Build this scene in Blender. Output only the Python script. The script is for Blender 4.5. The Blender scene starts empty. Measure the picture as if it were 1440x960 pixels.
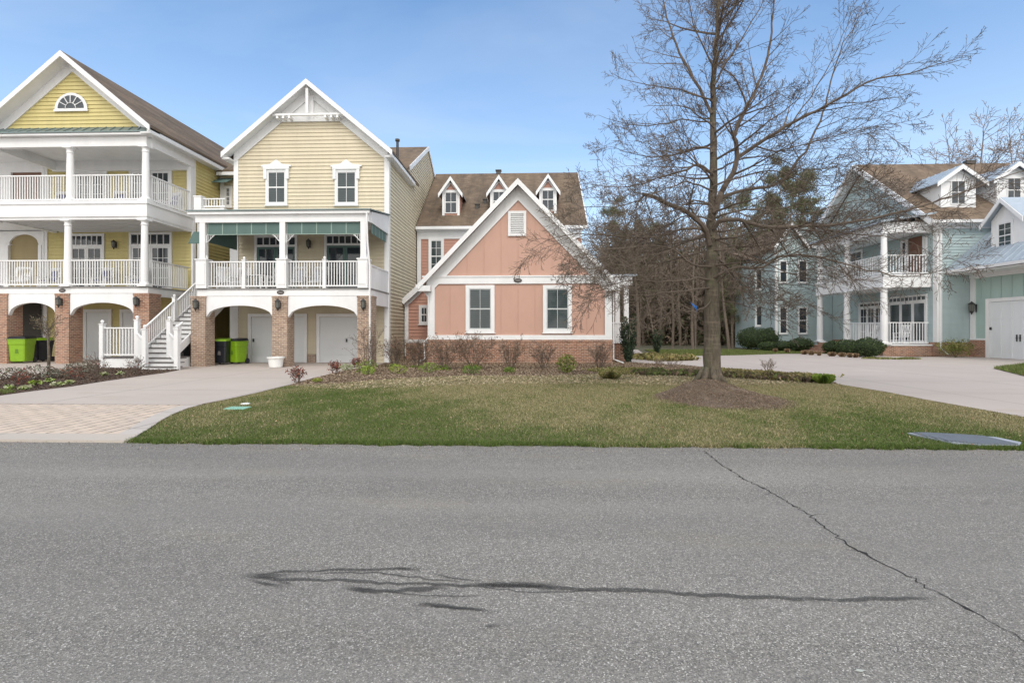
import bpy, math, random
import numpy as np
from mathutils import Vector, Matrix, noise as mnoise
PI = math.pi
rnd = random.Random(7)
scene = bpy.context.scene
COL = scene.collection

# ------------------------------------------------------------------ survey helpers
# the street was surveyed from one spot: these turn sight lines into world points
TH = math.atan(26 / 720.0); SN, CS = math.sin(TH), math.cos(TH)
EYE = 1.5; HZ = 465.0; F = 720.0
def at(px, py, Y):
    u = (px - 720) / F; t = Y / (CS + SN * u)
    return Vector((t * (-SN + CS * u), Y, EYE + t * (HZ - py) / F))
def gnd(px, py, z=0.0):
    t = (EYE - z) * F / (py - HZ); u = (px - 720) / F
    return Vector((t * (-SN + CS * u), t * (CS + SN * u), z))
def Xp(px, Y): return at(px, HZ, Y).x
def Zp(px, py, Y): return at(px, py, Y).z
def Yat(px, X):
    u = (px - 720) / F
    return X * (CS + SN * u) / (CS * u - SN)

# ------------------------------------------------------------------ object helpers
def tag(o, label=None, cat=None, group=None, kind=None):
    if label: o['label'] = label
    if cat: o['category'] = cat
    if group: o['group'] = group
    if kind: o['kind'] = kind
    return o
def thing(name, label, cat, loc=(0, 0, 0), group=None, rz=0.0):
    o = bpy.data.objects.new(name, None); COL.objects.link(o)
    o.location = loc; o.rotation_euler = (0, 0, rz); o.empty_display_size = 0.2
    return tag(o, label, cat, group)
def copy_tree(o, parent=None):
    c = o.copy(); COL.objects.link(c)
    if parent: c.parent = parent
    for ch in list(o.children): copy_tree(ch, c)
    return c

class MB:
    def __init__(s): s.v = []; s.f = []; s.uv = None
    def add(s, vs, fs):
        n = len(s.v); s.v.extend([tuple(p) for p in vs]); s.f.extend([tuple(i + n for i in f) for f in fs])
    def hexa(s, c):   # 8 corners, bottom ring then top ring
        s.add(c, [(0, 3, 2, 1), (4, 5, 6, 7), (0, 1, 5, 4), (1, 2, 6, 5), (2, 3, 7, 6), (3, 0, 4, 7)])
    def box(s, x0, x1, y0, y1, z0, z1):
        s.hexa([(x0, y0, z0), (x1, y0, z0), (x1, y1, z0), (x0, y1, z0), (x0, y0, z1), (x1, y0, z1), (x1, y1, z1), (x0, y1, z1)])
    def obox(s, T, u0, u1, o0, o1, z0, z1):
        s.hexa([T(u0, o1, z0), T(u1, o1, z0), T(u1, o0, z0), T(u0, o0, z0), T(u0, o1, z1), T(u1, o1, z1), T(u1, o0, z1), T(u0, o0, z1)])
    def beam(s, p, q, w, h, up=(0, 0, 1)):
        p = Vector(p); q = Vector(q); d = (q - p).normalized(); up = Vector(up)
        sd = d.cross(up)
        if sd.length < 1e-4: sd = d.cross(Vector((1, 0, 0)))
        sd.normalize(); u = sd.cross(d).normalized()
        a = sd * (w / 2); b = u * (h / 2)
        s.hexa([p - a - b, p + a - b, q + a - b, q - a - b, p - a + b, p + a + b, q + a + b, q - a + b])
    def chev(s, T, xc, zt, hw, drop, h, o0, o1):   # two rake boards mitred at the peak
        for sg in (-1, 1):
            xe = xc + sg * hw
            s.hexa([T(xc, o1, zt - h), T(xe, o1, zt - drop - h), T(xe, o0, zt - drop - h), T(xc, o0, zt - h), T(xc, o1, zt), T(xe, o1, zt - drop), T(xe, o0, zt - drop), T(xc, o0, zt)])
    def prism(s, pts, T, o0, o1):   # pts (u,z) outline, extruded along the wall normal
        n = len(pts); vs = [T(u, o0, z) for u, z in pts] + [T(u, o1, z) for u, z in pts]
        fs = [tuple(range(n)), tuple(range(2 * n - 1, n - 1, -1))]
        for i in range(n): j = (i + 1) % n; fs.append((i, j, n + j, n + i))
        s.add(vs, fs)
    def slab(s, pts, th):           # any planar ring of 3d points, given thickness downwards
        n = len(pts); pts = [Vector(p) for p in pts]; lo = [p - Vector((0, 0, th)) for p in pts]
        fs = [tuple(range(n)), tuple(range(2 * n - 1, n - 1, -1))]
        for i in range(n): j = (i + 1) % n; fs.append((i, n + i, n + j, j))
        s.add(pts + lo, fs)
    def lathe(s, x, y, prof, n=16):  # prof list of (r,z)
        vs = []; fs = []
        for r, z in prof:
            for k in range(n): a = 2 * PI * k / n; vs.append((x + r * math.cos(a), y + r * math.sin(a), z))
        for i in range(len(prof) - 1):
            for k in range(n): k2 = (k + 1) % n; fs.append((i * n + k, i * n + k2, (i + 1) * n + k2, (i + 1) * n + k))
        fs.append(tuple(range(n - 1, -1, -1))); m = (len(prof) - 1) * n; fs.append(tuple(m + k for k in range(n)))
        s.add(vs, fs)
    def tube(s, pts, rad, n=5):
        pts = [Vector(p) for p in pts]; L = len(pts); vs = []; fs = []
        ref = None
        for i, p in enumerate(pts):
            d = (pts[min(i + 1, L - 1)] - pts[max(i - 1, 0)])
            if d.length < 1e-6: d = Vector((0, 0, 1))
            d.normalize()
            if ref is None: ref = Vector((0, 0, 1)) if abs(d.z) < .9 else Vector((1, 0, 0))
            a = d.cross(ref)
            if a.length < 1e-3: a = d.cross(Vector((0.3, 1, 0.2)))
            a.normalize(); b = d.cross(a); r = rad[i]
            for k in range(n):
                t = 2 * PI * k / n; q = p + a * (r * math.cos(t)) + b * (r * math.sin(t)); vs.append((q.x, q.y, q.z))
        for i in range(L - 1):
            for k in range(n): k2 = (k + 1) % n; fs.append((i * n + k, (i + 1) * n + k, (i + 1) * n + k2, i * n + k2))
        fs.append(tuple(range(n))); fs.append(tuple((L - 1) * n + k for k in range(n - 1, -1, -1)))
        s.add(vs, fs)
    def quad(s, a, b, c, d): s.add([a, b, c, d], [(0, 1, 2, 3)])
    def build(s, name, mat, parent=None, smooth=False, local=False, bevel=0):
        me = bpy.data.meshes.new(name); me.from_pydata(s.v, [], s.f); me.update()
        if smooth: me.polygons.foreach_set('use_smooth', [True] * len(me.polygons))
        me.materials.append(mat)
        o = bpy.data.objects.new(name, me); COL.objects.link(o)
        if parent:
            o.parent = parent
            if not local:
                p = parent
                m = Matrix.Identity(4)
                if p.parent is None:
                    m = Matrix.Translation(p.location).inverted()
                o.matrix_parent_inverse = m
        if bevel:
            b = o.modifiers.new('bevel', 'BEVEL'); b.width = bevel; b.segments = 2; b.limit_method = 'ANGLE'
        return o

def TF(Y): return lambda u, o, z: Vector((u, Y - o, z))       # wall facing the street
def TL(X): return lambda u, o, z: Vector((X - o, u, z))       # wall facing left
def TR(X): return lambda u, o, z: Vector((X + o, u, z))       # wall facing right

def fast_mesh(name, V, Fq, mat, parent=None, nv=4, colors=None, local=False):
    V = np.asarray(V, dtype=np.float32); Fq = np.asarray(Fq, dtype=np.int32)
    me = bpy.data.meshes.new(name); me.vertices.add(len(V)); me.vertices.foreach_set('co', V.ravel())
    me.loops.add(Fq.size); me.loops.foreach_set('vertex_index', Fq.ravel())
    me.polygons.add(len(Fq)); me.polygons.foreach_set('loop_start', np.arange(0, Fq.size, nv, dtype=np.int32))
    me.update(calc_edges=True); me.validate()
    if colors is not None:
        ca = me.color_attributes.new('tint', 'FLOAT_COLOR', 'POINT'); ca.data.foreach_set('color', np.asarray(colors, dtype=np.float32).ravel())
    me.materials.append(mat)
    o = bpy.data.objects.new(name, me); COL.objects.link(o)
    if parent:
        o.parent = parent
        if not local: o.matrix_parent_inverse = Matrix.Translation(parent.location).inverted()
    return o

# ------------------------------------------------------------------ materials
class NT:
    def __init__(s, name):
        s.m = bpy.data.materials.new(name); s.m.use_nodes = True; s.t = s.m.node_tree
        s.b = s.t.nodes['Principled BSDF']; s.x = -200
    def n(s, typ, **kw):
        o = s.t.nodes.new(typ); s.x -= 150; o.location = (s.x, 0)
        for k, v in kw.items():
            if k[0] == '_': setattr(o, k[1:], v)
            else: o.inputs[k.replace('__', ' ')].default_value = v
        return o
    def l(s, a, b): s.t.links.new(a, b)
    def coord(s, scale=(1, 1, 1), rot=(0, 0, 0)):
        c = s.n('ShaderNodeTexCoord'); m = s.n('ShaderNodeMapping'); m.inputs['Scale'].default_value = scale; m.inputs['Rotation'].default_value = rot
        s.l(c.outputs['Object'], m.inputs['Vector']); return m.outputs['Vector']
    def noise(s, vec, scale, detail=4, rough=.6):
        o = s.n('ShaderNodeTexNoise'); o.inputs['Scale'].default_value = scale; o.inputs['Detail'].default_value = detail; o.inputs['Roughness'].default_value = rough
        if vec is not None: s.l(vec, o.inputs['Vector'])
        return o.outputs['Fac']
    def ramp(s, fac, stops):
        r = s.n('ShaderNodeValToRGB'); e = r.color_ramp.elements
        while len(e) < len(stops): e.new(.5)
        for i, (p, c) in enumerate(stops):
            e[i].position = p; e[i].color = (*c, 1) if not isinstance(c, (int, float)) else (c, c, c, 1)
        s.l(fac, r.inputs['Fac']); return r.outputs['Color']
    def mix(s, fac, a, b, mode='MIX'):
        o = s.n('ShaderNodeMix', _data_type='RGBA', _blend_type=mode)
        for sock, v in ((o.inputs[0], fac), (o.inputs[6], a), (o.inputs[7], b)):
            if isinstance(v, (int, float)): sock.default_value = v
            elif isinstance(v, tuple): sock.default_value = (*v, 1)
            else: s.l(v, sock)
        return o.outputs[2]
    def math(s, op, a, b=0.0, clamp=False):
        o = s.n('ShaderNodeMath', _operation=op, _use_clamp=clamp)
        for sock, v in ((o.inputs[0], a), (o.inputs[1], b)):
            if isinstance(v, (int, float)): sock.default_value = v
            else: s.l(v, sock)
        return o.outputs[0]
    def bump(s, h, strength=.3, dist=.01):
        o = s.n('ShaderNodeBump'); o.inputs['Strength'].default_value = strength; o.inputs['Distance'].default_value = dist
        s.l(h, o.inputs['Height']); s.l(o.outputs['Normal'], s.b.inputs['Normal'])
    def base(s, c):
        if isinstance(c, tuple): s.b.inputs['Base Color'].default_value = (*c, 1)
        else: s.l(c, s.b.inputs['Base Color'])
    def rough(s, r):
        if isinstance(r, (int, float)): s.b.inputs['Roughness'].default_value = r
        else: s.l(r, s.b.inputs['Roughness'])

def sc(c, k): return tuple(min(1, x * k) for x in c)
def paint(name, c, rough=.5, var=.12, scale=1.3, bump=.05):
    t = NT(name); v = t.coord((1, 1, .5)); f = t.noise(v, scale, 6, .65); f2 = t.noise(v, scale * 14, 3)
    col = t.ramp(f, [(.3, sc(c, 1 - var)), (.7, sc(c, 1 + var * .3))])
    col = t.mix(t.math('MULTIPLY', f2, .12), col, sc(c, .6)); t.base(col); t.rough(rough)
    if bump: t.bump(t.noise(v, 40, 2), bump, .004)
    return t.m
def siding_mat(name, c):
    t = NT(name); v = t.coord((.35, .35, 5.5)); per = t.noise(v, 1.0, 1)      # plank to plank
    v2 = t.coord((1, 1, .25)); st = t.noise(v2, 2.2, 6, .7)
    col = t.mix(per, sc(c, .90), sc(c, 1.07)); col = t.mix(t.ramp(st, [(.35, .0), (.75, .5)]), col, sc(c, .70))
    t.base(col); t.rough(.55); t.bump(t.noise(t.coord((3, 3, 60)), 1.5, 2), .08, .004); return t.m
def brick_mat(name, c1, c2, mortar, scale=1.0):
    t = NT(name); c = t.n('ShaderNodeTexCoord'); sp = t.n('ShaderNodeSeparateXYZ'); t.l(c.outputs['Object'], sp.inputs[0])
    cb = t.n('ShaderNodeCombineXYZ'); t.l(t.math('ADD', sp.outputs['X'], sp.outputs['Y']), cb.inputs['X']); t.l(sp.outputs['Z'], cb.inputs['Y'])
    b = t.n('ShaderNodeTexBrick'); t.l(cb.outputs[0], b.inputs['Vector'])
    b.inputs['Scale'].default_value = scale; b.inputs['Brick Width'].default_value = .215; b.inputs['Row Height'].default_value = .075
    b.inputs['Mortar Size'].default_value = .010; b.inputs['Mortar Smooth'].default_value = .3; b.inputs['Bias'].default_value = .0
    b.inputs['Color1'].default_value = (*c1, 1); b.inputs['Color2'].default_value = (*c2, 1); b.inputs['Mortar'].default_value = (*mortar, 1)
    n = t.noise(t.coord((6, 6, 18)), 1.4, 3, .7)
    col = t.mix(t.ramp(n, [(.42, .0), (.7, .6)]), b.outputs['Color'], sc(c1, .45))
    n2 = t.noise(t.coord(), 1.1, 4); col = t.mix(t.ramp(n2, [(.4, 0.0), (.8, .35)]), col, sc(mortar, .8))
    t.base(col); t.rough(.9); t.bump(t.math('MULTIPLY', b.outputs['Fac'], -1), .6, .012); return t.m
def shingle_mat(name, c):
    t = NT(name); c0 = t.n('ShaderNodeTexCoord'); sp = t.n('ShaderNodeSeparateXYZ'); t.l(c0.outputs['Object'], sp.inputs[0])
    cb = t.n('ShaderNodeCombineXYZ'); t.l(t.math('ADD', sp.outputs['X'], t.math('MULTIPLY', sp.outputs['Y'], .63)), cb.inputs['X']); t.l(sp.outputs['Z'], cb.inputs['Y'])
    b = t.n('ShaderNodeTexBrick'); t.l(cb.outputs[0], b.inputs['Vector']); b.inputs['Scale'].default_value = 1
    b.inputs['Brick Width'].default_value = .3; b.inputs['Row Height'].default_value = .095; b.inputs['Mortar Size'].default_value = .006; b.inputs['Mortar Smooth'].default_value = .6
    b.inputs['Color1'].default_value = (*sc(c, 1.22), 1); b.inputs['Color2'].default_value = (*sc(c, .75), 1); b.inputs['Mortar'].default_value = (*sc(c, .45), 1)
    # algae runs: long in the fall direction
    st = t.noise(t.coord((1.1, .18, .14)), 1.6, 5, .65); bl = t.noise(t.coord(), .5, 4)
    col = t.mix(t.ramp(st, [(.40, .0), (.66, .8)]), b.outputs['Color'], sc(c, .42))
    col = t.mix(t.ramp(bl, [(.45, .0), (.75, .55)]), col, (c[0] * 1.35, c[1] * 1.28, c[2] * 1.15))
    t.base(col); t.rough(.95); t.bump(t.noise(t.coord(), 60, 3), .3, .01); return t.m
def plain(name, c, rough=.5, metal=0.0, spec=.5):
    t = NT(name); v = t.coord(); f = t.noise(v, 6, 4)
    t.base(t.ramp(f, [(.3, sc(c, .88)), (.7, sc(c, 1.06))])); t.rough(rough); t.b.inputs['Metallic'].default_value = metal
    t.b.inputs['Specular IOR Level'].default_value = spec; return t.m
def glass_mat(name, top, blind=.0, slat=26):
    t = NT(name); sp = t.n('ShaderNodeSeparateXYZ'); c = t.n('ShaderNodeTexCoord'); t.l(c.outputs['Object'], sp.inputs[0])
    wv = t.math('PINGPONG', t.math('MULTIPLY', sp.outputs['Z'], slat), 1.0)
    n = t.noise(t.coord((1.2, 1.2, .8)), 1.3, 3)
    col = t.mix(t.ramp(n, [(.35, 0.0), (.7, .8)]), top, sc(top, .45))
    col = t.mix(t.math('MULTIPLY', wv, blind), col, sc(top, 2.4)); t.base(col); t.rough(.06); t.b.inputs['IOR'].default_value = 1.5
    t.b.inputs['Specular IOR Level'].default_value = .6
    t.bump(t.noise(t.coord(), 1.1, 1), .06, .05); return t.m
def tint_mat(name, rough=.8, trans=0.0):
    t = NT(name); a = t.n('ShaderNodeAttribute', _attribute_name='tint'); t.base(a.outputs['Color']); t.rough(rough)
    t.b.inputs['Specular IOR Level'].default_value = .25; return t.m

M = {}
M['white'] = paint('white_paint', (.80, .80, .80), .45, .13, .9)
M['white_grey'] = paint('greyer_white_paint', (.70, .70, .69), .6, .06)  # slightly greyer white, on the joists and the gable panel
M['yellow'] = siding_mat('yellow_siding', (.60, .515, .225))
M['cream'] = siding_mat('cream_siding', (.64, .565, .415))
M['pinklap'] = siding_mat('coral_lap_siding', (.48, .25, .185))
M['pink'] = paint('coral_panel_paint', (.535, .325, .25), .6, .08, .8)
M['teal'] = siding_mat('seafoam_siding', (.425, .52, .525))
M['tealpanel'] = paint('seafoam_panel_paint', (.38, .50, .46), .6, .06)
M['shadewall'] = siding_mat('passage_shade_siding', (.030, .023, .014))  # near-black colour stands in for the shade of a deep passage
M['bricktan'] = brick_mat('tan_brick', (.42, .28, .195), (.22, .13, .09), (.56, .49, .41))
M['brickred'] = brick_mat('red_brick', (.42, .20, .12), (.19, .085, .055), (.50, .42, .34))
M['drain'] = plain('drain_concrete', (.33, .36, .41), .8)
M['shingle'] = shingle_mat('brown_shingle', (.17, .125, .088))
M['shingle_tan'] = shingle_mat('tan_shingle', (.185, .135, .095))
M['seam'] = plain('pale_metal_roof', (.40, .46, .52), .4, .2)
M['seamgreen'] = plain('grey_green_metal_roof', (.17, .22, .22), .4, .2)
M['glass'] = glass_mat('window_glass', (.035, .045, .055), .10)
M['glassblind'] = glass_mat('glass_over_blinds', (.035, .05, .052), .25, 20)
M['garage'] = paint('white_garage_door', (.72, .74, .75), .45, .05)
M['door'] = paint('grey_door_paint', (.52, .54, .54), .5, .05)
M['awning'] = paint('green_awning_canvas', (.10, .165, .15), .8, .15)
M['awningtrim'] = paint('pale_green_piping', (.32, .42, .36), .8, .1)
M['deck'] = plain('grey_deck_boards', (.25, .24, .23), .7)
M['iron'] = plain('black_iron', (.035, .035, .035), .5)
M['lampglass'] = plain('lantern_glass', (.13, .13, .115), .15)
M['plaque'] = plain('dark_bronze_plaque', (.045, .035, .032), .5)
M['plaquerim'] = plain('pale_plaque_face', (.16, .145, .14), .6)
M['darkvoid'] = plain('dark_interior', (.03, .025, .02), .9)
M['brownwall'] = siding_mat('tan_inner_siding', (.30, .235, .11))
M['reddoor'] = paint('brown_wood_door', (.16, .07, .04), .5, .15)
M['rust'] = plain('vent_pipe', (.06, .055, .05), .6)
M['lime'] = plain('lime_plastic', (.22, .40, .012), .45)
M['blackplastic'] = plain('black_plastic', (.016, .018, .024), .38)
M['pot'] = plain('white_plastic', (.78, .78, .76), .4)
M['soil'] = plain('potting_soil', (.05, .035, .025), 1)
M['cushion'] = plain('navy_cushion', (.05, .055, .16), .9)
M['greylite'] = plain('grey_cushion', (.5, .52, .56), .9)
M['lid'] = plain('pale_green_lid', (.24, .48, .38), .7)
M['bluetarp'] = plain('blue_tarp', (.01, .11, .38), .6)
M['tread'] = plain('weathered_tread', (.12, .11, .105), .8)
M['curtain'] = plain('pale_curtain', (.42, .44, .40), .8)

def bark(name, c1, c2):
    t = NT(name); n = t.noise(t.coord((9, 9, 2.2)), 2.0, 6, .7); m = t.noise(t.coord(), 2.2, 4)
    rings = t.noise(t.coord((1.5, 1.5, 14)), 1.2, 3, .6)
    col = t.mix(t.ramp(n, [(.3, 0.0), (.7, 1.0)]), c2, c1); col = t.mix(t.ramp(m, [(.5, 0.0), (.72, .5)]), col, (.12, .13, .07))
    col = t.mix(t.ramp(rings, [(.55, 0.0), (.68, .45)]), col, sc(c1, 1.5))
    t.base(col); t.rough(.95); t.bump(n, .7, .03); return t.m
M['bark'] = bark('oak_bark', (.16, .13, .095), (.055, .043, .032))
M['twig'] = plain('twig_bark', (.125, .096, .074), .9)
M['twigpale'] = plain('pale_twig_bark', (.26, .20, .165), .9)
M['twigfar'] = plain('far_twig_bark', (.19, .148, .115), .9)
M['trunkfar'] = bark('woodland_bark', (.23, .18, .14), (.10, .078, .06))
M['tint'] = tint_mat('foliage_tint')

# asphalt
t = NT('worn_asphalt'); v = t.coord()
vo = t.n('ShaderNodeTexVoronoi'); vo.inputs['Scale'].default_value = 170; t.l(v, vo.inputs['Vector'])
spk = t.n('ShaderNodeSeparateColor'); t.l(vo.outputs['Color'], spk.inputs[0])
vo2 = t.n('ShaderNodeTexVoronoi'); vo2.inputs['Scale'].default_value = 85; t.l(v, vo2.inputs['Vector'])
spk2 = t.n('ShaderNodeSeparateColor'); t.l(vo2.outputs['Color'], spk2.inputs[0])
col = t.ramp(spk.outputs[0], [(0, (.10, .097, .092)), (.5, (.222, .208, .187)), (.88, (.295, .277, .25)), (.95, (.46, .44, .41)), (1, (.70, .67, .62))])
col = t.mix(t.ramp(spk2.outputs[1], [(.95, 0.0), (.97, .5)]), col, (.42, .40, .37))
col = t.mix(t.ramp(spk2.outputs[2], [(.90, 0.0), (.94, .45)]), col, (.085, .082, .078))
big = t.noise(t.coord((.25, .9, 1)), .6, 5, .6); col = t.mix(t.ramp(big, [(.32, .5), (.62, 0.0)]), col, (.13, .125, .12))
wear = t.noise(t.coord((.06, .8, 1)), 1.1, 3, .5); col = t.mix(t.ramp(wear, [(.42, 0.0), (.66, .30)]), col, (.33, .315, .29))
warm = t.noise(t.coord((.3, .9, 1)), 1.7, 4); spot = t.noise(t.coord((1, 1.6, 1)), 2.6, 4, .7); col = t.mix(t.ramp(spot, [(.60, 0.0), (.74, .38)]), col, (.12, .115, .108))
col = t.mix(t.ramp(warm, [(.55, 0.0), (.8, .22)]), col, (.30, .25, .16))
t.base(col); t.rough(.9); t.b.inputs['Specular IOR Level'].default_value = .3
h = t.math('ADD', vo.outputs['Distance'], t.math('MULTIPLY', t.noise(v, 60, 3), .6)); t.bump(h, .55, .006)
M['asphalt'] = t.m
# concrete
def concrete(name, c, w, hgt, off=(0, 0), rot=0):
    t = NT(name); v = t.coord((1, 1, 1), (0, 0, rot)); b = t.n('ShaderNodeTexBrick'); t.l(v, b.inputs['Vector']); b.offset = 0.0
    b.inputs['Scale'].default_value = 1; b.inputs['Brick Width'].default_value = w; b.inputs['Row Height'].default_value = hgt
    b.inputs['Mortar Size'].default_value = .022; b.inputs['Color1'].default_value = (*c, 1); b.inputs['Color2'].default_value = (*sc(c, .93), 1); b.inputs['Mortar'].default_value = (*sc(c, .45), 1)
    n = t.noise(t.coord(), .7, 6, .65); col = t.mix(t.ramp(n, [(.35, .45), (.65, 0.0)]), b.outputs['Color'], sc(c, .72))
    n2 = t.noise(t.coord(), 90, 2); col = t.mix(t.math('MULTIPLY', n2, .25), col, sc(c, .65))
    n3 = t.noise(t.coord((.5, 2.2, 1)), .8, 5, .7); col = t.mix(t.ramp(n3, [(.54, 0.0), (.70, .5)]), col, (c[0] * .72, c[1] * .64, c[2] * .55))
    n4 = t.noise(t.coord((1, 1, 1)), .35, 3); col = t.mix(t.ramp(n4, [(.42, 0.0), (.62, .38)]), col, sc(c, .74)); t.base(col); t.rough(.85); t.bump(n2, .25, .003); return t.m
M['concrete'] = concrete('driveway_concrete', (.515, .45, .405), 3.3, 3.1)
M['walkconc'] = concrete('walk_concrete', (.54, .49, .45), 1.5, 1.5)
M['curb'] = concrete('curb_concrete', (.54, .48, .42), 2.5, 8.0)
def pavers(name):
    t = NT(name); c = t.n('ShaderNodeTexCoord'); sp = t.n('ShaderNodeSeparateXYZ'); wv = t.noise(t.coord(), 3, 2)
    t.l(c.outputs['Object'], sp.inputs[0]); X = t.math('ADD', t.math('MULTIPLY', sp.outputs['X'], 4.6), t.math('MULTIPLY', wv, .12)); Y = t.math('ADD', t.math('MULTIPLY', sp.outputs['Y'], 3.1), t.math('MULTIPLY', wv, .1))
    fx = t.math('FLOOR', X); jx = t.math('LESS_THAN', t.math('FRACT', X), .13)
    Y2 = t.math('ADD', Y, t.math('MULTIPLY', fx, .5)); jy = t.math('LESS_THAN', t.math('FRACT', Y2), .09); dash = t.ramp(t.noise(t.coord((1, 2.4, 1)), 2.2, 2), [(.40, .35), (.52, 1.0)])
    cell = t.n('ShaderNodeTexWhiteNoise', _noise_dimensions='2D'); cb = t.n('ShaderNodeCombineXYZ'); t.l(fx, cb.inputs['X']); t.l(t.math('FLOOR', Y2), cb.inputs['Y']); t.l(cb.outputs[0], cell.inputs['Vector'])
    base = t.mix(cell.outputs['Value'], (.58, .48, .40), (.66, .535, .43)); n = t.noise(t.coord(), 1.2, 5); base = t.mix(t.ramp(n, [(.35, .4), (.7, 0.0)]), base, (.44, .36, .29))
    m = t.math('MAXIMUM', t.math('MULTIPLY', jx, dash), t.math('MULTIPLY', jy, .5)); base = t.mix(m, base, (.10, .082, .065))
    n2 = t.noise(t.coord(), 70, 3); base = t.mix(t.math('MULTIPLY', n2, .3), base, (.40, .33, .27))
    t.base(base); t.rough(.9); t.bump(t.math('MULTIPLY', m, -1.0), .5, .01); return t.m
M['pavers'] = pavers('block_pavers')
# soils and turf
def soil(name, a, b, c):
    t = NT(name); n = t.noise(t.coord(), 3, 6, .7); n2 = t.noise(t.coord((1, 1, 1)), 45, 4, .75)
    col = t.mix(t.ramp(n, [(.35, 0.0), (.65, 1.0)]), a, b); col = t.mix(t.ramp(n2, [(.42, 0.0), (.68, .8)]), col, c)
    t.base(col); t.rough(1); t.bump(n2, 1.0, .03); return t.m
M['moundsoil'] = soil('mound_soil', (.10, .07, .048), (.19, .14, .10), (.26, .20, .15))
M['mulch'] = soil('mulch_soil', (.15, .105, .07), (.22, .165, .12), (.33, .26, .19))
M['mulchdark'] = soil('dark_mulch', (.065, .042, .032), (.095, .062, .045), (.15, .105, .075))
M['turf'] = soil('turf_soil', (.17, .16, .07), (.27, .23, .13), (.12, .13, .045))
M['farground'] = soil('far_ground', (.09, .085, .045), (.13, .11, .07), (.07, .07, .035))
M['crack'] = plain('crack_shadowless_tar', (.018, .017, .016), .9)
SUN_E, SUN_A, SKY_S, EXPO = 1.2, 20, .15, 0.14
SKY_VEIL, SKY_BASE, CLOUD, BACK_FILL, SKY_T = .95, .0, (6.3, 6.7, 7.1), (11.6, 11.3, 10.8), (.84, 1.22, 1.42)
# ------------------------------------------------------------------ building helpers
def clipz(poly, a, keep_above):
    out = []; n = len(poly)
    for i in range(n):
        p, q = poly[i], poly[(i + 1) % n]
        ip = (p[1] >= a) if keep_above else (p[1] <= a); iq = (q[1] >= a) if keep_above else (q[1] <= a)
        if ip: out.append(p)
        if ip != iq:
            k = (a - p[1]) / (q[1] - p[1]); out.append((p[0] + (q[0] - p[0]) * k, a))
    return out
def lap(mb, T, poly, h=.172, lip=.033):
    zs = [p[1] for p in poly]; z = min(zs); zt = max(zs)
    while z < zt - 1e-4:
        z1 = min(z + h, zt); pc = clipz(clipz(poly, z, True), z1, False)
        if len(pc) >= 3:
            off = [.004 + lip * (1 - (p[1] - z) / h) for p in pc]
            vs = [T(p[0], o, p[1]) for p, o in zip(pc, off)]; mb.add(vs, [tuple(range(len(vs)))])
            bt = [p for p in pc if abs(p[1] - z) < 1e-5]
            if len(bt) >= 2:
                u0 = min(b[0] for b in bt); u1 = max(b[0] for b in bt)
                mb.quad(T(u0, 0, z), T(u1, 0, z), T(u1, lip + .004, z), T(u0, lip + .004, z))
        z = z1
def R(px0, px1, py0, py1, Y):
    pm = (px0 + px1) / 2
    return Xp(px0, Y), Xp(px1, Y), Zp(pm, py1, Y), Zp(pm, py0, Y)
def window(root, T, u0, u1, z0, z1, trim=.1, cols=2, rows=2, meet=True, glass='glass', sash='white', name='window', sill=True, transom=None, base=0.0, mull=()):
    w = MB(); a = base
    w.obox(T, u0, u0 + trim, a - .01, a + .055, z0, z1); w.obox(T, u1 - trim, u1, a - .01, a + .055, z0, z1)
    w.obox(T, u0 + trim, u1 - trim, a - .01, a + .055, z1 - trim, z1); w.obox(T, u0 + trim, u1 - trim, a - .01, a + .055, z0, z0 + trim)
    if sill: w.obox(T, u0 - .04, u1 + .04, a + .0, a + .09, z0 - .04, z0 - .002)
    for m in mull: um = u0 + (u1 - u0) * m; w.obox(T, um - .045, um + .045, a - .005, a + .05, z0 + trim, z1 - trim)
    if transom: w.obox(T, u0 + trim, u1 - trim, a - .004, a + .048, transom - .05, transom + .05)
    wo = w.build(name, M['white'], root)
    s = MB(); iu0, iu1, iz0, iz1 = u0 + trim, u1 - trim, z0 + trim, z1 - trim; e = .045
    s.obox(T, iu0, iu0 + e, a + .004, a + .04, iz0, iz1); s.obox(T, iu1 - e, iu1, a + .004, a + .04, iz0, iz1)
    s.obox(T, iu0 + e, iu1 - e, a + .004, a + .04, iz1 - e, iz1); s.obox(T, iu0 + e, iu1 - e, a + .004, a + .04, iz0, iz0 + e)
    zm = (iz0 + iz1) / 2
    if meet: s.obox(T, iu0 + e, iu1 - e, a + .006, a + .042, zm - .03, zm + .03)
    mw = .011
    for c in range(1, cols): uu = iu0 + (iu1 - iu0) * c / cols; s.obox(T, uu - mw, uu + mw, a + .008, a + .036, iz0 + e, iz1 - e)
    for r in range(1, rows):
        zz = iz0 + (iz1 - iz0) * r / rows
        if meet and abs(zz - zm) < .02: continue
        s.obox(T, iu0 + e, iu1 - e, a + .009, a + .035, zz - mw, zz + mw)
    s.build('sash', M[sash], wo, local=True)
    g = MB(); g.obox(T, iu0 + .01, iu1 - .01, a + .0, a + .02, iz0 + .01, iz1 - .01); g.build('pane', M[glass], wo, local=True)
    return wo
def railing(root, p, q, h=.95, sp=.125, mat='white', name='railing', ends=True, bot=.1):
    p = Vector(p); q = Vector(q); m = MB(); d = q - p; L = math.hypot(d.x, d.y)
    up = Vector((0, 0, 1)); m.beam(p + up * h, q + up * h, .075, .05); m.beam(p + up * bot, q + up * bot, .05, .06)
    n = max(2, int(L / sp))
    for i in range(1, n):
        c = p + d * (i / n); m.box(c.x - .017, c.x + .017, c.y - .017, c.y + .017, c.z + bot + .02, c.z + h - .02)
    return m.build(name, M[mat], root)
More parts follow.
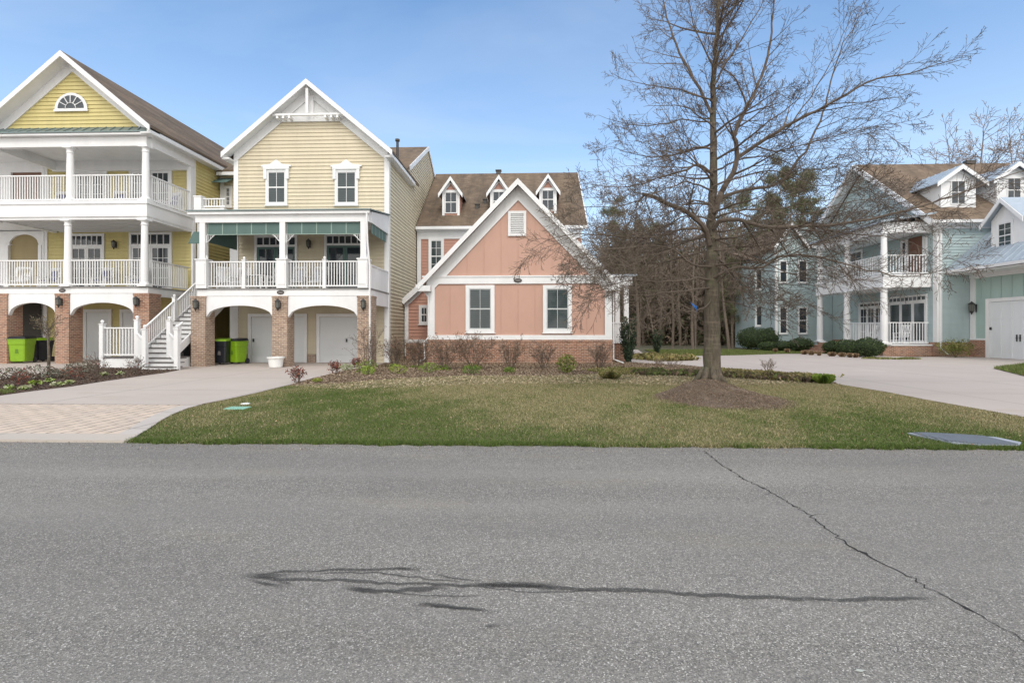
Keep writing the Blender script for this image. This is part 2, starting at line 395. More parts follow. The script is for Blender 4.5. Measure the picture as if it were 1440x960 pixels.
def post(root, x, y, z0, z1, w=.13, ball=True, name='post'):
    m = MB(); h = w / 2; m.box(x - h, x + h, y - h, y + h, z0, z1); m.box(x - h - .02, x + h + .02, y - h - .02, y + h + .02, z1, z1 + .03)
    if ball:
        r = w * .42; m.lathe(x, y, [(.02, z1 + .03), (r * .5, z1 + .05)] + [(r * math.sin(PI * k / 8), z1 + .05 + r - r * math.cos(PI * k / 8)) for k in range(2, 8)] + [(.005, z1 + .05 + 2 * r)], 10)
    return m.build(name, M['white'], root)
def roundcol(root, x, y, z0, z1, r=.15):
    m = MB(); h = z1 - z0
    m.box(x - r * 1.35, x + r * 1.35, y - r * 1.35, y + r * 1.35, z0, z0 + .07); m.box(x - r * 1.3, x + r * 1.3, y - r * 1.3, y + r * 1.3, z1 - .06, z1)
    pr = [(r * 1.28, z0 + .07), (r * 1.28, z0 + .12), (r * 1.08, z0 + .15), (r, z0 + .2), (r, z0 + h * .35), (r * .84, z1 - .28), (r * .98, z1 - .25), (r * .98, z1 - .22), (r * .86, z1 - .20), (r * .86, z1 - .13), (r * 1.12, z1 - .06)]
    m.lathe(x, y, pr, 20); return m.build('column', M['white'], root, smooth=False)
def arch(mb, T, u0, u1, zs, za, ztop, o0, o1, n=18):
    P = []
    for i in range(n + 1):
        k = i / n; P.append((u0 + (u1 - u0) * k, zs + (za - zs) * math.sqrt(max(0, 1 - (2 * k - 1) ** 2)) ** 1.0))
    for i in range(n):
        (a, za_), (b, zb_) = P[i], P[i + 1]
        mb.hexa([T(a, o1, za_), T(b, o1, zb_), T(b, o0, zb_), T(a, o0, za_), T(a, o1, ztop), T(b, o1, ztop), T(b, o0, ztop), T(a, o0, ztop)])
def lantern(root, T, u, z, s=1.0):
    m = MB(); m.obox(T, u - .04 * s, u + .04 * s, 0, .02, z - .16 * s, z + .10 * s); m.beam(T(u, 0, z + .05 * s), T(u, .14 * s, z + .17 * s), .02, .02)
    p = T(u, .14 * s, z)
    m.lathe(p.x, p.y, [(.01, z + .20 * s), (.03 * s, z + .17 * s), (.10 * s, z + .11 * s), (.10 * s, z + .09 * s)], 8)
    m.lathe(p.x, p.y, [(.075 * s, z - .13 * s), (.04 * s, z - .17 * s), (.01, z - .25 * s)], 8)
    for k in range(4): a = PI / 4 + k * PI / 2; m.beam((p.x + .075 * s * math.cos(a), p.y + .075 * s * math.sin(a), z - .13 * s), (p.x + .09 * s * math.cos(a), p.y + .09 * s * math.sin(a), z + .1 * s), .014, .014)
    o = m.build('wall_lantern', M['iron'], root); g = MB(); g.lathe(p.x, p.y, [(.062 * s, z - .13 * s), (.078 * s, z + .09 * s)], 8); g.build('lamp_glass', M['lampglass'], o, local=True); return o
def plaque(root, T, u, z, a=.17, b=.09, o=0.0):
    def ell(a, b): return [(u + a * math.cos(2 * PI * k / 24), z + b * math.sin(2 * PI * k / 24)) for k in range(24)]
    m = MB(); m.prism(ell(a, b), T, o, o + .02); po = m.build('number_plaque', M['plaque'], root)
    m = MB(); m.prism(ell(a * .74, b * .5), T, o + .02, o + .026); m.build('plaque_face', M['plaquerim'], po, local=True); return po
def downspout(root, pts, r=.035, mat='white'):
    m = MB(); m.tube(pts, [r] * len(pts), 6); return m.build('downspout', M[mat], root)
def roofslab(root, pts, th, mat, name='roof'):
    m = MB(); m.slab(pts, th); return m.build(name, M[mat], root)
def hitroof(px, py, Ye, ze, m):
    u = (px - 720) / F; v = (HZ - py) / F; t = (ze - EYE - m * Ye) / (v - m * (CS + SN * u))
    return Vector((t * (-SN + CS * u), t * (CS + SN * u), EYE + t * v))
def seams(mb, a0, a1, b0, b1, n, h=.035):    # ribs from edge a to edge b
    a0, a1, b0, b1 = map(Vector, (a0, a1, b0, b1))
    for i in range(n + 1):
        k = i / n; mb.beam(a0.lerp(a1, k) + Vector((0, 0, h / 2)), b0.lerp(b1, k) + Vector((0, 0, h / 2)), .025, h)
def dormer(root, xc, hw, Yf, zb, ze_, za, Ye, ze, m, wallm, roofm, trimw=.16, oh=.22, win=None, over=.25, ribs=False):
    yb = Ye + (ze_ - ze) / m; ya = Ye + (za - ze) / m
    d = MB(); T = TF(Yf)
    d.hexa([(xc - hw, Yf, zb), (xc + hw, Yf, zb), (xc + hw, yb + .1, ze_ - .05), (xc - hw, yb + .1, ze_ - .05), (xc - hw, Yf, ze_), (xc + hw, Yf, ze_), (xc + hw, yb + .1, ze_), (xc - hw, yb + .1, ze_)])
    d.prism([(xc - hw, ze_), (xc + hw, ze_), (xc, za - .1)], lambda u, o, z: Vector((u, Yf + o, z)), 0, .12)
    do = d.build('dormer', M[wallm], root)
    tr = MB(); tr.obox(T, xc - hw, xc - hw + trimw, .0, .03, zb, ze_); tr.obox(T, xc + hw - trimw, xc + hw, 0, .03, zb, ze_)
    tr.obox(T, xc - hw + trimw, xc + hw - trimw, 0, .03, zb, zb + .12); tr.obox(T, xc - hw, xc + hw, .03, .05, ze_ - .14, ze_ + .02)
    sl = (za - ze_) / hw
    tr.chev(TF(Yf - oh), xc, za + .04, hw + over, sl * (hw + over), .24, 0, .04)
    for sgn in (-1, 1):
        a = Vector((xc + sgn * (hw + over), Yf - oh, ze_ - sl * over)); b = Vector((xc, Yf - oh, za))
        aa = Vector((xc + sgn * (hw - .05), Yf, ze_ + .02)); tr.beam(Vector((aa.x, Yf - .04, aa.z - .08)), Vector((xc, Yf - .04, za - .2)), .04, .16)
    tr.build('dormer_trim', M['white'], do, local=True)
    rf = MB()
    for sgn in (-1, 1):
        xe = xc + sgn * (hw + over); zE = ze_ - sl * over; yE = Ye + (zE - ze) / m
        P = [(xe, Yf - oh, zE), (xc, Yf - oh, za), (xc, ya + .15, za), (xe, yE + .15, zE)]
        rf.slab([(p[0], p[1], p[2] + .05) for p in P], .06)
        if ribs:
            k = 0
            nn = max(2, int((ya - Yf) / .45)); seams(rf, (xc, Yf - oh, za + .05), (xc, ya, za + .05), (xe, Yf - oh, zE + .05), (xe, yE, zE + .05), nn)
    rf.build('dormer_roof', M[roofm], do, local=True)
    if win:
        u0, u1, z0, z1 = win; g = MB(); g.obox(T, u0, u1, 0.0, .02, z0, z1); g.build('dormer_pane', M['glass'], do, local=True)
        s = MB(); s.obox(T, (u0 + u1) / 2 - .012, (u0 + u1) / 2 + .012, .02, .035, z0, z1); s.obox(T, u0, u1, .02, .04, (z0 + z1) / 2 - .025, (z0 + z1) / 2 + .025)
        for (a, b, c, e) in ((u0 - .05, u0, z0 - .05, z1 + .05), (u1, u1 + .05, z0 - .05, z1 + .05), (u0, u1, z1, z1 + .05), (u0, u1, z0 - .05, z0)): s.obox(T, a, b, .0, .045, c, e)
        s.build('dormer_sash', M['white'], do, local=True)
    return do
def garage_door(root, T, u0, u1, z0, z1, rows=5, o=0.0, cols=1, handle=None):
    m = MB(); h = (z1 - z0) / rows
    for i in range(rows): m.obox(T, u0, u1, o, o + .045, z0 + i * h + .014, z0 + (i + 1) * h - .014)
    m.obox(T, u0, u1, o, o + .022, z0, z1)
    g = m.build('garage_door', M['garage'], root)
    f = MB(); f.obox(T, u0 - .16, u0 - .01, o, o + .08, z0, z1 + .16); f.obox(T, u1 + .01, u1 + .16, o, o + .08, z0, z1 + .16); f.obox(T, u0 - .01, u1 + .01, o, o + .08, z1 + .01, z1 + .16)
    f.build('door_frame', M['white'], g, local=True)
    if handle: k = MB(); k.obox(T, handle - .03, handle + .03, o + .045, o + .09, z0 + .95, z0 + 1.1); k.build('handle', M['iron'], g, local=True)
    return g
def frenchdoor(root, T, u0, u1, z0, z1, zt, leaves=2, base=0.0, glass='glass', tcols=6, lcols=1, lrows=1, leafm='white'):
    w = MB(); tr = .11; a = base
    w.obox(T, u0, u0 + tr, a - .01, a + .06, z0, z1); w.obox(T, u1 - tr, u1, a - .01, a + .06, z0, z1); w.obox(T, u0 + tr, u1 - tr, a - .01, a + .06, z1 - tr, z1); w.obox(T, u0 + tr, u1 - tr, a - .01, a + .055, zt - .05, zt + .05)
    iu0, iu1 = u0 + tr, u1 - tr; lw = (iu1 - iu0) / leaves
    for c in range(1, tcols): uu = iu0 + (iu1 - iu0) * c / tcols; w.obox(T, uu - .02, uu + .02, a + 0, a + .045, zt + .05, z1 - tr)
    wo = w.build('french_door', M['white'], root)
    s = MB()
    for i in range(leaves):
        x0, x1 = iu0 + i * lw, iu0 + (i + 1) * lw; e = .10
        s.obox(T, x0 + .005, x0 + e, a, a + .04, z0, zt - .05); s.obox(T, x1 - e, x1 - .005, a, a + .04, z0, zt - .05); s.obox(T, x0 + e, x1 - e, a, a + .04, z0, z0 + .2); s.obox(T, x0 + e, x1 - e, a, a + .04, zt - .15, zt - .05)
        for c in range(1, lcols): uu = x0 + e + (lw - 2 * e) * c / lcols; s.obox(T, uu - .014, uu + .014, a, a + .032, z0 + .2, zt - .15)
        for r in range(1, lrows): zz = z0 + .2 + (zt - z0 - .35) * r / lrows; s.obox(T, x0 + e, x1 - e, a, a + .030, zz - .014, zz + .014)
    s.build('door_leaf', M[leafm], wo, local=True)
    g = MB(); g.obox(T, iu0 + .01, iu1 - .01, a - .005, a + .015, z0, z1 - tr - .01); g.build('pane', M[glass], wo, local=True)
    return wo

# ================================================================== YELLOW HOUSE
YF = 22.2
XR_ = Xp(209, YF); XRD = Xp(87, 21.75); HWY = XR_ - XRD; XL_ = XRD - HWY
YW = Yat(271, XR_)
yel = thing('yellow_house', 'yellow three storey townhouse with two white columned porches stacked over brick arches', 'house', (XRD, YW, 0))
zdk = Zp(150, 403, YF); zub = Zp(150, 306, YF); zut = Zp(150, 283.5, YF); zbb = Zp(150, 207, YF); zbt = Zp(150, 188, YF)
ze_y = Zp(212, 178, 21.75); zr_y = Zp(87, 74, 21.75); xe_y = Xp(212, 21.75); sl_y = (zr_y - ze_y) / (xe_y - XRD); YB = 36.5
w = MB()
w.box(XL_ + .02, XR_ - .02, YW + .01, YB, 0, ze_y + .1)
w.prism([(XL_ + .02, ze_y + .1), (XR_ - .02, ze_y + .1), (XRD, zr_y - .25)], lambda u, o, z: Vector((u, YF + .12 + o, z)), 0, YB - YF - .2)
lap(w, TF(YW), [(Xp(66, YW), zdk), (XR_, zdk), (XR_, zbt), (Xp(66, YW), zbt)])
lap(w, TF(YW), [(Xp(66, YW), 0), (XR_, 0), (XR_, zdk - .3), (Xp(66, YW), zdk - .3)])
lap(w, TR(XR_), [(YW, 0), (YB, 0), (YB, ze_y), (YW, ze_y)])
gz = Zp(100, 180, YF + .1)
lap(w, TF(YF + .11), [(XRD - (zr_y - .3 - gz) / sl_y, gz), (XRD + (zr_y - .3 - gz) / sl_y, gz), (XRD, zr_y - .3)])
w.build('wall', M['yellow'], yel)
# corner board
w = MB(); w.box(XR_ - .04, XR_ + .06, YW - .06, YW + .16, 0, zbt); w.build('corner_board', M['white'], yel); w = MB(); w.box(Xp(64, YW), Xp(68, YW), YW - .07, YW - .02, 0, zbt); w.build('corner_board', M['white'], yel)
# roof
for sg, nm in ((-1, 'a'), (1, 'b')):
    xe = XRD + sg * (xe_y - XRD)
    roofslab(yel, [(XRD, 21.7, zr_y + .06), (xe, 21.7, ze_y + .06), (xe, YB + .3, ze_y + .06), (XRD, YB + .3, zr_y + .06)], .16, 'shingle')
    m = MB()
    if sg > 0: m.chev(TF(21.7), XRD, zr_y + .05, xe_y - XRD, zr_y - ze_y, .25, 0, .05); m.chev(TF(YF + .07), XRD, zr_y - .12, xe_y - XRD - .3, zr_y - ze_y - .25, .46, -.02, .03)
    m.slab([(XRD, 21.7, zr_y - .10), (xe, 21.7, ze_y - .10), (xe, YF + .1, ze_y - .10), (XRD, YF + .1, zr_y - .10)], .04)
    m.build('rake_board', M['white'], yel)
    m = MB(); m.box(min(xe, xe - sg * .14) if sg > 0 else xe - .0, xe if sg > 0 else xe + .14, 21.7, YB, ze_y - .22, ze_y - .06)
    m.box(min(xe, XRD + sg * (HWY - .02)), max(xe, XRD + sg * (HWY - .02)), 21.72, YB, ze_y - .28, ze_y - .225)
    m.build('gutter', M['white'], yel)
# pent strip and beams
m = MB(); zp0 = Zp(100, 187, YF - .2)
m.slab([(XL_ - .25, YF - .38, zp0), (XR_ + .22, YF - .38, zp0), (XR_ - .05, YF + .14, gz + .03), (XL_ + .05, YF + .14, gz + .03)], .05)
seams(m, (XL_ - .2, YF - .38, zp0), (XR_ + .2, YF - .38, zp0), (XL_ + .05, YF + .14, gz + .03), (XR_ - .05, YF + .14, gz + .03), 18)
m.build('pent_roof', M['seamgreen'], yel)
m = MB(); m.box(XL_ - .2, XR_ + .2, YF - .34, YF + .1, zp0 - .14, zp0 - .055); m.box(XL_, XR_, YF - .12, YF + .12, zbb, zp0 - .15); m.box(XR_ - .12, XR_ + .1, YF + .12, YW, zbb, zp0 - .15)
m.box(XR_ - .1, XR_ + .12, YF + .12, YB, zp0 - .15, ze_y - .29) if ze_y - .29 > zp0 - .15 else None
m.box(XL_ + .1, XR_ - .12, YF + .12, YW, zbb + .35, zbb + .42); m.box(XL_, XR_, YW - .2, YW - .04, zbb - .15, zbb + .35)
m.build('porch_beam', M['white'], yel)
m = MB(); m.box(XL_, XR_ + .04, YF - .16, YW - .03, zub + .02, zut); m.box(XL_, XR_ + .09, YF - .21, YF - .16, zut - .14, zut + .0); m.box(XR_ + .04, XR_ + .09, YF - .16, YW - .1, zut - .14, zut)
m.box(XL_, XR_ - .0, YF - .10, YF + .16, zub - .1, zub + .02); m.box(XR_ - .22, XR_ + .02, YF + .16, YW - .05, zub - .1, zub + .02)
m.build('upper_porch_floor', M['white'], yel)
m = MB()
for i in range(7): yy = YF + .4 + i * .42; m.box(XL_ + .2, XR_ - .25, yy, yy + .09, zub - .06, zub + .018)
m.build('ceiling_joist', M['white_grey'], yel)
zpt = Zp(90, 412.5, YF)
m = MB(); m.box(XL_, XR_ + .04, YF - .10, YW - .03, zdk - .06, zdk); m.build('lower_porch_floor', M['deck'], yel)
m = MB(); m.box(XL_, XR_ + .02, YF - .06, YF + .14, zpt, zdk - .062); m.box(XR_ - .14, XR_ + .02, YF + .14, YW - .1, zpt - .12, zdk - .062); m.box(XL_ + .1, XR_ - .14, YF + .14, YW - .1, zdk - .3, zdk - .24)
pil = [(-30 - 90, -11 - 90), (-5, 13), (80, 99.5), (190, 212)]
for a, b in ((13, 80), (99.5, 190), (-101, -5)):
    arch(m, TF(YF), Xp(a, YF), Xp(b, YF), Zp(90, 443, YF), Zp(90, 425.5, YF), zpt, -.12, .04)
m.build('arch_band', M['white'], yel)
for i, (a, b) in enumerate(pil):
    m = MB(); x0, x1 = Xp(a, YF), Xp(b, YF); m.box(x0, x1, YF - .10, YF + .62, 0, zpt - .005 if i < 3 else zpt - .005); m.box(x0 - .015, x1 + .015, YF - .115, YF + .635, zpt - .085, zpt - .004)
    m.build('brick_pillar', M['brickred'], yel)
    if i in (2, 3): lantern(yel, TF(YF - .10), (x0 + x1) / 2 - (0.0 if i == 2 else .12), Zp(90, 424, YF), 1.15)
plaque(yel, TF(YF - .06), Xp(89.5, YF), Zp(89.5, 408.5, YF), .15, .085)
for px in (-8, 99 - 3, 203.5):
    roundcol(yel, Xp(px, YF), YF, zdk, zub - .1, .155)
for px in (-8, 99, 205): roundcol(yel, Xp(px, YF), YF, zut, zbb, .155)
m = MB(); m.box(XR_ - .14, XR_ + .07, YW - .24, YW - .065, zut, zbb); m.build('half_column', M['white'], yel)
cols = [Xp(px, YF) for px in (-8, 97, 204.5)]
for z in (zdk, zut):
    hh = (Zp(150, 366, YF) - zdk)
    for a, b in ((cols[0], cols[1]), (cols[1], cols[2]), (XL_, cols[0])): railing(yel, (a + .13, YF, z), (b - .13, YF, z), hh, .118)
    railing(yel, (XR_ - .03, YF + .17, z), (XR_ - .03, YW - .25, z), hh, .118)
# openings of the yellow porches
T = TF(YW)
frenchdoor(yel, T, Xp(98, YW), Xp(148, YW), zdk, Zp(120, 329, YW), Zp(120, 346, YW), 2, .03, 'glass', 6, 2, 4)
frenchdoor(yel, T, Xp(183, YW), Xp(243, YW), zdk, Zp(213, 327, YW), Zp(213, 345, YW), 2, .03, 'glass', 6, 3, 4)
frenchdoor(yel, T, Xp(106, YW), Xp(152, YW), zut, Zp(120, 239, YW), Zp(120, 243, YW), 2, .03, 'glassblind', 2, 2, 4)
frenchdoor(yel, T, Xp(183, YW), Xp(243, YW), zut, Zp(213, 236, YW), Zp(213, 240, YW), 2, .03, 'glassblind', 2, 3, 4)
lantern(yel, TF(YW - .03), Xp(164, YW), Zp(164, 344, YW), 1.1)
u0, u1, z0, z1 = R(121, 157, 436, 520, YW); garage_door(yel, T, u0 + .1, u1 - .1, 0.02, z1 - .12, 6, .03)
u0, u1, z0, z1 = R(172, 206, 436, 520, YW); garage_door(yel, T, u0 + .1, u1, 0.02, z1 - .12, 6, .03)
# white arched wall at the left end of the porches
m = MB(); xa, xb = Xp(-330, YW), Xp(64, YW); Ta = TF(YW - .1)
a0, a1 = Xp(15, YW), Xp(57, YW); zs, za = Zp(36, 345, YW), Zp(36, 330, YW)
m.box(xa, a0, YW - .1, YW + .02, zdk, zub); m.box(a1, xb, YW - .1, YW + .02, zdk, zub); arch(m, Ta, a0, a1, zs, za, zub, -.12, 0)
b0, b1, zl = Xp(18, YW), Xp(61, YW), Zp(36, 243, YW)
m.box(xa, b0, YW - .1, YW + .02, zut, ze_y); m.box(b1, xb, YW - .1, YW + .02, zut, ze_y); m.box(b0, b1, YW - .1, YW + .02, zl, ze_y)
m.box(xa, XL_ + .05, YF + .3, YW - .12, zbb + .35, zbb + .42); m.box(xa, XL_ - .05, YF + .3, YW - .1, zub + .05, zut - .05); m.box(xa, XL_ - .05, YF + .3, YW - .1, zdk - .3, zdk - .06); m.box(xa, XL_ + .1, YW + .03, YB - 2, 0, ze_y - .1)
m.box(XL_ + .0, XL_ + .2, YF + .16, YW - .2, zbb - .1, zbb + .34); m.box(XL_, XL_ + .2, YF + .17, YW - .12, zub - .1, zub + .018)
m.box(a0 - .16, a0, YW - .14, YW - .1, zdk, zs); m.box(a1, a1 + .16, YW - .14, YW - .1, zdk, zs)
m.box(a0 - .16, a0 + .1, YW - .15, YW + .0, zs - .0, zs + .06); m.build('arcade_wall', M['white'], yel)
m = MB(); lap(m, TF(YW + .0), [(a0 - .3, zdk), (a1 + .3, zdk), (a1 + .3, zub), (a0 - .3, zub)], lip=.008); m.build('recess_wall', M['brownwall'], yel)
m = MB(); m.box(b0 - .1, b1 + .1, YW - .005, YW + .005, zut, zl + .1); m.build('recess_panel', M['reddoor'], yel)
m = MB(); lap(m, TF(YW - .02), [(xa - 3, 0), (Xp(59, YW), 0), (Xp(59, YW), zdk - .3), (xa - 3, zdk - .3)]); m.build('passage_shade_wall', M['shadewall'], yel)  # flat wall painted dark in place of the passage's depth and shade
# fan light in the gable
m = MB(); fx = Xp(99, YF); z0 = Zp(99, 153.5, YF); r = Xp(122, YF) - fx
m.prism([(fx + r * math.cos(PI * k / 20), z0 + r * math.sin(PI * k / 20) * .98) for k in range(21)], TF(YF + .05), 0, .03)
m.obox(TF(YF + .05), fx - r - .03, fx + r + .03, 0, .05, z0 - .09, z0 - .001)
fo = m.build('fan_window', M['white'], yel)
m = MB(); ri = r * .80; m.prism([(fx + ri * math.cos(PI * k / 20), z0 + .05 + ri * math.sin(PI * k / 20) * .95) for k in range(21)], TF(YF + .02), 0, .012); m.build('pane', M['glass'], fo, local=True)
m = MB(); T2 = TF(YF + .008)
for k in range(1, 6):
    a = PI * k / 6; m.beam(T2(fx + .36 * ri * math.cos(a), .01, z0 + .05 + .36 * ri * math.sin(a)), T2(fx + ri * math.cos(a), .01, z0 + .05 + ri * .95 * math.sin(a)), .03, .03)
m.tube([T2(fx + .4 * ri * math.cos(PI * k / 10), .01, z0 + .05 + .4 * ri * math.sin(PI * k / 10)) for k in range(11)], [.018] * 11, 4); m.build('muntin', M['white'], fo, local=True)

# ================================================================== CREAM HOUSE
YC = 20.7
XRC = Xp(520, YC); YWC = Yat(546, XRC); XLC = Xp(331, YWC); XPL = Xp(279, YC)
cre = thing('cream_house', 'cream clapboard townhouse with steep front gable, green awning porch and tan brick arches', 'house', ((XRC + XLC) / 2, YWC, 0))
zd = Zp(400, 405.5, YC); zrf = Zp(400, 296.5, YC); zbm = Zp(400, 313, YC); zpc = Zp(400, 416, YC)
YO = YWC - .5; zec = Zp(555, 212, YO); zrc = Zp(434, 112, YO); xrc = (XRC + XLC) / 2 - .02; hw = Xp(555, YO) - Xp(434, YO); slc = (zrc - zec) / hw
zwall = zec + .12
w = MB()
w.box(XLC + .02, XRC - .02, YWC + .01, 40, 0, zwall)
w.prism([(XLC + .02, zwall), (XRC - .02, zwall), (xrc, zrc - .2)], lambda u, o, z: Vector((u, YWC + .01 + o, z)), 0, 9)
ztb = Zp(440, 170.5, YWC); hb = (zrc - .25 - ztb) / slc
zs0 = zwall - .35
lap(w, TF(YWC), [(XLC, zrf + .3), (XRC, zrf + .3), (XRC, zs0), (xrc + hb, ztb), (xrc - hb, ztb), (XLC, zs0)])
lap(w, TF(YWC), [(XLC, 0), (XRC, 0), (XRC, zrf + .3), (XLC, zrf + .3)])
Yg = Yat(575, XRC); Ya = Yat(601, XRC); za = Zp(601, 207, Ya); Yg = Yg + .2; zg = za - (Ya - Yg) * .56; Yz = 2 * Ya - Yg
lap(w, TR(XRC), [(YWC, 0), (Yz, 0), (Yz, zwall), (YWC, zwall)])
w.prism([(Yg - .6, zwall - .02), (Yz + .6, zwall - .02), (Ya, za - .12)], lambda u, o, z: Vector((XRC - .03 - o, u, z)), 0, 4)
lap(w, TR(XRC), [(Ya - (za - .12 - zwall) / .56, zwall), (Ya + (za - .12 - zwall) / .56, zwall), (Ya, za - .12)])
w.build('wall', M['cream'], cre)
m = MB(); m.box(XRC - .17, XRC + .055, YWC - .055, YWC + .17, 0, zwall - .1); m.build('corner_board', M['white'], cre); m = MB(); m.box(XLC - .05, XLC + .16, YWC - .055, YWC + .17, 0, zwall - .1); m.build('corner_board', M['white'], cre)
# roofs
for sg in (-1, 1):
    xe = xrc + sg * hw
    roofslab(cre, [(xrc, YO, zrc + .04), (xe, YO, zec + .04), (xe, 28.5 if sg > 0 else 38, zec + .04), (xrc, 28.5 if sg > 0 else 38, zrc + .04)], .14, 'shingle')
    m = MB(); m.chev(TF(YO), xrc, zrc + .03, hw, zrc - zec, .25, 0, .05) if sg > 0 else None; m.slab([(xrc, YO, zrc - .11), (xe, YO, zec - .11), (xe, YWC + .0, zec - .11), (xrc, YWC + .0, zrc - .11)], .03)
    m.chev(TF(YWC - .03), xrc, zrc - .14, hw - .33, (hw - .33) * slc, .46, 0, .04) if sg > 0 else None; m.build('rake_board', M['white'], cre)
    m = MB(); x0 = min(xe, xe - sg * .13); m.box(x0, x0 + .13, YO, 27.6, zec - .20, zec - .05); m.box(min(xe, xrc + sg * (hw - .35)), max(xe, xrc + sg * (hw - .35)), YO + .03, 27.6, zec - .26, zec - .205); m.build('gutter', M['white'], cre)
# white panelled gable head with brackets
m = MB(); m.prism([(xrc - hb, ztb), (xrc + hb, ztb), (xrc, zrc - .25)], TF(YWC), 0, .02); m.build('gable_panel', M['white_grey'], cre)
m = MB(); z1 = Zp(440, 165.5, YWC - .3)
m.box(xrc - hb - .1, xrc + hb + .1, YWC - .1, YWC - .022, ztb - .05, ztb + .10); m.box(xrc - hb + .1, xrc + hb - .1, YWC - .44, YWC - .34, z1 + .06, z1 + .15)
m.box(xrc - .16, xrc + .16, YWC - .10, YWC - .022, ztb + .1, zrc - .5); m.box(xrc - .06, xrc + .06, YWC - .45, YWC - .35, z1 + .15, zrc - .35)
for k in (-5, -4, -3, 3, 4, 5): u = xrc + k * (hb / 6.2); m.box(u - .05, u + .05, YWC - .43, YWC - .10, z1 - .06, z1 + .058)
m.build('gable_bracket', M['white'], cre)
# cross gable
m = MB(); xo = XRC + .06
m.slab([(xo, Ya, za + .02), (xo, Yg - 1, za + .02 - .56 * (Ya - Yg + 1)), (XLC + 1, Yg - 1, za + .02 - .56 * (Ya - Yg + 1)), (XLC + 1, Ya, za + .02)], .13)
m.slab([(xo, Ya, za + .02), (xo, Yz + 1, za + .02 - .56 * (Ya - Yg + 1)), (XLC + 1, Yz + 1, za + .02 - .56 * (Ya - Yg + 1)), (XLC + 1, Ya, za + .02)], .13)
m.build('roof', M['shingle'], cre)
m = MB(); m.beam((xo + .02, Ya, za - .10), (xo + .02, Yg - .3, za - .10 - .56 * (Ya - Yg + .3)), .05, .24); m.beam((xo + .02, Ya, za - .07), (xo + .02, Yz + 1, za - .07 - .56 * (Yz + 1 - Ya)), .05, .14); m.build('rake_board', M['white'], cre)
m = MB(); q = hitroof(559, 207, Ya, za, .56) if False else Vector((XRC - .5, Yg + .3, zg)); m.lathe(Xp(559, 26.4), 26.4, [(.07, zec + .2), (.07, Zp(559, 199, 26.4)), (.12, Zp(559, 199, 26.4) + .01), (.12, Zp(559, 196, 26.4))], 10); m.build('vent_pipe', M['rust'], cre)
# windows
T = TF(YWC)
for pa, pb in ((374.5, 405), (471.5, 504)):
    u0, u1, z0, z1 = R(pa, pb, 239, 289, YWC); window(cre, T, u0, u1, z0, z1, .10, 2, 2, True, 'glassblind', 'white', base=.03)
    m = MB(); uc = (u0 + u1) / 2; m.obox(T, u0 - .10, u1 + .10, .03, .14, z1, z1 + .12); m.prism([(u0 - .18, z1 + .12), (u1 + .18, z1 + .12), (u1 + .18, z1 + .19), (uc + .3, z1 + .24), (uc, z1 + .45), (uc - .3, z1 + .24), (u0 - .18, z1 + .19)], T, .03, .12)
    for ux in (u0 - .08, u1 - .06): m.obox(T, ux, ux + .14, .03, .13, z1 - .45, z1)
    m.build('window_head', M['white'], cre)
# porch
m = MB(); m.slab([(XPL - .35, YC - .3, zrf), (XRC + .1, YC - .3, zrf), (XRC + .1, YWC, zrf + .45), (XPL - .35, YWC, zrf + .45)], .05); m.build('porch_roof', M['seamgreen'], cre)
m = MB(); m.box(XPL - .30, XRC + .06, YC - .25, YC - .12, zrf - .17, zrf - .055); m.box(XPL - .05, XRC, YC - .12, YC + .14, zbm, zrf - .06)
m.hexa([(XRC - .16, YC + .14, zbm), (XRC + .03, YC + .14, zbm), (XRC + .03, YWC - .06, zbm), (XRC - .16, YWC - .06, zbm), (XRC - .16, YC + .14, zrf - .06), (XRC + .03, YC + .14, zrf - .03), (XRC + .03, YWC - .06, zrf + .38), (XRC - .16, YWC - .06, zrf + .38)])
m.box(XPL - .05, XPL + .12, YC + .14, YWC, zbm, zrf - .05); m.box(XPL + .12, XRC - .16, YC + .14, YWC - .04, zbm + .16, zbm + .2); m.build('porch_beam', M['white'], cre)
m = MB(); m.box(XPL - .05, XRC + .05, YC - .12, YWC - .04, zd - .05, zd); m.build('porch_floor', M['deck'], cre)
m = MB(); m.box(XPL, XRC, YC - .08, YC + .14, zpc + .0, zd - .052); m.box(XRC - .12, XRC + .02, YC + .14, YWC - .06, zpc - .35, zd - .052); m.box(XPL - .0, XPL + .14, YC + .14, YWC, zpc - .05, zd - .052)
for a, b in ((291, 385), (406, 504)): arch(m, TF(YC), Xp(a, YC), Xp(b, YC), Zp(400, 446, YC), Zp(400, 429.5, YC), zpc, -.12, .06)
m.box(XPL + .2, XRC - .15, YC + .2, YWC - .1, zd - .3, zd - .26); m.build('arch_band', M['white'], cre)
for a, b in ((271.5, 291.5), (385, 406), (504, 529)):
    m = MB(); x0, x1 = Xp(a, YC), Xp(b, YC); x1 = min(x1, XRC + .12); m.box(x0, x1, YC - .14, YC + .50, 0, zpc - .005); m.box(x0 - .015, x1 + .015, YC - .155, YC + .515, zpc - .09, zpc - .003); m.build('brick_pillar', M['bricktan'], cre)
    lantern(cre, TF(YC - .14), (x0 + x1) / 2, Zp(400, 428, YC), 1.15)
plaque(cre, TF(YC - .08), Xp(396, YC), Zp(396, 411.3, YC), .15, .085)
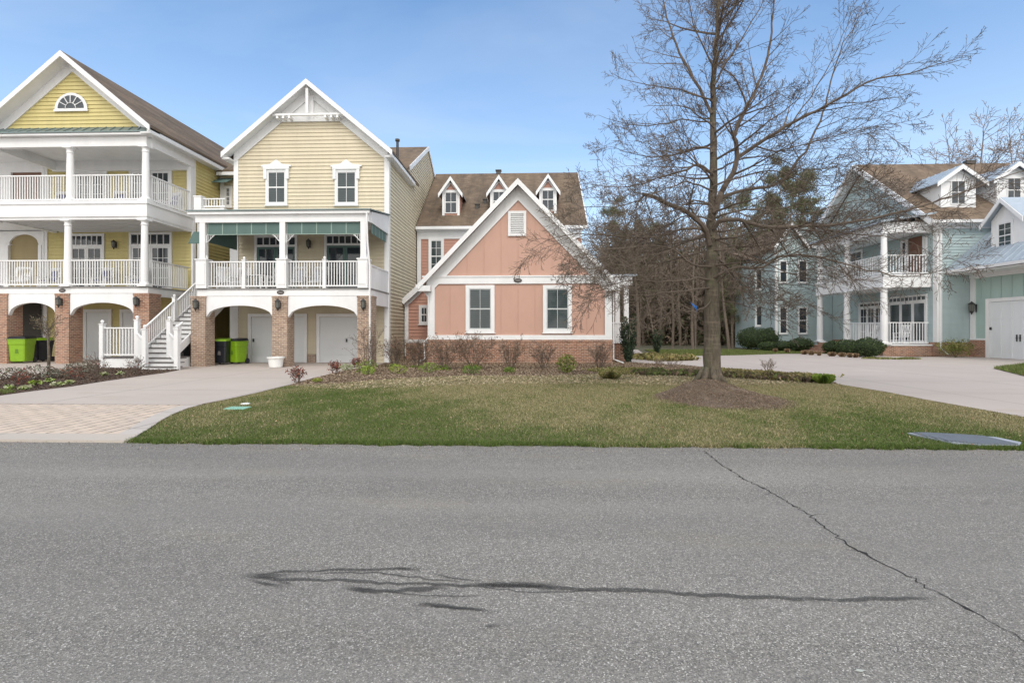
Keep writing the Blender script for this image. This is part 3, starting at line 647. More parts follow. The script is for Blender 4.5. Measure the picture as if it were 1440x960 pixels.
for pa, pb in ((279.5, 294), (392, 405.5), (505, 519)):
    x0, x1 = Xp(pa, YC), Xp(pb, YC); xc = (x0 + x1) / 2; m = MB(); zc = Zp(400, 366, YC)
    m.box(x0, x1, YC - .2, YC + .2, zd, zc); m.box(x0 - .03, x1 + .03, YC - .23, YC + .23, zc, zc + .05); m.box(x0 + .05, x1 - .05, YC - .22, YC - .2, zd + .15, zc - .12)
    m.lathe(xc, YC, [(.18, zc + .05), (.135, zc + .22)], 4); m.box(xc - .115, xc + .115, YC - .115, YC + .115, zc + .05, zbm); m.build('column', M['white'], cre)
    br = MB()
    for sg in (-1, 1):
        if (pa < 300 and sg < 0) or (pa > 500 and sg > 0): continue
        X0 = xc + sg * .115; zt = Zp(400, 329, YC); pr = [Vector((X0 + sg * .02, YC, zt - .32)), Vector((X0 + sg * .10, YC, zt - .26)), Vector((X0 + sg * .20, YC, zt - .14)), Vector((X0 + sg * .33, YC, zt - .03))]
        br.tube(pr, [.02] * 4, 4); br.beam((X0, YC, zt - .01), (X0 + sg * .36, YC, zt - .01), .03, .04); br.beam((X0 + sg * .01, YC, zt), (X0 + sg * .01, YC, zt - .36), .03, .03)
        for k in range(3): br.beam((X0 + sg * (.07 + .08 * k), YC, zt - .02), (X0 + sg * (.07 + .08 * k), YC, zt - .25 + .08 * k), .015, .015)
    if br.v: br.build('bracket', M['white'], cre)
xs = [Xp(p, YC) for p in (294, 343.5, 392, 405.5, 456.5, 505)]
for a, b in ((xs[0], xs[1] - .06), (xs[1] + .06, xs[2]), (xs[3], xs[4] - .06), (xs[4] + .06, xs[5])): railing(cre, (a, YC, zd), (b, YC, zd), Zp(400, 368, YC) - zd, .108)
for x in (xs[1], xs[4]): post(cre, x, YC, zd, Zp(400, 366, YC), .13)
m = MB(); m.box(XRC - .05, XRC - .0, YC + .2, YWC - .06, zd + .02, zd + .93); m.beam((XRC - .02, YC + .2, zd + .96), (XRC - .02, YWC - .06, zd + .96), .09, .06); m.build('side_panel', M['white'], cre)
# awning
za0, za1 = Zp(400, 329, YC), zbm
for pa, pb in ((293, 395), (404, 508)):
    m = MB(); tr = MB(); a, b = Xp(pa, YC), Xp(pb, YC); m.box(a, b, YC - .015, YC + .01, za0, za1 - .01)
    for k in range(6): x = a + (b - a) * (k + .0) / 5; tr.box(max(a, x - .015), min(b, x + .015), YC - .024, YC - .016, za0, za1 - .012)
    tr.box(a, b, YC - .023, YC - .015, za0 - .025, za0 - .001); ao = m.build('awning', M['awning'], cre); tr.build('awning_piping', M['awningtrim'], ao, local=True)
m = MB(); tr = MB(); m.box(XRC - .04, XRC - .02, YC + .3, YWC - .25, za0 + .05, za1 - .01)
for k in range(5): y = YC + .35 + k * .5; tr.box(XRC - .02, XRC - .012, y, y + .03, za0 + .05, za1 - .012)
ao = m.build('awning', M['awning'], cre); tr.build('awning_piping', M['awningtrim'], ao, local=True)
m = MB(); m.box(XPL + .14, XPL + .16, YC + .3, YWC - .2, za0 - .25, za1 - .01); m.build('awning', M['awning'], cre)
frenchdoor(cre, T, Xp(359, YWC), Xp(419, YWC), zd, Zp(390, 331, YWC), Zp(390, 346, YWC), 2, .03, 'glass', 6, 1, 1, 'awning')
frenchdoor(cre, T, Xp(457, YWC), Xp(515, YWC), zd, Zp(485, 329, YWC), Zp(485, 344, YWC), 2, .03, 'glass', 6, 1, 1, 'awning')
lantern(cre, TF(YWC - .03), Xp(436, YWC), Zp(436, 343, YWC), 1.1)
u0, u1, z0, z1 = R(355, 428, 446, 509.5, YWC); garage_door(cre, T, u0, u1, .03, z1, 6, .03, handle=u0 + .1)
u0, u1, z0, z1 = R(451, 510, 446, 509.5, YWC); garage_door(cre, T, u0, u1, .03, z1, 6, .03, handle=u0 + 1.25)
m = MB(); m.box(Xp(434, YWC), Xp(445, YWC), YWC - .09, YWC - .02, 0, .42); m.box(Xp(341, YWC), Xp(349, YWC), YWC - .09, YWC - .02, 0, .42); m.build('brick_base', M['bricktan'], cre)
downspout(cre, [Vector((Xp(516, YC - .2), YC - .22, zrf - .15)), Vector((XRC - .05, YC - .24, zrf - .35)), Vector((XRC - .02, YC - .22, zbm - .9)), Vector((XRC + .06, YC - .2, zd + .9)), Vector((XRC + .06, YC - .18, .1))])
m = MB(); m.box(XPL - .12, XPL + .1, YWC + .1, YWC + .3, 0, zrf); m.build('corner_board', M['white'], cre); m = MB(); m.box(Xp(324, YWC), Xp(330, YWC), YWC - .05, YWC + .1, 0, zbm); m.build('corner_board', M['white'], cre)

# ================================================================== LINK BETWEEN THE TWO (belongs to the cream house side)
lnk = thing('link_wing', 'narrow recessed wing joining the yellow and cream houses, with small balcony', 'house wing', ((XR_ + XPL) / 2, 28.3, 0))
Yk = Yat(308, XR_); m = MB(); zk0, zk1 = Zp(318, 300, Yk), Zp(318, 243, Yk)
m.box(XR_ + .05, XLC - .05, Yk, 38, zk0 - .4, zk1); lap(m, TF(Yk), [(XR_ + .05, zk0 - .4), (XLC - .05, zk0 - .4), (XLC - .05, zk1), (XR_ + .05, zk1)]); m.build('wall', M['cream'], lnk)
m = MB(); m.box(XR_ + .05, XLC - .05, Yk + 1.5, 38, 0, zk0 - .4); lap(m, TF(Yk + 1.5), [(XR_ + .05, 0), (XLC - .05, 0), (XLC - .05, zk0 - .4), (XR_ + .05, zk0 - .4)]); m.build('passage_shade_wall', M['shadewall'], lnk)
roofslab(lnk, [(XR_ + .1, Yk - .4, zk1 + .05), (XLC - .05, Yk - .4, zk1 + .05), (XLC - .05, Yk + 4.5, zk1 + 3.0), (XR_ + .1, Yk + 4.5, zk1 + 3.0)], .14, 'shingle')
m = MB(); m.box(XR_ + .1, XLC - .06, Yk - .42, Yk - .3, zk1 - .25, zk1 - .08); m.box(XR_ + .08, XR_ + .3, Yk - .06, Yk, zk0, zk1 - .3); m.build('fascia', M['white'], lnk)
u0, u1, z0, z1 = R(316, 327, 262, 292, Yk); window(lnk, TF(Yk), u0, u1, z0, z1, .1, 2, 4, base=.03)
m = MB(); m.slab([(u0 - .7, Yk - .7, z1 + .05), (u1 + .1, Yk - .7, z1 + .05), (u1 + .1, Yk, z1 + .45), (u0 - .7, Yk, z1 + .45)], .04); m.build('awning', M['awning'], lnk)
zb_ = Zp(300, 297, YC + 3.0) - .1; Yb = YC + 2.0
m = MB(); m.box(Xp(276, Yb), XLC - .1, Yb, Yk - .03, zb_ - .3, zb_); m.build('balcony_floor', M['white'], lnk)
railing(lnk, (Xp(284, Yb), Yb + .1, zb_), (XLC - .1, Yb + .1, zb_), Zp(300, 279, Yb) - zb_, .12); 
m = MB(); m.box(Xp(273.5, Yb), Xp(283.5, Yb), Yb - .05, Yb + .25, zb_ - .3, Zp(280, 277, Yb)); m.box(Xp(273, Yb), Xp(284, Yb), Yb - .07, Yb + .27, Zp(280, 277, Yb), Zp(280, 275.5, Yb)); m.build('balcony_pier', M['white'], lnk)
m = MB(); xx = Xp(270, 22.6); m.slab([(Xp(265, 22.8), 22.8, Zp(270, 341, 22.8)), (Xp(290, 22.8), 22.8, Zp(270, 341, 22.8)), (Xp(290, 23.5), 23.5, Zp(270, 326, 23.5)), (Xp(272, 23.5), 23.5, Zp(270, 326, 23.5))], .05); m.build('entry_canopy', M['awning'], lnk)
m = MB(); m.box(XR_ + .09, Xp(287, YW + .3), YW + .2, YW + .35, 0, zut + .6); m.build('entry_panel', M['white'], lnk)
m = MB(); m.box(XR_ + .1, XPL - .02, 23.75, Yk + 1.4, zd - .1, zd); m.build('landing_floor', M['deck'], lnk)
# ================================================================== OUTDOOR STAIRS
st = thing('outdoor_stairs', 'white wooden stairs with ball topped posts climbing from the bed to the raised porch', 'stairs', (-14.6, 19.4, 0))
XA, XB = Xp(193, 19.5) + .0, Xp(238.5, 19.5); YS = 19.5; zl = .46; n = 15; Ye_ = 23.75; rz = (zd - zl) / n; ry = (Ye_ - YS - .1) / n
tr_, rs = MB(), MB()
for i in range(n):
    y0 = YS + .1 + i * ry; z = zl + (i + 1) * rz
    tr_.box(XA + .06, XB - .06, y0 - .03, y0 + ry, z - .04, z); rs.box(XA + .07, XB - .07, y0, y0 + .02, z - rz, z - .041)
XC0, XC1 = Xp(204, 18.8), Xp(249, 18.8)
for i in range(3):
    yy = 18.75 + i * .26; zz = (i + 1) * zl / 3; sx = i * .10
    tr_.box(XC0 - sx * 2 , XC1 + .04 - sx, yy - .03, yy + .30, zz - .035, zz); rs.box(XC0 + .02 - sx * 2, XC1 - sx, yy, yy + .02, zz - zl / 3, zz - .036)
XP1 = Xp(144, 19.5)
tr_.box(XP1 - .05, XB, YS - .02, YS + 1.2, zl - .04, zl); rs.box(XP1 - .04, XC0 - .1, YS, YS + .03, 0.0, zl - .041)
rs.box(XB - .03, XB, YS, YS + 1.2, 0, zl - .041)
tr_.build('tread', M['tread'], st); rs.build('riser', M['white'], st)
for x in (XA, XB):
    m = MB(); m.beam((x, YS + .1, zl + .02), (x, Ye_, zd - .03), .06, .30); m.build('stringer', M['white'], st)
p2 = Vector((XA, YS, zl)); zp2 = Zp(193, 450, YS); post(st, XA, YS, 0, zp2, .15)
post(st, XB, YS, 0, Zp(238, 451, YS), .15); post(st, XP1, YS, 0, Zp(144, 456, YS), .15)
post(st, XC0, 18.8, 0, Zp(203, 463, 18.8), .15); post(st, XC1, 18.8, 0, Zp(249, 463, 18.8), .15)
zf = lambda y: zl + (y - YS - .1) / (Ye_ - YS - .1) * (zd - zl)
ym = YS + 2.1; post(st, XA, ym, zf(ym) - .3, zf(ym) + 1.12, .13)
railing(st, (XP1 + .08, YS, zl), (XA - .08, YS, zl), Zp(170, 461, YS) - zl, .115)
railing(st, (XA, YS + .08, zf(YS + .1)), (XA, ym - .06, zf(ym)), .95, .115); railing(st, (XA, ym + .07, zf(ym)), (XA, Ye_, zd), .95, .115)
railing(st, (XB, YS + .08, zf(YS + .1)), (XB, YC - .45, zf(YC - .45)), .95, .10); railing(st, (XB, YC + .5, zf(YC + .5)), (XB, Ye_, zd), .95, .115)
railing(st, (XA + .04, YS - .05, zl - .02), (XC0 - .02, 18.86, .12), .95, .11); railing(st, (XB + .04, YS - .05, zl - .02), (XC1 - .02, 18.86, .12), .95, .11)

# ================================================================== PINK HOUSE
YP = 23.5
XA_, XB_ = Xp(603, YP), Xp(859.5, YP)
pnk = thing('coral_house', 'coral pink house with wide front gable, brown shingle roof and three small dormers', 'house', ((XA_ + XB_) / 2, YP, 0))
zbr = Zp(730, 477.5, YP); zbs = Zp(730, 471, YP); zh0, zh1 = Zp(730, 399, YP), Zp(730, 388, YP)
xg = Xp(728.5, YP); YGo = YP - .45; zgr = Zp(726.5, 252, YGo); xel = Xp(588, YGo); zge = Zp(588, 400, YGo); slp = (zgr - zge) / (xg - xel); xer = 2 * xg - xel
YE = Yat(583, XRC) ; zE = Zp(583, 320, YE); YR = Yat(611.5, XRC); zR = Zp(611.5, 246, YR); mR = (zR - zE) / (YR - YE); XRR = Xp(812, YR)
YMW = YE + .35
w = MB(); w.box(XA_ + .01, XB_ - .01, YP + .01, YMW + 1, 0, zh0)
w.prism([(XA_ + .01, zh0), (XB_ - .01, zh0), (XB_ - .01, zh1 - .0), (xg, zgr - .35), (XA_ + .01, zh1)], lambda u, o, z: Vector((u, YP + .012 + o, z)), 0, YMW + 1 - YP)
for k in range(-6, 7):
    u = xg + k * .785
    if XA_ < u < XB_:
        zt = min(zgr - .45, zgr - .3 - abs(u - xg) * slp); w.box(u - .012, u + .012, YP - .006, YP + .012, zh1, zt) if zt > zh1 else None
        if not any(a - .05 < u < b + .05 for a, b in ((Xp(655, YP), Xp(695, YP)), (Xp(763, YP), Xp(804, YP)))): w.box(u - .012, u + .012, YP - .006, YP + .012, zbs, zh0)
w.build('wall', M['pink'], pnk)
w = MB(); w.box(XRC + .1, XRR - .3, YMW, 2 * YR - YMW, 0, zE + .05); w.prism([(YMW + .2, zE + .05), (2 * YR - YMW - .2, zE + .05), (YR, zR - .3)], lambda u, o, z: Vector((XRR - .35 - o, u, z)), 0, XRR - XRC - .6)
lap(w, TF(YMW), [(XRC + .08, 1), (XRR - .3, 1), (XRR - .3, zE), (XRC + .08, zE)]); w.build('rear_wall', M['pinklap'], pnk)
m = MB(); m.box(XA_ - .04, XB_ + .04, YP - .07, YP + 6, 0, zbr - .1); m.box(XA_ - .06, XB_ + .06, YP - .09, YP + 6, zbr - .098, zbr); m.build('brick_base', M['brickred'], pnk)
m = MB()
m.box(XA_ - .03, XB_ + .03, YP - .06, YP + 5, zbr + .002, zbs); m.box(XA_ - .03, Xp(611.5, YP), YP - .055, YP + .1, zbs, zh0); m.box(Xp(850.5, YP), XB_ + .03, YP - .055, YP + .1, zbs, zh0)
m.box(XA_ - .03, XB_ + .35, YP - .058, YP + .1, zh0, zh1 - .05); m.box(XA_ - .3, XB_ + .5, YP - .09, YP - .0, zh1 - .05, zh1 + .015)
m.build('trim_board', M['white'], pnk)
# front gable roof
YV = YE + (zgr - zE) / mR
for sg in (-1, 1):
    xe = xg + sg * (xg - xel)
    yend = YE + (zge - zE) / mR
    roofslab(pnk, [(xg, YGo - .02, zgr + .05), (xe, YGo - .02, zge + .05), (xe, YMW + .0, zge + .05), (xg, YV + .3, zgr + .05)], .08, 'seam')
    m = MB(); m.chev(TF(YGo - .02), xg, zgr + .03, xg - xel, zgr - zge, .28, 0, .06) if sg > 0 else None; m.slab([(xg, YGo, zgr - .04), (xe, YGo, zge - .04), (xe, YMW, zge - .04), (xg, YP, zgr - .04)], .03)
    m.chev(TF(YP + .0), xg, zgr - .16, xg - xel - .3, (xg - xel - .3) * slp, .68, 0, .05) if sg > 0 else None
    x2 = xe - sg * .0; m.box(min(x2, x2 - sg * .55), max(x2, x2 - sg * .55), YGo - .04, YP - .06, zge - .30, zge - .05); m.build('rake_board', M['white'], pnk)
    m = MB(); x0 = xe if sg > 0 else xe - .12; m.box(x0, x0 + .12, YGo, YMW, zge - .16, zge + .0); m.build('gutter', M['white'], pnk)
# gable ends of a rear roof
m = MB(); m.slab([(XRC + .08, YE, zE + .06), (XRR, YE, zE + .06), (XRR, YR, zR + .06), (XRC + .08, YR, zR + .06)], .14); m.slab([(XRC + .08, 2 * YR - YE, zE + .06), (XRR, 2 * YR - YE, zE + .06), (XRR, YR, zR + .06), (XRC + .08, YR, zR + .06)], .14); m.build('roof', M['shingle'], pnk)
m = MB(); m.box(XRC + .08, XRR, YE - .12, YE - .0, zE - .12, zE + .04); m.box(XRC + .08, XRR - .2, YE + .02, YMW - .03, zE - .17, zE - .12); m.box(XRC + .08, XRR - .3, YMW - .07, YMW - .034, zE - .6, zE - .17); m.box(XRC + .08, XRC + .3, YMW - .06, YMW, 1, zE - .6)
m.beam((XRR + .02, YR, zR - .06), (XRR + .02, YE, zE - .06), .05, .22); m.build('fascia', M['white'], pnk)
T = TF(YP)
for pa, pb in ((655, 695.5), (763.6, 804.2)):
    u0, u1, z0, z1 = R(pa, pb, 401, 467.6, YP); window(pnk, T, u0, u1, z0, z1, .16, 2, 2, True, 'glassblind', 'door', base=.005)
u0, u1, z0, z1 = R(714.5, 740, 297, 332, YP); m = MB(); t_ = .12; m.obox(T, u0 + .02, u1 - .02, .005, .012, z0 + .02, z1 - .02)
m.obox(T, u0, u0 + t_, 0, .07, z0, z1); m.obox(T, u1 - t_, u1, 0, .07, z0, z1); m.obox(T, u0 + t_, u1 - t_, 0, .07, z1 - t_, z1); m.obox(T, u0 + t_, u1 - t_, 0, .07, z0, z0 + t_)
nl = 9
for i in range(nl):
    zz = z0 + t_ + (z1 - z0 - 2 * t_) * (i + .5) / nl; m.beam((u0 + t_, YP - .035, zz), (u1 - t_, YP - .035, zz), .07, .022, up=(0, -.6, .8))
m.build('gable_vent', M['white'], pnk)
plaque(pnk, T, Xp(728.3, YP), Zp(728, 394.5, YP), .19, .10, .06)
u0, u1, z0, z1 = R(603, 624.5, 335, 386, YMW); window(pnk, TF(YMW), u0, u1, z0, z1, .12, 2, 4, True, 'glassblind', 'white', base=.035)
# dormers
for (xa, xb, xt, ya, ye, yb, w0, w1, wy0, wy1, aw, lbl) in ((622.5, 647, 633, 249, 269, 304, 626.8, 641.6, 270, 299, 615.6, 'l'), (689, 714, 701, 247, 268, 304, 694, 709.5, 268, 298, 683, 'm'), (760, 784.5, 770, 245.6, 266, 301, 763, 778, 266, 295.5, 753, 'r')):
    h = hitroof((xa + xb) / 2, yb, YE, zE, mR); Yd = h.y
    xc = Xp(xt, Yd - .2); hw_ = (Xp(xb, Yd) - Xp(xa, Yd)) / 2 ; zc_ = Xp((w0 + w1) / 2, Yd); xc = zc_
    dormer(pnk, xc, hw_, Yd, h.z - .1, Zp(xt, ye - 1, Yd), Zp(xt, ya, Yd - .22), YE, zE, mR, 'pinklap', 'seam', .14, .25, (Xp(w0, Yd), Xp(w1, Yd), Zp(xt, wy1, Yd), Zp(xt, wy0, Yd)), .2)
# roof vents
for px, py in ((671, 291), (682, 284)):
    h = hitroof(px, py + 3, YE, zE, mR); m = MB(); m.box(h.x - .1, h.x + .1, h.y - .1, h.y + .15, h.z - .1, h.z + .25); m.box(h.x - .14, h.x + .14, h.y - .14, h.y + .16, h.z + .251, h.z + .3); m.build('roof_vent', M['rust'], pnk)
m = MB(); x = Xp(701, YR); m.box(x - .16, x + .16, YR - .1, YR + .2, zR, zR + .22); m.box(x - .2, x + .2, YR - .14, YR + .24, zR + .221, zR + .28); m.build('roof_vent', M['rust'], pnk)
# low left wing
YL = 26.3; w = MB(); xl0, xl1 = XRC + .1, XA_ + .05
zla, zlb = Zp(570, 424, YL), Zp(592, 404, YL); slw = (zlb - zla) / (Xp(592, YL) - Xp(570, YL)); zt1 = zla + slw * (xl1 - xl0)
P = [(xl0, Zp(585, 482, YL)), (xl1, Zp(585, 482, YL)), (xl1, zt1), (xl0, zla)]
w.prism(P, lambda u, o, z: Vector((u, YL + .01 + o, z)), 0, 3); lap(w, TF(YL), P); w.build('side_wing_wall', M['pinklap'], pnk)
m = MB(); m.box(xl0, xl1, YL - .05, YL + 3, 0, Zp(585, 482.5, YL)); m.build('side_wing_brick', M['brickred'], pnk)
roofslab(pnk, [(xl0 - .1, YL - .35, zla + .12), (xl1, YL - .35, zt1 + .22), (xl1, YMW, zt1 + .22), (xl0 - .1, YMW, zla + .12)], .08, 'seam')
m = MB(); m.beam((xl0 - .1, YL - .36, zla - .06), (xl1, YL - .36, zt1 + .04), .05, .26); m.box(xl0 - .04, xl0 + .16, YL - .05, YL + .05, Zp(585, 481, YL), zla); m.box(xl0, xl1, YL - .06, YL + .0, Zp(585, 482, YL), Zp(585, 477, YL))
m.beam((xl0, YL - .04, zla - .12), (xl1, YL - .04, zt1 - .02), .04, .3); m.build('side_wing_trim', M['white'], pnk)
u0, u1, z0, z1 = R(589.5, 604, 429, 456, YL); window(pnk, TF(YL), u0, u1, z0, z1, .1, 2, 2, True, 'glass', 'white', base=.035)
downspout(pnk, [Vector((xl0 - .02, YL - .3, zla)), Vector((xl0 + .02, YL - .12, zla - .3)), Vector((xl0 + .02, YL - .12, .2))])
downspout(pnk, [Vector((xel + .1, YGo + .1, zge - .15)), Vector((xel + .25, YP - .1, zge - .35)), Vector((XA_ + .0, YP - .12, zge - .55)), Vector((XA_ + .0, YP - .12, zbr + .1)), Vector((XA_ - .18, YP - .2, zbr - .1)), Vector((XA_ - .16, YP - .2, .22)), Vector((XA_ - .35, YP - .35, .12))])
downspout(pnk, [Vector((XB_ + .12, YP + .1, zge - .2)), Vector((XB_ + .12, YP + .1, .2)), Vector((XB_ + .5, YP - .3, .06))])
# right side porch
x0, x1 = XB_ + .04, Xp(884, 25.6); zf_ = Zp(870, 480, 25.6)
m = MB(); m.box(x0, x1, 25.3, 29, 0, zf_ - .08); m.build('porch_base', M['brickred'], pnk)
m = MB(); m.box(x0, x1 + .05, 25.2, 29, zf_ - .078, zf_); m.build('porch_floor', M['white'], pnk); m = MB(); m.box(x0, x1 + .1, 25.2, 29, Zp(870, 402, 25.6), Zp(870, 388, 25.6)); m.build('porch_beam', M['white'], pnk)
for px in (868, 880.5): m = MB(); xx = Xp(px, 25.4); m.box(xx - .11, xx + .11, 25.3, 25.5, zf_, Zp(870, 402, 25.6)); m.build('column', M['white'], pnk)
m = MB(); xx = x1 - .1; m.box(xx - .11, xx + .11, 28.4, 28.6, zf_, Zp(870, 402, 25.6)); m.build('column', M['white'], pnk)
railing(pnk, (x0, 25.3, zf_), (Xp(876, 25.4), 25.3, zf_), Zp(870, 454, 25.4) - zf_, .13)
roofslab(pnk, [(x0 - .1, 25.0, Zp(870, 388, 25.6) + .02), (x1 + .3, 25.0, Zp(870, 388, 25.6) + .02), (x1 + .3, 29, Zp(870, 388, 25.6) + .25), (x0 - .1, 29, Zp(870, 388, 25.6) + .25)], .08, 'seam')

# ================================================================== SEAFOAM HOUSE
YT = 30.4
X0 = Xp(1318, YT); XG = Xp(1364, YT)
tea = thing('seafoam_house', 'blue green house with two storey side porch, brown roof and garage facing left', 'house', (X0 + 4, YT, 0))
YTe = YT - .5; XK = Xp(1310, YTe); zEt = Zp(1310, 310, YTe); YRt = Yat(1200, XK); zRt = Zp(1200, 233, YRt); mT = (zRt - zEt) / (YRt - YTe); YTb = 2 * YRt - YTe; X9 = X0 + 15
zt0 = Zp(1343, 481, YT)
w = MB(); w.box(X0 + .02, X9, YT + .01, YTb - .5, 0, zEt); w.prism([(YT + .01, zEt), (YTb - .5, zEt), (YRt, zRt - .25)], lambda u, o, z: Vector((X0 + .02 + o, u, z)), 0, 15)
lap(w, TF(YT), [(X0, zt0), (X9, zt0), (X9, zEt), (X0, zEt)]); lap(w, TL(X0), [(YT, zt0), (YTb - .5, zt0), (YTb - .5, zEt), (YT, zEt)]); lap(w, TL(X0), [(YT, zEt), (YTb - .5, zEt), (YRt, zRt - .35)])
w.build('wall', M['teal'], tea)
m = MB(); m.box(X0 - .03, XG, YT - .05, YTb, 0, zt0); m.build('brick_base', M['brickred'], tea)
m = MB(); m.box(X0 - .06, X0 + .24, YT - .06, YT + .24, zt0, zEt - .1); m.box(X0 - .1, X9, YT - .07, YT - .032, zEt - .38, zEt - .1); m.build('corner_board', M['white'], tea)
m = MB()
m.slab([(XK, YTe, zEt + .06), (X9, YTe, zEt + .06), (X9, YRt, zRt + .06), (XK, YRt, zRt + .06)], .14); m.slab([(XK, YTb, zEt + .06), (X9, YTb, zEt + .06), (X9, YRt, zRt + .06), (XK, YRt, zRt + .06)], .14)
m.build('roof', M['shingle_tan'], tea)
m = MB(); m.beam((XK - .02, YRt, zRt - .07), (XK - .02, YTe, zEt - .07), .06, .34); m.beam((XK - .02, YRt, zRt - .07), (XK - .02, YTb, zEt - .07), .06, .34)
m.slab([(XK, YTe, zEt - .1), (XK, YRt, zRt - .1), (X0, YRt, zRt - .1), (X0, YTe, zEt - .1)], .03); m.slab([(XK, YTb, zEt - .1), (XK, YRt, zRt - .1), (X0, YRt, zRt - .1), (X0, YTb, zEt - .1)], .03)
m.box(XK, X9, YTe - .12, YTe, zEt - .14, zEt + .03); m.box(XK, X9, YTe + .0, YT - .0, zEt - .19, zEt - .145); m.build('rake_board', M['white'], tea)
m = MB(); xx = X0 + 8.4; m.box(Xp(1363, YRt) - .3, Xp(1363, YRt) + .3, YRt - .2, YRt + .2, zRt, zRt + .25); m.build('roof_vent', M['rust'], tea)
for (xc_, xl, xr, ya, ye, yb, wa, wb, wy0, wy1) in ((1349, 1325, 1364, 235, 252, 293, 1338, 1356, 255, 286), (1427, 1404, 1446, 231, 248, 290, 1417, 1434, 251, 284)):
    h = hitroof(xr - 5, yb, YTe, zEt, mT); Yd = h.y; xm = Xp((wa + wb) / 2, Yd)
    dormer(tea, xm, 1.0, Yd, h.z - .1, Zp(xc_, ye, Yd), Zp(xc_, ya, Yd), YTe, zEt, mT, 'white', 'seam', .2, .35, (Xp(wa, Yd), Xp(wb, Yd), Zp(xc_, wy1, Yd), Zp(xc_, wy0, Yd)), .45, True)
# side porch
YQ = 30.9; XQ = Xp(1243, YQ); zq = Zp(1243, 484, YQ); zq1 = Zp(1239, 404, YQ); zq2 = Zp(1239, 386, YQ); zq3 = Zp(1239, 328, YQ); zq4 = Zp(1239, 313, YQ)
Yc_ = [YQ, Yat(1191, XQ), Yat(1153, XQ)]; Yqe = Yc_[2] + .25
m = MB(); m.box(XQ - .15, X0 - .032, YQ - .15, Yqe - 2.5, 0, zq - .08); m.build('porch_base', M['brickred'], tea)
m = MB(); m.box(XQ - .2, X0 - .03, YQ - .2, Yqe, zq - .078, zq); m.box(XQ - .15, X0 - .035, YQ - .15, Yqe, zq1, zq2); m.box(XQ - .2, XQ - .15, YQ - .2, Yqe, zq2 - .12, zq2); m.box(XQ - .2, X0 - .07, YQ - .2, YQ - .15, zq2 - .12, zq2); m.build('porch_floor', M['white'], tea); m = MB()
m.box(XQ - .15, X0 - .035, YQ - .15, YQ + .15, zq3, zq4); m.box(XQ - .15, XQ + .15, YQ + .15, Yqe, zq3, zq4); m.box(XQ + .15, X0 - .035, YQ + .15, Yqe, zq3 + .12, zq3 + .17); m.build('porch_beam', M['white'], tea)
roofslab(tea, [(XQ - .5, YQ - .5, zq4 + .03), (XQ - .5, Yqe + .3, zq4 + .03), (X0 - .04, Yqe + .3, zq4 + .5), (X0 - .04, YQ - .5, zq4 + .5)], .1, 'seam')
for y in Yc_: roundcol(tea, XQ, y, zq, zq1, .2); roundcol(tea, XQ, y, zq2, zq3, .18)
hr = Zp(1243, 453.5, YQ) - zq; hr2 = Zp(1243, 359, YQ) - zq2
railing(tea, (XQ + .2, YQ, zq), (X0 - .12, YQ, zq), hr, .16); railing(tea, (XQ, Yc_[0] + .2, zq), (XQ, Yc_[1] - .2, zq), hr, .16)
railing(tea, (XQ + .2, YQ, zq2), (X0 - .12, YQ, zq2), hr2, .16)
for a, b in ((0, 1), (1, 2)): railing(tea, (XQ, Yc_[a] + .2, zq2), (XQ, Yc_[b] - .2, zq2), hr2, .16)
m = MB()
for i in range(4): m.box(XQ - 1.4 + i * .32, XQ - .16, Yc_[2] - 2.1, Yc_[2] - .5, i * .17, (i + 1) * .17)
m.build('porch_step', M['brickred'], tea)
T = TL(X0)
def YL_(px): return Yat(px, X0)
def ZL_(px, py): return Zp(px, py, YL_(px))
frenchdoor(tea, T, YL_(1305), YL_(1250), zq + .02, ZL_(1305, 413), ZL_(1305, 422), 3, .03, 'glassblind', 9, 1, 1)
frenchdoor(tea, T, YL_(1244), YL_(1209), zq + .02, ZL_(1244, 423), ZL_(1244, 430), 3, .03, 'glass', 6, 2, 4)
m = MB(); m.obox(T, YL_(1297), YL_(1279), .03, .07, zq2, ZL_(1290, 333)); m.build('wood_door', M['reddoor'], tea)
window(tea, T, YL_(1277), YL_(1268), zq2 + .3, ZL_(1277, 337), .1, 1, 4, base=.03)
window(tea, T, YL_(1214), YL_(1196), zq2 + .3, ZL_(1214, 350), .12, 2, 4, base=.03)
window(tea, T, YL_(1305), YL_(1299), zq2 + .3, ZL_(1300, 333), .1, 1, 4, base=.03)
# rear wing
YZ = 40.6; xz0, xz1 = Xp(1091, YZ), X0 - .05; zz = Zp(1115, 366, YZ); xgc = Xp(1110, YZ); 
w = MB(); zze = Zp(1110, 348, YZ); zza = Zp(1108, 314, YZ)
w.box(xz0, xz1, YZ + .01, YZ + 7, 0, zze); w.prism([(xz0, zze), (xz1, zze), (xz1, zze + .2), (xgc + 1.2, zza - .2), (xz0 + .2, zze + .3)], lambda u, o, z: Vector((u, YZ + .012 + o, z)), 0, 6)
lap(w, TF(YZ), [(xz0, .4), (xz1, .4), (xz1, zze), (xz0, zze)]); lap(w, TF(YZ), [(xz0, zze), (2 * xgc - xz0, zze), (xgc, zza - .2)])
w.build('wing_wall', M['teal'], tea)
m = MB(); sw = (zza - zze) / (xgc - xz0 + .3)
m.slab([(xgc, YZ - .4, zza), (xz0 - .3, YZ - .4, zze), (xz0 - .3, YZ + 7, zze), (xgc, YZ + 7, zza)], .14); m.slab([(xgc, YZ - .4, zza), (xgc + (xgc - xz0 + .3), YZ - .4, zze), (xgc + (xgc - xz0 + .3), YZ + 7, zze), (xgc, YZ + 7, zza)], .14)
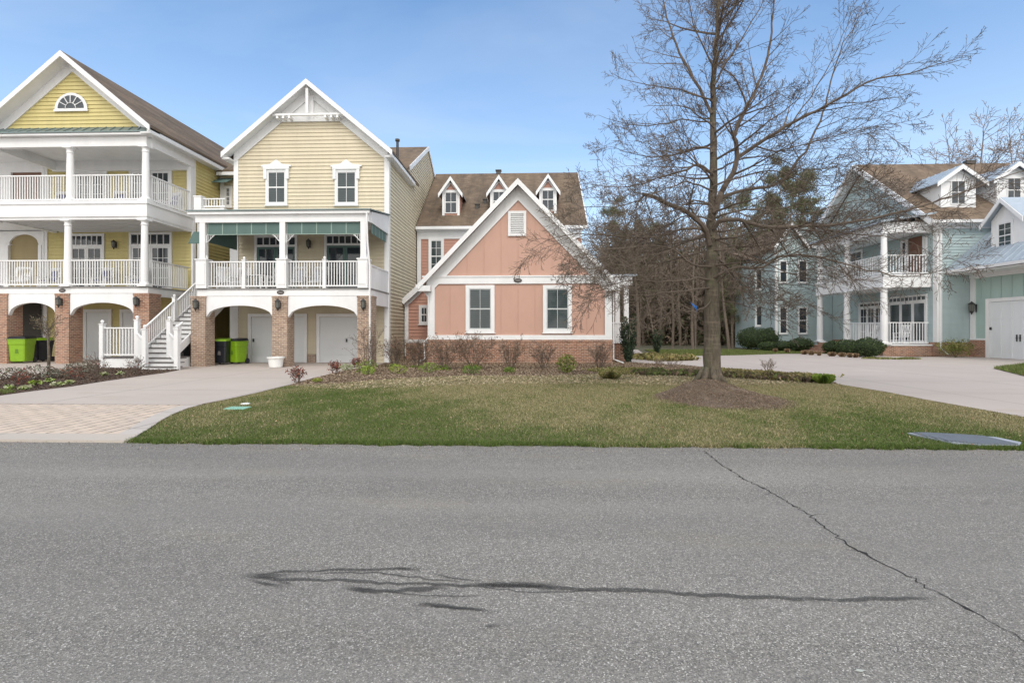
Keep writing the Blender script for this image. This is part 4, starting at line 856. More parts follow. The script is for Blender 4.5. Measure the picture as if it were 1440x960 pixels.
m.slab([(xgc + 1.0, YZ - .2, zze + .15), (xz1 + .3, YZ - .2, zze + .15), (xz1 + .3, YZ + 3.5, zza + .3), (xgc + .3, YZ + 3.5, zza + .3)], .14); m.build('wing_roof', M['shingle_tan'], tea)
m = MB()
m.chev(TF(YZ - .4), xgc, zza + .02, xgc - xz0 + .3, zza - zze, .3, 0, .05)
m.box(xz0 - .05, xz0 + .12, YZ - .05, YZ + .1, .4, zze); m.box(xgc + 1.6, xz1, YZ - .3, YZ - .2, zze - .1, zze + .1); m.build('wing_trim', M['white'], tea)
for a, b in ((1095.2, 1107.2), (1121.8, 1135)):
    for y0, y1 in ((431.5, 469.5), (366, 398)):
        u0, u1, z0, z1 = R(a, b, y0, y1, YZ); window(tea, TF(YZ), u0, u1, z0, z1, .06, 1, 2, True, 'glass', 'white', base=.03)
YY = YZ + 2.6; a0, a1 = Xp(1061, YY), xz0 + .02; w = MB(); zs_ = Zp(1075, 366, YY); w.box(a0, a1, YY + .01, YY + 4, 0, zs_); lap(w, TF(YY), [(a0, .3), (a1, .3), (a1, zs_), (a0, zs_)]); w.build('sunroom_wall', M['teal'], tea)
for y0, y1 in ((429, 459), (378, 408)):
    u0, u1, z0, z1 = R(1061.5, 1083, y0, y1, YY); window(tea, TF(YY), u0, u1, z0, z1, .1, 2, 1, False, 'glass', 'white', base=.03, mull=(.5,))
m = MB(); m.slab([(a0 - .3, YY - .3, zs_), (a1, YY - .3, zs_), (a1, YY + 4, zs_ + 1.2), (a0 - .3, YY + 4, zs_ + 1.2)], .12); m.build('sunroom_roof', M['shingle_tan'], tea)
# garage wing (its door looks left)
Yg0 = 21.5; zgb = Zp(1375, 478, Yat(1375, XG)); XE = Xp(1334, 30.2); zeg = Zp(1334, 379, 30.2); xr2 = XE + 5.2; mg = .92
w = MB(); w.box(XG + .01, XG + 8, Yg0, YT - .06, 0, zeg + .3); w.build('garage_wall', M['tealpanel'], tea)
T = TL(XG)
gd0, gd1 = Yat(1393, XG), Yat(1393, XG) - 5.0; gz1 = Zp(1393, 425, gd0)
w = MB(); w.box(XG - .06, XG + .3, gd0 + .22, YT - .055, 0, zgb); w.build('garage_brick', M['brickred'], tea)
m = MB(); m.box(XG - .05, XG + .01, Yat(1372, XG), YT - .06, zgb, zeg - .2); m.box(XG - .07, XG + .01, gd0 + .22, YT - .05, zgb + .002, zgb + .1)
m.box(XG - .09, XG, gd0 + .01, gd0 + .22, 0, gz1 + .2); m.box(XG - .09, XG, gd1 - .2, gd1 - .01, 0, gz1 + .2); m.box(XG - .09, XG, gd1, gd0, gz1 + .01, gz1 + .2)
for y in np.arange(gd1, YT - .3, .62): m.box(XG - .015, XG - .001, y, y + .03, gz1 + .22, zeg - .3) if False else None
m.build('garage_trim', M['white'], tea)
m = MB()
for y in np.arange(gd1 - .6, YT - .7, .62): m.box(XG - .018, XG - .001, y, y + .04, gz1 + .22, zeg - .2)
m.build('batten', M['tealpanel'], tea)
g = MB(); g.obox(T, gd1, gd0, .0, .03, .03, gz1)
for k in range(9): yy = gd1 + (gd0 - gd1) * k / 8; g.obox(T, max(gd1, yy - .05), min(gd0, yy + .05), .03, .05, .03, gz1 - .0)
for zz_ in (.03, gz1 * .70, gz1 - .12): g.obox(T, gd1, gd0, .03, .048, zz_, zz_ + .1)
go = g.build('garage_door', M['garage'], tea)
h = MB()
for dy in (-.09, .09): yy = Yat(1434, XG) + dy; h.obox(T, yy - .02, yy + .02, .05, .09, .95, 1.3); h.obox(T, yy - .03, yy + .03, .05, .1, 1.1, 1.14)
h.obox(T, gd0 - .12, gd0 + .0, .05, .07, 1.55, 1.7); h.build('handle', M['iron'], go, local=True)
lantern(tea, T, Yat(1372.5, XG), Zp(1372, 432, Yat(1372.5, XG)), 1.7)
m = MB(); m.slab([(XE, Yg0 - .4, zeg), (XE, YT - .05, zeg), (xr2, YT - .05, zeg + mg * 5.2), (xr2, Yg0 - .4, zeg + mg * 5.2)], .08); m.slab([(xr2, Yg0 - .4, zeg + mg * 5.2), (xr2, YT - .05, zeg + mg * 5.2), (xr2 + 5, YT - .05, zeg + .4), (xr2 + 5, Yg0 - .4, zeg + .4)], .08)
seams(m, (XE, Yg0 - .4, zeg), (XE, YT - .1, zeg), (xr2, Yg0 - .4, zeg + mg * 5.2), (xr2, YT - .1, zeg + mg * 5.2), 21); m.build('garage_roof', M['seam'], tea)
m = MB(); m.box(XE - .12, XE, Yg0 - .4, YT - .05, zeg - .22, zeg - .06); m.box(XE, XG, Yg0 - .4, YT - .06, zeg - .3, zeg - .25); m.box(XG - .1, XG - .02, Yg0, YT - .06, zeg - .55, zeg - .3); m.build('garage_gutter', M['white'], tea)
# dormer above the garage, facing left
XD = XG - .22; yd0, yd1 = Yat(1441, XD), Yat(1394, XD); ydc = (yd0 + yd1) / 2; zd0 = zeg + mg * (XD - XE) - .1; zd1 = Zp(1414, 306, (yd0 + yd1) / 2); zdp = zd1 + .95
w = MB(); w.box(XD, XD + 3.5, yd0, yd1, zd0, zd1); w.prism([(yd0, zd1), (yd1, zd1), (ydc, zdp)], lambda u, o, z: Vector((XD + o, u, z)), 0, 3.5); do = w.build('garage_dormer', M['white'], tea)
m = MB()
for sg, ye_ in ((-1, yd0), (1, yd1)):
    hw_ = (yd1 - yd0) / 2; s_ = (zdp - zd1) / hw_
    m.slab([(XD - .35, ydc, zdp + .12), (XD - .35, ydc + sg * (hw_ + .3), zd1 + .12 - s_ * .3), (XD + 4, ydc + sg * (hw_ + .3), zd1 + .12 - s_ * .3), (XD + 4, ydc, zdp + .12)], .06)
m.build('dormer_roof', M['seam'], do, local=True)
m = MB()
m.chev(TL(XD - .35), ydc, zdp + .1, hw_ + .3, s_ * (hw_ + .3), .24, 0, .05)
m.build('dormer_trim', M['white'], do, local=True)
window(tea, TL(XD), Yat(1426, XD), Yat(1402, XD), Zp(1414, 351, ydc), Zp(1414, 310, ydc), .10, 2, 4, True, 'glassblind', 'white', base=.0)
downspout(tea, [Vector((X0 + .1, YT - .12, zEt - .1)), Vector((X0 + .1, YT - .12, .5)), Vector((X0 + .35, YT - .35, .15))])
# ================================================================== GROUND
def sheet(name, pts, mat, z, kind='structure', th=0.0, label=None, cat=None):
    m = MB(); ar = sum(a[0] * b[1] - b[0] * a[1] for a, b in zip(pts, list(pts[1:]) + [pts[0]]))
    if ar < 0: pts = list(pts)[::-1]
    P = [(p[0], p[1], z) for p in pts]
    if th: m.slab(P, th)
    else: m.add(P, [tuple(range(len(P)))])
    o = m.build(name, M[mat]); tag(o, kind=kind, label=label, cat=cat); return o
G = lambda L: [tuple(gnd(a, b)[:2]) for a, b in L]
sheet('ground', [(-400, -60), (400, -60), (400, 900), (-400, 900)], 'farground', -.03)
YRD = 6.69
sheet('road', [(-70, -14), (70, -14), (70, YRD + .02), (-70, YRD + .02)], 'asphalt', 0.0)
C = [(180, 621), (205, 607), (222, 595), (240, 585), (262, 576), (285, 570), (320, 563), (360, 554), (405, 543)]
C2 = [(440, 533), (490, 521), (530, 515)]
ROADL = tuple(gnd(180, 621)[:2]); ROADL = (ROADL[0], YRD)
cG = G(C); cG[0] = ROADL
DR = [(1178, 541), (1250, 553), (1300, 563), (1440, 588)]
drG = G(DR); e = Vector(drG[3]) - Vector(drG[2]); e = e / e.length
k = 0
drEnd = (8.75, 7.7); drEnd2 = (9.7, YRD)
bedF = G([(470, 541), (520, 536), (560, 533), (650, 529), (760, 530), (850, 526), (930, 527), (1000, 529), (1080, 534), (1160, 540)])
lawnP = cG + bedF + drG + [drEnd, drEnd2]
sheet('lawn', lawnP, 'turf', .014)
Ypv = gnd(130, 570.5).y; Ycb = gnd(80, 612.5).y
cCurve = cG
pv = [p for p in cCurve if Ycb <= p[1] <= Ypv]
def xat(curve, y):
    for a, b in zip(curve, curve[1:]):
        if (a[1] - y) * (b[1] - y) <= 0 and a[1] != b[1]: return a[0] + (b[0] - a[0]) * (y - a[1]) / (b[1] - a[1])
    return curve[0][0]
xm = xat(cCurve, Ypv)
bw = .28
pvi = [(p[0] - bw, p[1] ) for p in pv]
sheet('paver_apron', [(-40, Ycb), (xat(cCurve, Ycb) - bw, Ycb)] + pvi + [(xm - bw, Ypv), (-40, Ypv)], 'pavers', .03)
sheet('paver_edge', [(xat(cCurve, Ycb) - bw, Ycb), (xat(cCurve, Ycb) + .02, Ycb)] + [(p[0] + .02, p[1]) for p in pv] + [(xm + .02, Ypv), (xm - bw, Ypv)] + pvi[::-1], 'walkconc', .031)
sheet('curb', [(-40, YRD - .02), (ROADL[0] + .05, YRD - .02), (xat(cCurve, Ycb) + .03, Ycb), (-40, Ycb)], 'curb', .034, th=.034)
drv = [(-40, Ypv + .012), (xm + .05, Ypv + .012)] + [p for p in cCurve if p[1] > Ypv] + G(C2) + [(Xp(545, 24), 24.6), (-40, 26.6)]
sheet('driveway', drv, 'concrete', .032)
bed = G([(405, 543), (440, 533), (490, 521), (530, 515)]) + [(Xp(545, 24), 24.2), (-6.6, 27), (4, 27)] + G([(868, 508), (900, 511), (960, 514), (1000, 518), (1060, 522), (1110, 525), (1150, 528), (1178, 541)]) + bedF[::-1]
sheet('planting_bed', bed, 'mulch', .020)
rd = G([(1178, 541), (1250, 553), (1300, 563), (1440, 588)]) + [drEnd, drEnd2, (17.2, YRD), (17.2, 14.5)] + G([(1440, 530), (1397, 519), (1440, 513.5)]) + [(25.0, 21.2), (XG + .5, 21.2), (XG + .5, 30.3)] + G([(1361, 501), (1290, 502.5), (1200, 500), (1160, 498), (1100, 498), (1040, 500), (975, 501), (958, 505), (925, 503), (905, 497.5), (897, 492), (880, 492), (868, 508), (900, 511), (960, 514), (1000, 518), (1060, 522), (1110, 525), (1150, 528)])
sheet('right_driveway', rd, 'concrete', .026)
sheet('far_lawn', G([(905, 492), (1000, 491.5), (1100, 491.5), (1180, 492), (1235, 494), (1290, 500), (1200, 499.6), (1160, 497.5), (1100, 497.5), (1040, 499.6), (975, 500.6), (950, 503)]), 'turf', .010)
ISL = G([(1440, 513.5), (1397, 519), (1440, 530)]) + [(17.2, 14.5), (17.2, YRD), (60, YRD), (60, 21.2), (25.0, 21.2)]
sheet('side_lawn', ISL, 'turf', .040)
lbed = G([(252, 521.5), (228, 526), (205, 529), (150, 537), (100, 545), (50, 551), (0, 558), (-150, 585), (-150, 545), (0, 535), (30, 529), (60, 527), (85, 523), (105, 517), (140, 514), (200, 514)])
sheet('left_bed', lbed, 'mulchdark', .045, th=.05)
sheet('left_bed_lawn', G([(-140, 583), (0, 557.5), (22, 554.4), (12, 552), (0, 552), (-140, 566)]), 'turf', .05)
# mulch mound around the oak
mc = gnd(1010, 563); V = []; Fq = []; NR, NA = 14, 48
for i in range(NR + 1):
    r = i / NR
    for k in range(NA):
        a = 2 * PI * k / NA; rx, ry = 1.40, 1.55; wob = 1 + .10 * math.sin(3 * a + 1) + .06 * math.sin(5 * a)
        x = mc.x + rx * r * wob * math.cos(a) + .1; y = mc.y + .1 + ry * r * wob * math.sin(a)
        cx, cy = x - (mc.x - .05), y - (mc.y + .9); hh = .30 * math.exp(-(cx * cx + cy * cy) / .8) + .10 * (1 - r * r)
        V.append((x, y, .005 + hh * (1 - r ** 4) + .07 * (1 - r) * mnoise.noise(Vector((x * 4, y * 4, 0))) + .03 * (1 - r) * mnoise.noise(Vector((x * 13, y * 13, 3))) ))
for i in range(NR):
    for k in range(NA): Fq.append((i * NA + k, (i + 1) * NA + k, (i + 1) * NA + (k + 1) % NA, i * NA + (k + 1) % NA))
mo = MB(); mo.v = V; mo.f = Fq; o = mo.build('mulch_mound', M['moundsoil'], smooth=True); tag(o, kind='structure')
def moundz(x, y):
    cx, cy = x - (mc.x - .05), y - (mc.y + .9); r = math.hypot((x - mc.x - .1) / 1.40, (y - mc.y - .1) / 1.55)
    return 0 if r > 1 else .005 + (.30 * math.exp(-(cx * cx + cy * cy) / .8) + .10 * (1 - r * r)) * (1 - r ** 4)

# ------------------------------------------------------------------ marks on the road: crack and tar smears
def jag(P, step, amp, seed):
    r = random.Random(seed); out = []
    for a, b in zip(P, P[1:]):
        a = Vector(a); b = Vector(b); d = b - a; n = max(1, int(d.length / step)); nn = Vector((-d.y, d.x)).normalized()
        for i in range(n): out.append(a + d * (i / n) + nn * (r.gauss(0, amp) if i else 0))
    out.append(Vector(P[-1])); return out
ck = jag([tuple(gnd(x, y)[:2]) for x, y in ((990, 634), (1010, 650), (1050, 675), (1090, 695), (1130, 718), (1165, 745), (1195, 768), (1240, 792), (1262, 802), (1300, 822), (1350, 850), (1400, 878), (1445, 905), (1520, 955))], .035, .010, 3)
m = MB(); r = random.Random(5); L = []; Rr = []
for i, p in enumerate(ck):
    a = ck[max(0, i - 1)]; b = ck[min(len(ck) - 1, i + 1)]; d = (b - a).normalized(); nn = Vector((-d.y, d.x)); w_ = .0015 + .0055 * abs(mnoise.noise(Vector((i * .07, 3, 0)))) + (.009 if r.random() < .04 else 0) + r.random() * .003
    L.append(p + nn * w_); Rr.append(p - nn * w_)
for i in range(len(ck) - 1): m.quad((*L[i], .004), (*L[i + 1], .004), (*Rr[i + 1], .004), (*Rr[i], .004))
for i0, dx, dy, nn_ in ((45, -.12, -.08, 4), (61, .16, .07, 5), (80, -.10, .08, 4)):
    if i0 >= len(ck): continue
    q = ck[i0].copy(); dd = Vector((dx, dy)) / nn_
    for k in range(nn_):
        q2 = q + dd + Vector((r.gauss(0, .012), r.gauss(0, .012))); n_ = Vector((-(q2 - q).y, (q2 - q).x)).normalized() * (.0028 * (1 - k / nn_) + .0006); n2_ = Vector((-(q2 - q).y, (q2 - q).x)).normalized() * (.0028 * (1 - (k + 1) / nn_) + .0004)
        m.quad((*(q + n_), .0045), (*(q2 + n2_), .0045), (*(q2 - n2_), .0045), (*(q - n_), .0045)); q = q2
tag(m.build('road_crack', M['crack']), kind='structure')
t = NT('tar_smear'); a = t.n('ShaderNodeAttribute', _attribute_name='tint'); n = t.noise(t.coord((6, 22, 1)), 1.2, 5, .7); n2 = t.noise(t.coord(), 130, 2)
sc_ = t.n('ShaderNodeSeparateColor'); t.l(a.outputs['Color'], sc_.inputs[0])
al = t.math('MULTIPLY', sc_.outputs[0], t.math('ADD', t.math('MULTIPLY', n, 1.5), t.math('MULTIPLY', n2, 1.0)));
al = t.math('MULTIPLY', t.math('SUBTRACT', al, .12), 1.6, True); t.l(t.math('MULTIPLY', al, .50), t.b.inputs['Alpha']); t.base((.045, .044, .043)); t.rough(.85)
M['tar'] = t.m
smears = [([(330, 811), (360, 809), (415, 808)], .075), ([(380, 816), (418, 823)], .03), ([(415, 806), (470, 801), (530, 800), (598, 799)], .03), ([(540, 799), (598, 801)], .05),
          ([(345, 811), (395, 815), (470, 816), (560, 819), (640, 821), (690, 823), (790, 827)], .035), ([(660, 821), (730, 822), (798, 824)], .06), ([(480, 826), (530, 832), (590, 828), (640, 825)], .05), ([(600, 806), (650, 815), (690, 820)], .02),
          ([(740, 824), (800, 829), (850, 829), (920, 831), (960, 834)], .045), ([(920, 830), (960, 835), (1040, 839), (1130, 843), (1180, 844), (1250, 842), (1325, 842)], .035), ([(1130, 844), (1180, 845)], .04),
          ([(568, 851), (610, 851), (660, 855), (708, 861)], .040), ([(590, 850), (640, 857), (690, 858)], .025), ([(666, 883), (690, 882), (706, 881)], .03), ([(478, 824), (510, 830), (535, 831)], .07),
          ([(268, 655), (286, 654)], .10), ([(415, 673), (432, 674)], .12), ([(118, 757), (145, 755)], .07), ([(808, 659), (824, 658)], .10), ([(466, 656), (472, 656)], .1), ([(305, 774), (322, 773)], .03)]
V = []; Fq = []; Cc = []
smears += [([(430, 806), (520, 804), (600, 812), (660, 818)], .015), ([(355, 809), (400, 803), (450, 802)], .03), ([(520, 830), (600, 836), (690, 838)], .012), ([(640, 822), (740, 832), (860, 830)], .014), ([(345, 812), (385, 822), (415, 826)], .03)]
jr = random.Random(12)
for P, w_ in smears:
    P = [Vector(gnd(x + jr.gauss(0, 1), y + jr.gauss(0, .6))[:2]) for x, y in P]; pts = []
    for a, b in zip(P, P[1:]):
        nseg = max(2, int((b - a).length / .05))
        for i in range(nseg): pts.append(a.lerp(b, i / nseg) + Vector((0, jr.gauss(0, .006) + .02 * mnoise.noise(Vector((a.x + i * .12, a.y * 3, 0))))))
    pts.append(P[-1]); L_ = len(pts); base = len(V)
    for i, p in enumerate(pts):
        d = (pts[min(i + 1, L_ - 1)] - pts[max(i - 1, 0)]).normalized(); nn = Vector((-d.y, d.x)); e_ = min(1, min(i, L_ - 1 - i) / 4 + .0); j = 1 + .5 * mnoise.noise(Vector((i * .25, w_ * 90, P[0].x)))
        for k, al_ in ((-1, 0), (-.4, 1), (.4, 1), (1, 0)): q = p + nn * (w_ * j * k * .62); V.append((q.x, q.y, .003 + .0002 * (len(Fq) % 7))); Cc.append((al_ * e_, 0, 0, 1))
    for i in range(L_ - 1):
        for k in range(3): Fq.append((base + i * 4 + k, base + (i + 1) * 4 + k, base + (i + 1) * 4 + k + 1, base + i * 4 + k + 1))
o = fast_mesh('tar_smear', V, Fq, M['tar'], colors=Cc); tag(o, kind='structure')

# ================================================================== SCATTERED SMALL STUFF
rng = np.random.default_rng(11)
def inpoly(x, y, poly):
    ins = np.zeros(len(x), bool); n = len(poly)
    for i in range(n):
        x0, y0 = poly[i]; x1, y1 = poly[(i + 1) % n]
        if y0 == y1: continue
        c = ((y0 > y) != (y1 > y)) & (x < (x1 - x0) * (y - y0) / (y1 - y0) + x0); ins ^= c
    return ins
def fnoise(x, y, s, seed):
    r = np.random.default_rng(seed); out = np.zeros_like(x)
    for k in range(9):
        a = r.uniform(0, 2 * PI); f = s * r.uniform(.5, 2.4); out += np.sin((x * math.cos(a) + y * math.sin(a)) * f + r.uniform(0, 6.28)) / (1 + .3 * k)
    return out / 3.2
def blades(name, poly, n, hmin, hmax, wid, colf, zf=None, dens=None, z0=.01, label=None):
    xs = [p[0] for p in poly]; ys = [p[1] for p in poly]
    x = rng.uniform(min(xs), max(xs), n); y = rng.uniform(min(ys), max(ys), n); k = inpoly(x, y, poly); x, y = x[k], y[k]
    if dens is not None: k = rng.random(len(x)) < dens(x, y); x, y = x[k], y[k]
    n = len(x); h = rng.uniform(hmin, hmax, n); a = rng.uniform(0, 2 * PI, n); la = rng.uniform(0, 2 * PI, n); ln = rng.uniform(.1, 1.1, n) * h
    z = np.full(n, z0) if zf is None else zf(x, y)
    w = wid * rng.uniform(.6, 1.3, n); dx, dy = np.cos(a) * w / 2, np.sin(a) * w / 2
    V = np.empty((n, 3, 3)); V[:, 0] = np.stack([x - dx, y - dy, z], 1); V[:, 1] = np.stack([x + dx, y + dy, z], 1); V[:, 2] = np.stack([x + np.cos(la) * ln, y + np.sin(la) * ln, z + h], 1)
    c = colf(x, y, n); c = np.repeat(c[:, None, :], 3, 1).reshape(-1, 4)
    o = fast_mesh(name, V.reshape(-1, 3), np.arange(n * 3).reshape(-1, 3), M['tint'], nv=3, colors=c); tag(o, kind='stuff', label=label, cat='grass' if label else None); return o
GREEN = np.array([.105, .150, .034]); DGREEN = np.array([.06, .095, .022]); STRAW = np.array([.37, .315, .18]); OLIVE = np.array([.18, .17, .075]); TAN = np.array([.45, .38, .25])
def lawncol(x, y, n):
    g = .66 - .034 * (x + 2) - .09 * (y - 8.0) + .60 * fnoise(x, y, 1.1, 3) + .38 * fnoise(x, y, 4, 4) + rng.normal(0, .20, n)
    g = np.where(y < 8.0, g + .35 * (8.0 - y), g); g = np.clip(g, 0, 1)[:, None]
    base = np.where(rng.random(n)[:, None] < .35, DGREEN, GREEN); dry = np.where(rng.random(n)[:, None] < .45, STRAW, OLIVE); dry = np.where(rng.random(n)[:, None] < .07, TAN, dry)
    pick = rng.random(n)[:, None] < g
    c = np.where(pick, base * (1 - g * .0) , dry) * rng.uniform(.7, 1.35, n)[:, None]; return np.concatenate([c, np.ones((n, 1))], 1)
def offmound(x, y): r = np.hypot((x - mc.x - .1) / 1.3, (y - mc.y - .1) / 1.44) + .10 * fnoise(x, y, 5, 8); return np.clip((r - .88) * 6, 0, 1)
lawnV = [(p[0], p[1] - (.03 if p[1] < YRD + .01 else 0)) for p in lawnP]
blades('grass', lawnV, 900000, .014, .042, .009, lawncol, dens=offmound, label='short patchy green and straw coloured turf of the front lawn')
# ragged fringe along the road
edge = [(ROADL[0], YRD - .16), (drEnd2[0], YRD - .16), (drEnd2[0], YRD + .12), (ROADL[0], YRD + .12)]
blades('verge_grass', edge, 60000, .025, .065, .010, lawncol, z0=.0, dens=lambda x, y: np.clip((y - YRD + .055 + .055 * fnoise(x, y * 0, 6, 21) + .04 * fnoise(x, y * 0, 23, 22)) * 30, 0, 1), label='longer ragged grass leaning over the road edge')
def darkgreen(x, y, n): c = np.where(rng.random(n)[:, None] < .7, GREEN, OLIVE) * rng.uniform(.7, 1.3, n)[:, None]; return np.concatenate([c, np.ones((n, 1))], 1)
blades('island_grass', [p for p in ISL if p[0] < 24] + [(24, 21), (24, YRD)][:0] + [(22, 20.5), (24, 14), (18, 14)][:0], 60000, .06, .14, .02, darkgreen, z0=.04, label='green grass island in the concrete before the garage')
blades('far_grass', G([(905, 492), (1000, 491.5), (1100, 491.5), (1180, 492), (1235, 494), (1290, 500), (1200, 499.6), (1160, 497.5), (1100, 497.5), (1040, 499.6), (975, 500.6), (950, 503)]), 90000, .03, .08, .03, darkgreen, z0=.01, label='strip of green lawn along the edge of the woods')
blades('bed_edge_grass', G([(-140, 583), (0, 557.5), (22, 554.4), (12, 552), (0, 552), (-140, 566)]), 20000, .04, .07, .012, darkgreen, z0=.05, label='narrow green turf strip left of the driveway')
def chips(name, poly, n, s0, s1, pal, zf, label):
    xs = [p[0] for p in poly]; ys = [p[1] for p in poly]; x = rng.uniform(min(xs), max(xs), n); y = rng.uniform(min(ys), max(ys), n); k = inpoly(x, y, poly); x, y = x[k], y[k]; n = len(x)
    z = zf(x, y); c = np.stack([x, y, z + rng.uniform(.003, .03, n)], 1); u = rng.normal(size=(n, 3)); u[:, 2] *= .45; u /= np.linalg.norm(u, axis=1)[:, None]; v = rng.normal(size=(n, 3)); v[:, 2] *= .45
    v -= (v * u).sum(1)[:, None] * u; v /= np.linalg.norm(v, axis=1)[:, None]; s = rng.uniform(s0, s1, n)[:, None]; u = u * s; v = v * s * rng.uniform(.2, .6, n)[:, None]
    V = np.stack([c - u - v, c + u - v, c + u + v, c - u + v], 1).reshape(-1, 3); V[:, 2] = np.maximum(V[:, 2], .005)
    pc = np.array(pal)[rng.integers(0, len(pal), n)] * rng.uniform(.7, 1.3, n)[:, None]; pc = np.repeat(np.concatenate([pc, np.ones((n, 1))], 1)[:, None], 4, 1).reshape(-1, 4)
    o = fast_mesh(name, V, np.arange(n * 4).reshape(-1, 4), M['tint'], colors=pc); tag(o, kind='stuff', label=label, cat='leaf litter')
pal = [(.13, .085, .055), (.21, .15, .10), (.32, .25, .175), (.42, .33, .23), (.09, .06, .04)]
chips('leaf_litter', bed, 170000, .008, .028, pal, lambda x, y: np.full(len(x), .02), 'brown leaf litter and bark over the bed before the coral house')
chips('dark_leaf_litter', lbed, 26000, .01, .03, [(.05, .03, .022), (.08, .05, .035), (.13, .09, .06)], lambda x, y: np.full(len(x), .045), 'dark bark mulch chips in the bed left of the driveway')
mp = [(mc.x + .1 + 1.45 * math.cos(2 * PI * k / 30), mc.y + .1 + 1.60 * math.sin(2 * PI * k / 30)) for k in range(30)]
chips('mound_litter', mp, 60000, .004, .011, [(.15, .105, .075), (.22, .16, .115), (.10, .07, .05), (.34, .27, .20)], np.vectorize(moundz), 'bark crumbs and dry needles over the mound under the oak')
chips('bare_thatch', G([(405, 543), (560, 534), (650, 530), (850, 527), (1000, 529), (1150, 540), (1000, 545), (850, 540), (650, 542), (480, 549)]), 26000, .01, .03, [(.40, .33, .21), (.30, .25, .16), (.50, .41, .28)], lambda x, y: np.full(len(x), .018), 'straw coloured thatch where the lawn meets the bed')

chips('fallen_leaf_scatter', lawnP, 1300, .008, .018, [(.30, .20, .12), (.22, .14, .08), (.40, .29, .18)], lambda x, y: np.full(len(x), .03), 'few dry brown leaves scattered over the front lawn')
chips('road_grit', [(-12, YRD - .42), (12, YRD - .42), (12, YRD + .02), (-12, YRD + .02)], 7000, .002, .008, [(.16, .12, .08), (.30, .25, .18), (.10, .08, .06), (.42, .38, .32)], lambda x, y: np.full(len(x), .001) , 'grit and plant crumbs gathered along the lawn side of the road')
# ================================================================== PLANTS
def leafcloud(centers, size, cols, flat=.0, aspect=.5):
    c = np.asarray(centers, float); n = len(c); u = rng.normal(size=(n, 3)); u /= np.linalg.norm(u, axis=1)[:, None]; v = rng.normal(size=(n, 3)); v -= (v * u).sum(1)[:, None] * u; v /= np.linalg.norm(v, axis=1)[:, None]
    if flat: u[:, 2] *= 1 - flat; v[:, 2] *= 1 - flat
    s = size * rng.uniform(.6, 1.3, n)[:, None]; u = u * s; v = v * s * aspect
    V = np.stack([c - u, c + v * .9, c + u, c - v * .9], 1).reshape(-1, 3)
    cc = np.asarray(cols)[rng.integers(0, len(cols), n)] * rng.uniform(.75, 1.3, n)[:, None]; cc = np.repeat(np.concatenate([cc, np.ones((n, 1))], 1)[:, None], 4, 1).reshape(-1, 4)
    return V, np.arange(n * 4).reshape(-1, 4), cc
def grow(mb, p, d, L, r0, lvl, P, r, tips):
    """one branch and its side shoots; P per level: segs, wobble, children, child angle, length ratio, sides, lift"""
    q = P[lvl]; n = q['seg']; pts = [p.copy()]; rad = [r0]; d = d.normalized(); cur = p.copy()
    for i in range(n):
        d = (d + Vector((r.gauss(0, q['wob']), r.gauss(0, q['wob']), r.gauss(0, q['wob']) + q['lift']))).normalized(); cur = cur + d * (L / n); pts.append(cur.copy()); rad.append(max(r0 * (1 - .85 * (i + 1) / n), P['rmin']))
    mb.tube(pts, rad, q['side']); tips.extend(pts[1:] if lvl >= P['last'] - 1 else [])
    if lvl < P['last']: shoots(mb, pts, rad, L, lvl, P, r, tips)
def shoots(mb, pts, rad, L, lvl, P, r, tips, t0=.18, count=None):
    q = P[lvl]; n = len(pts) - 1; nc = count if count is not None else q['kids']
    for k in range(nc):
        t_ = t0 + (1 - t0) * (k + r.random()) / nc; f = min(t_ * n, n - 1e-3); i = int(f); a = pts[i].lerp(pts[i + 1], f - i); tg = (pts[i + 1] - pts[i]).normalized()
        ax = Vector((r.gauss(0, 1), r.gauss(0, 1), r.gauss(0, 1))); ax = ax - tg * ax.dot(tg)
        if ax.length < 1e-3: continue
        ax.normalize(); ang = math.radians(q['ang']) * r.uniform(.7, 1.3); dd = tg * math.cos(ang) + ax * math.sin(ang)
        if q.get('flat'): dd.z *= q['flat']
        ll = L * q['ratio'] * (1 - .6 * t_) * r.uniform(.6, 1.25); rr = max((rad[i] * (1 - (f - i)) + rad[i + 1] * (f - i)) * .55, P['rmin'])
        rr = min(rr, ll * .02 + P['rmin']); grow(mb, a, dd, ll, rr, lvl + 1, P, r, tips)

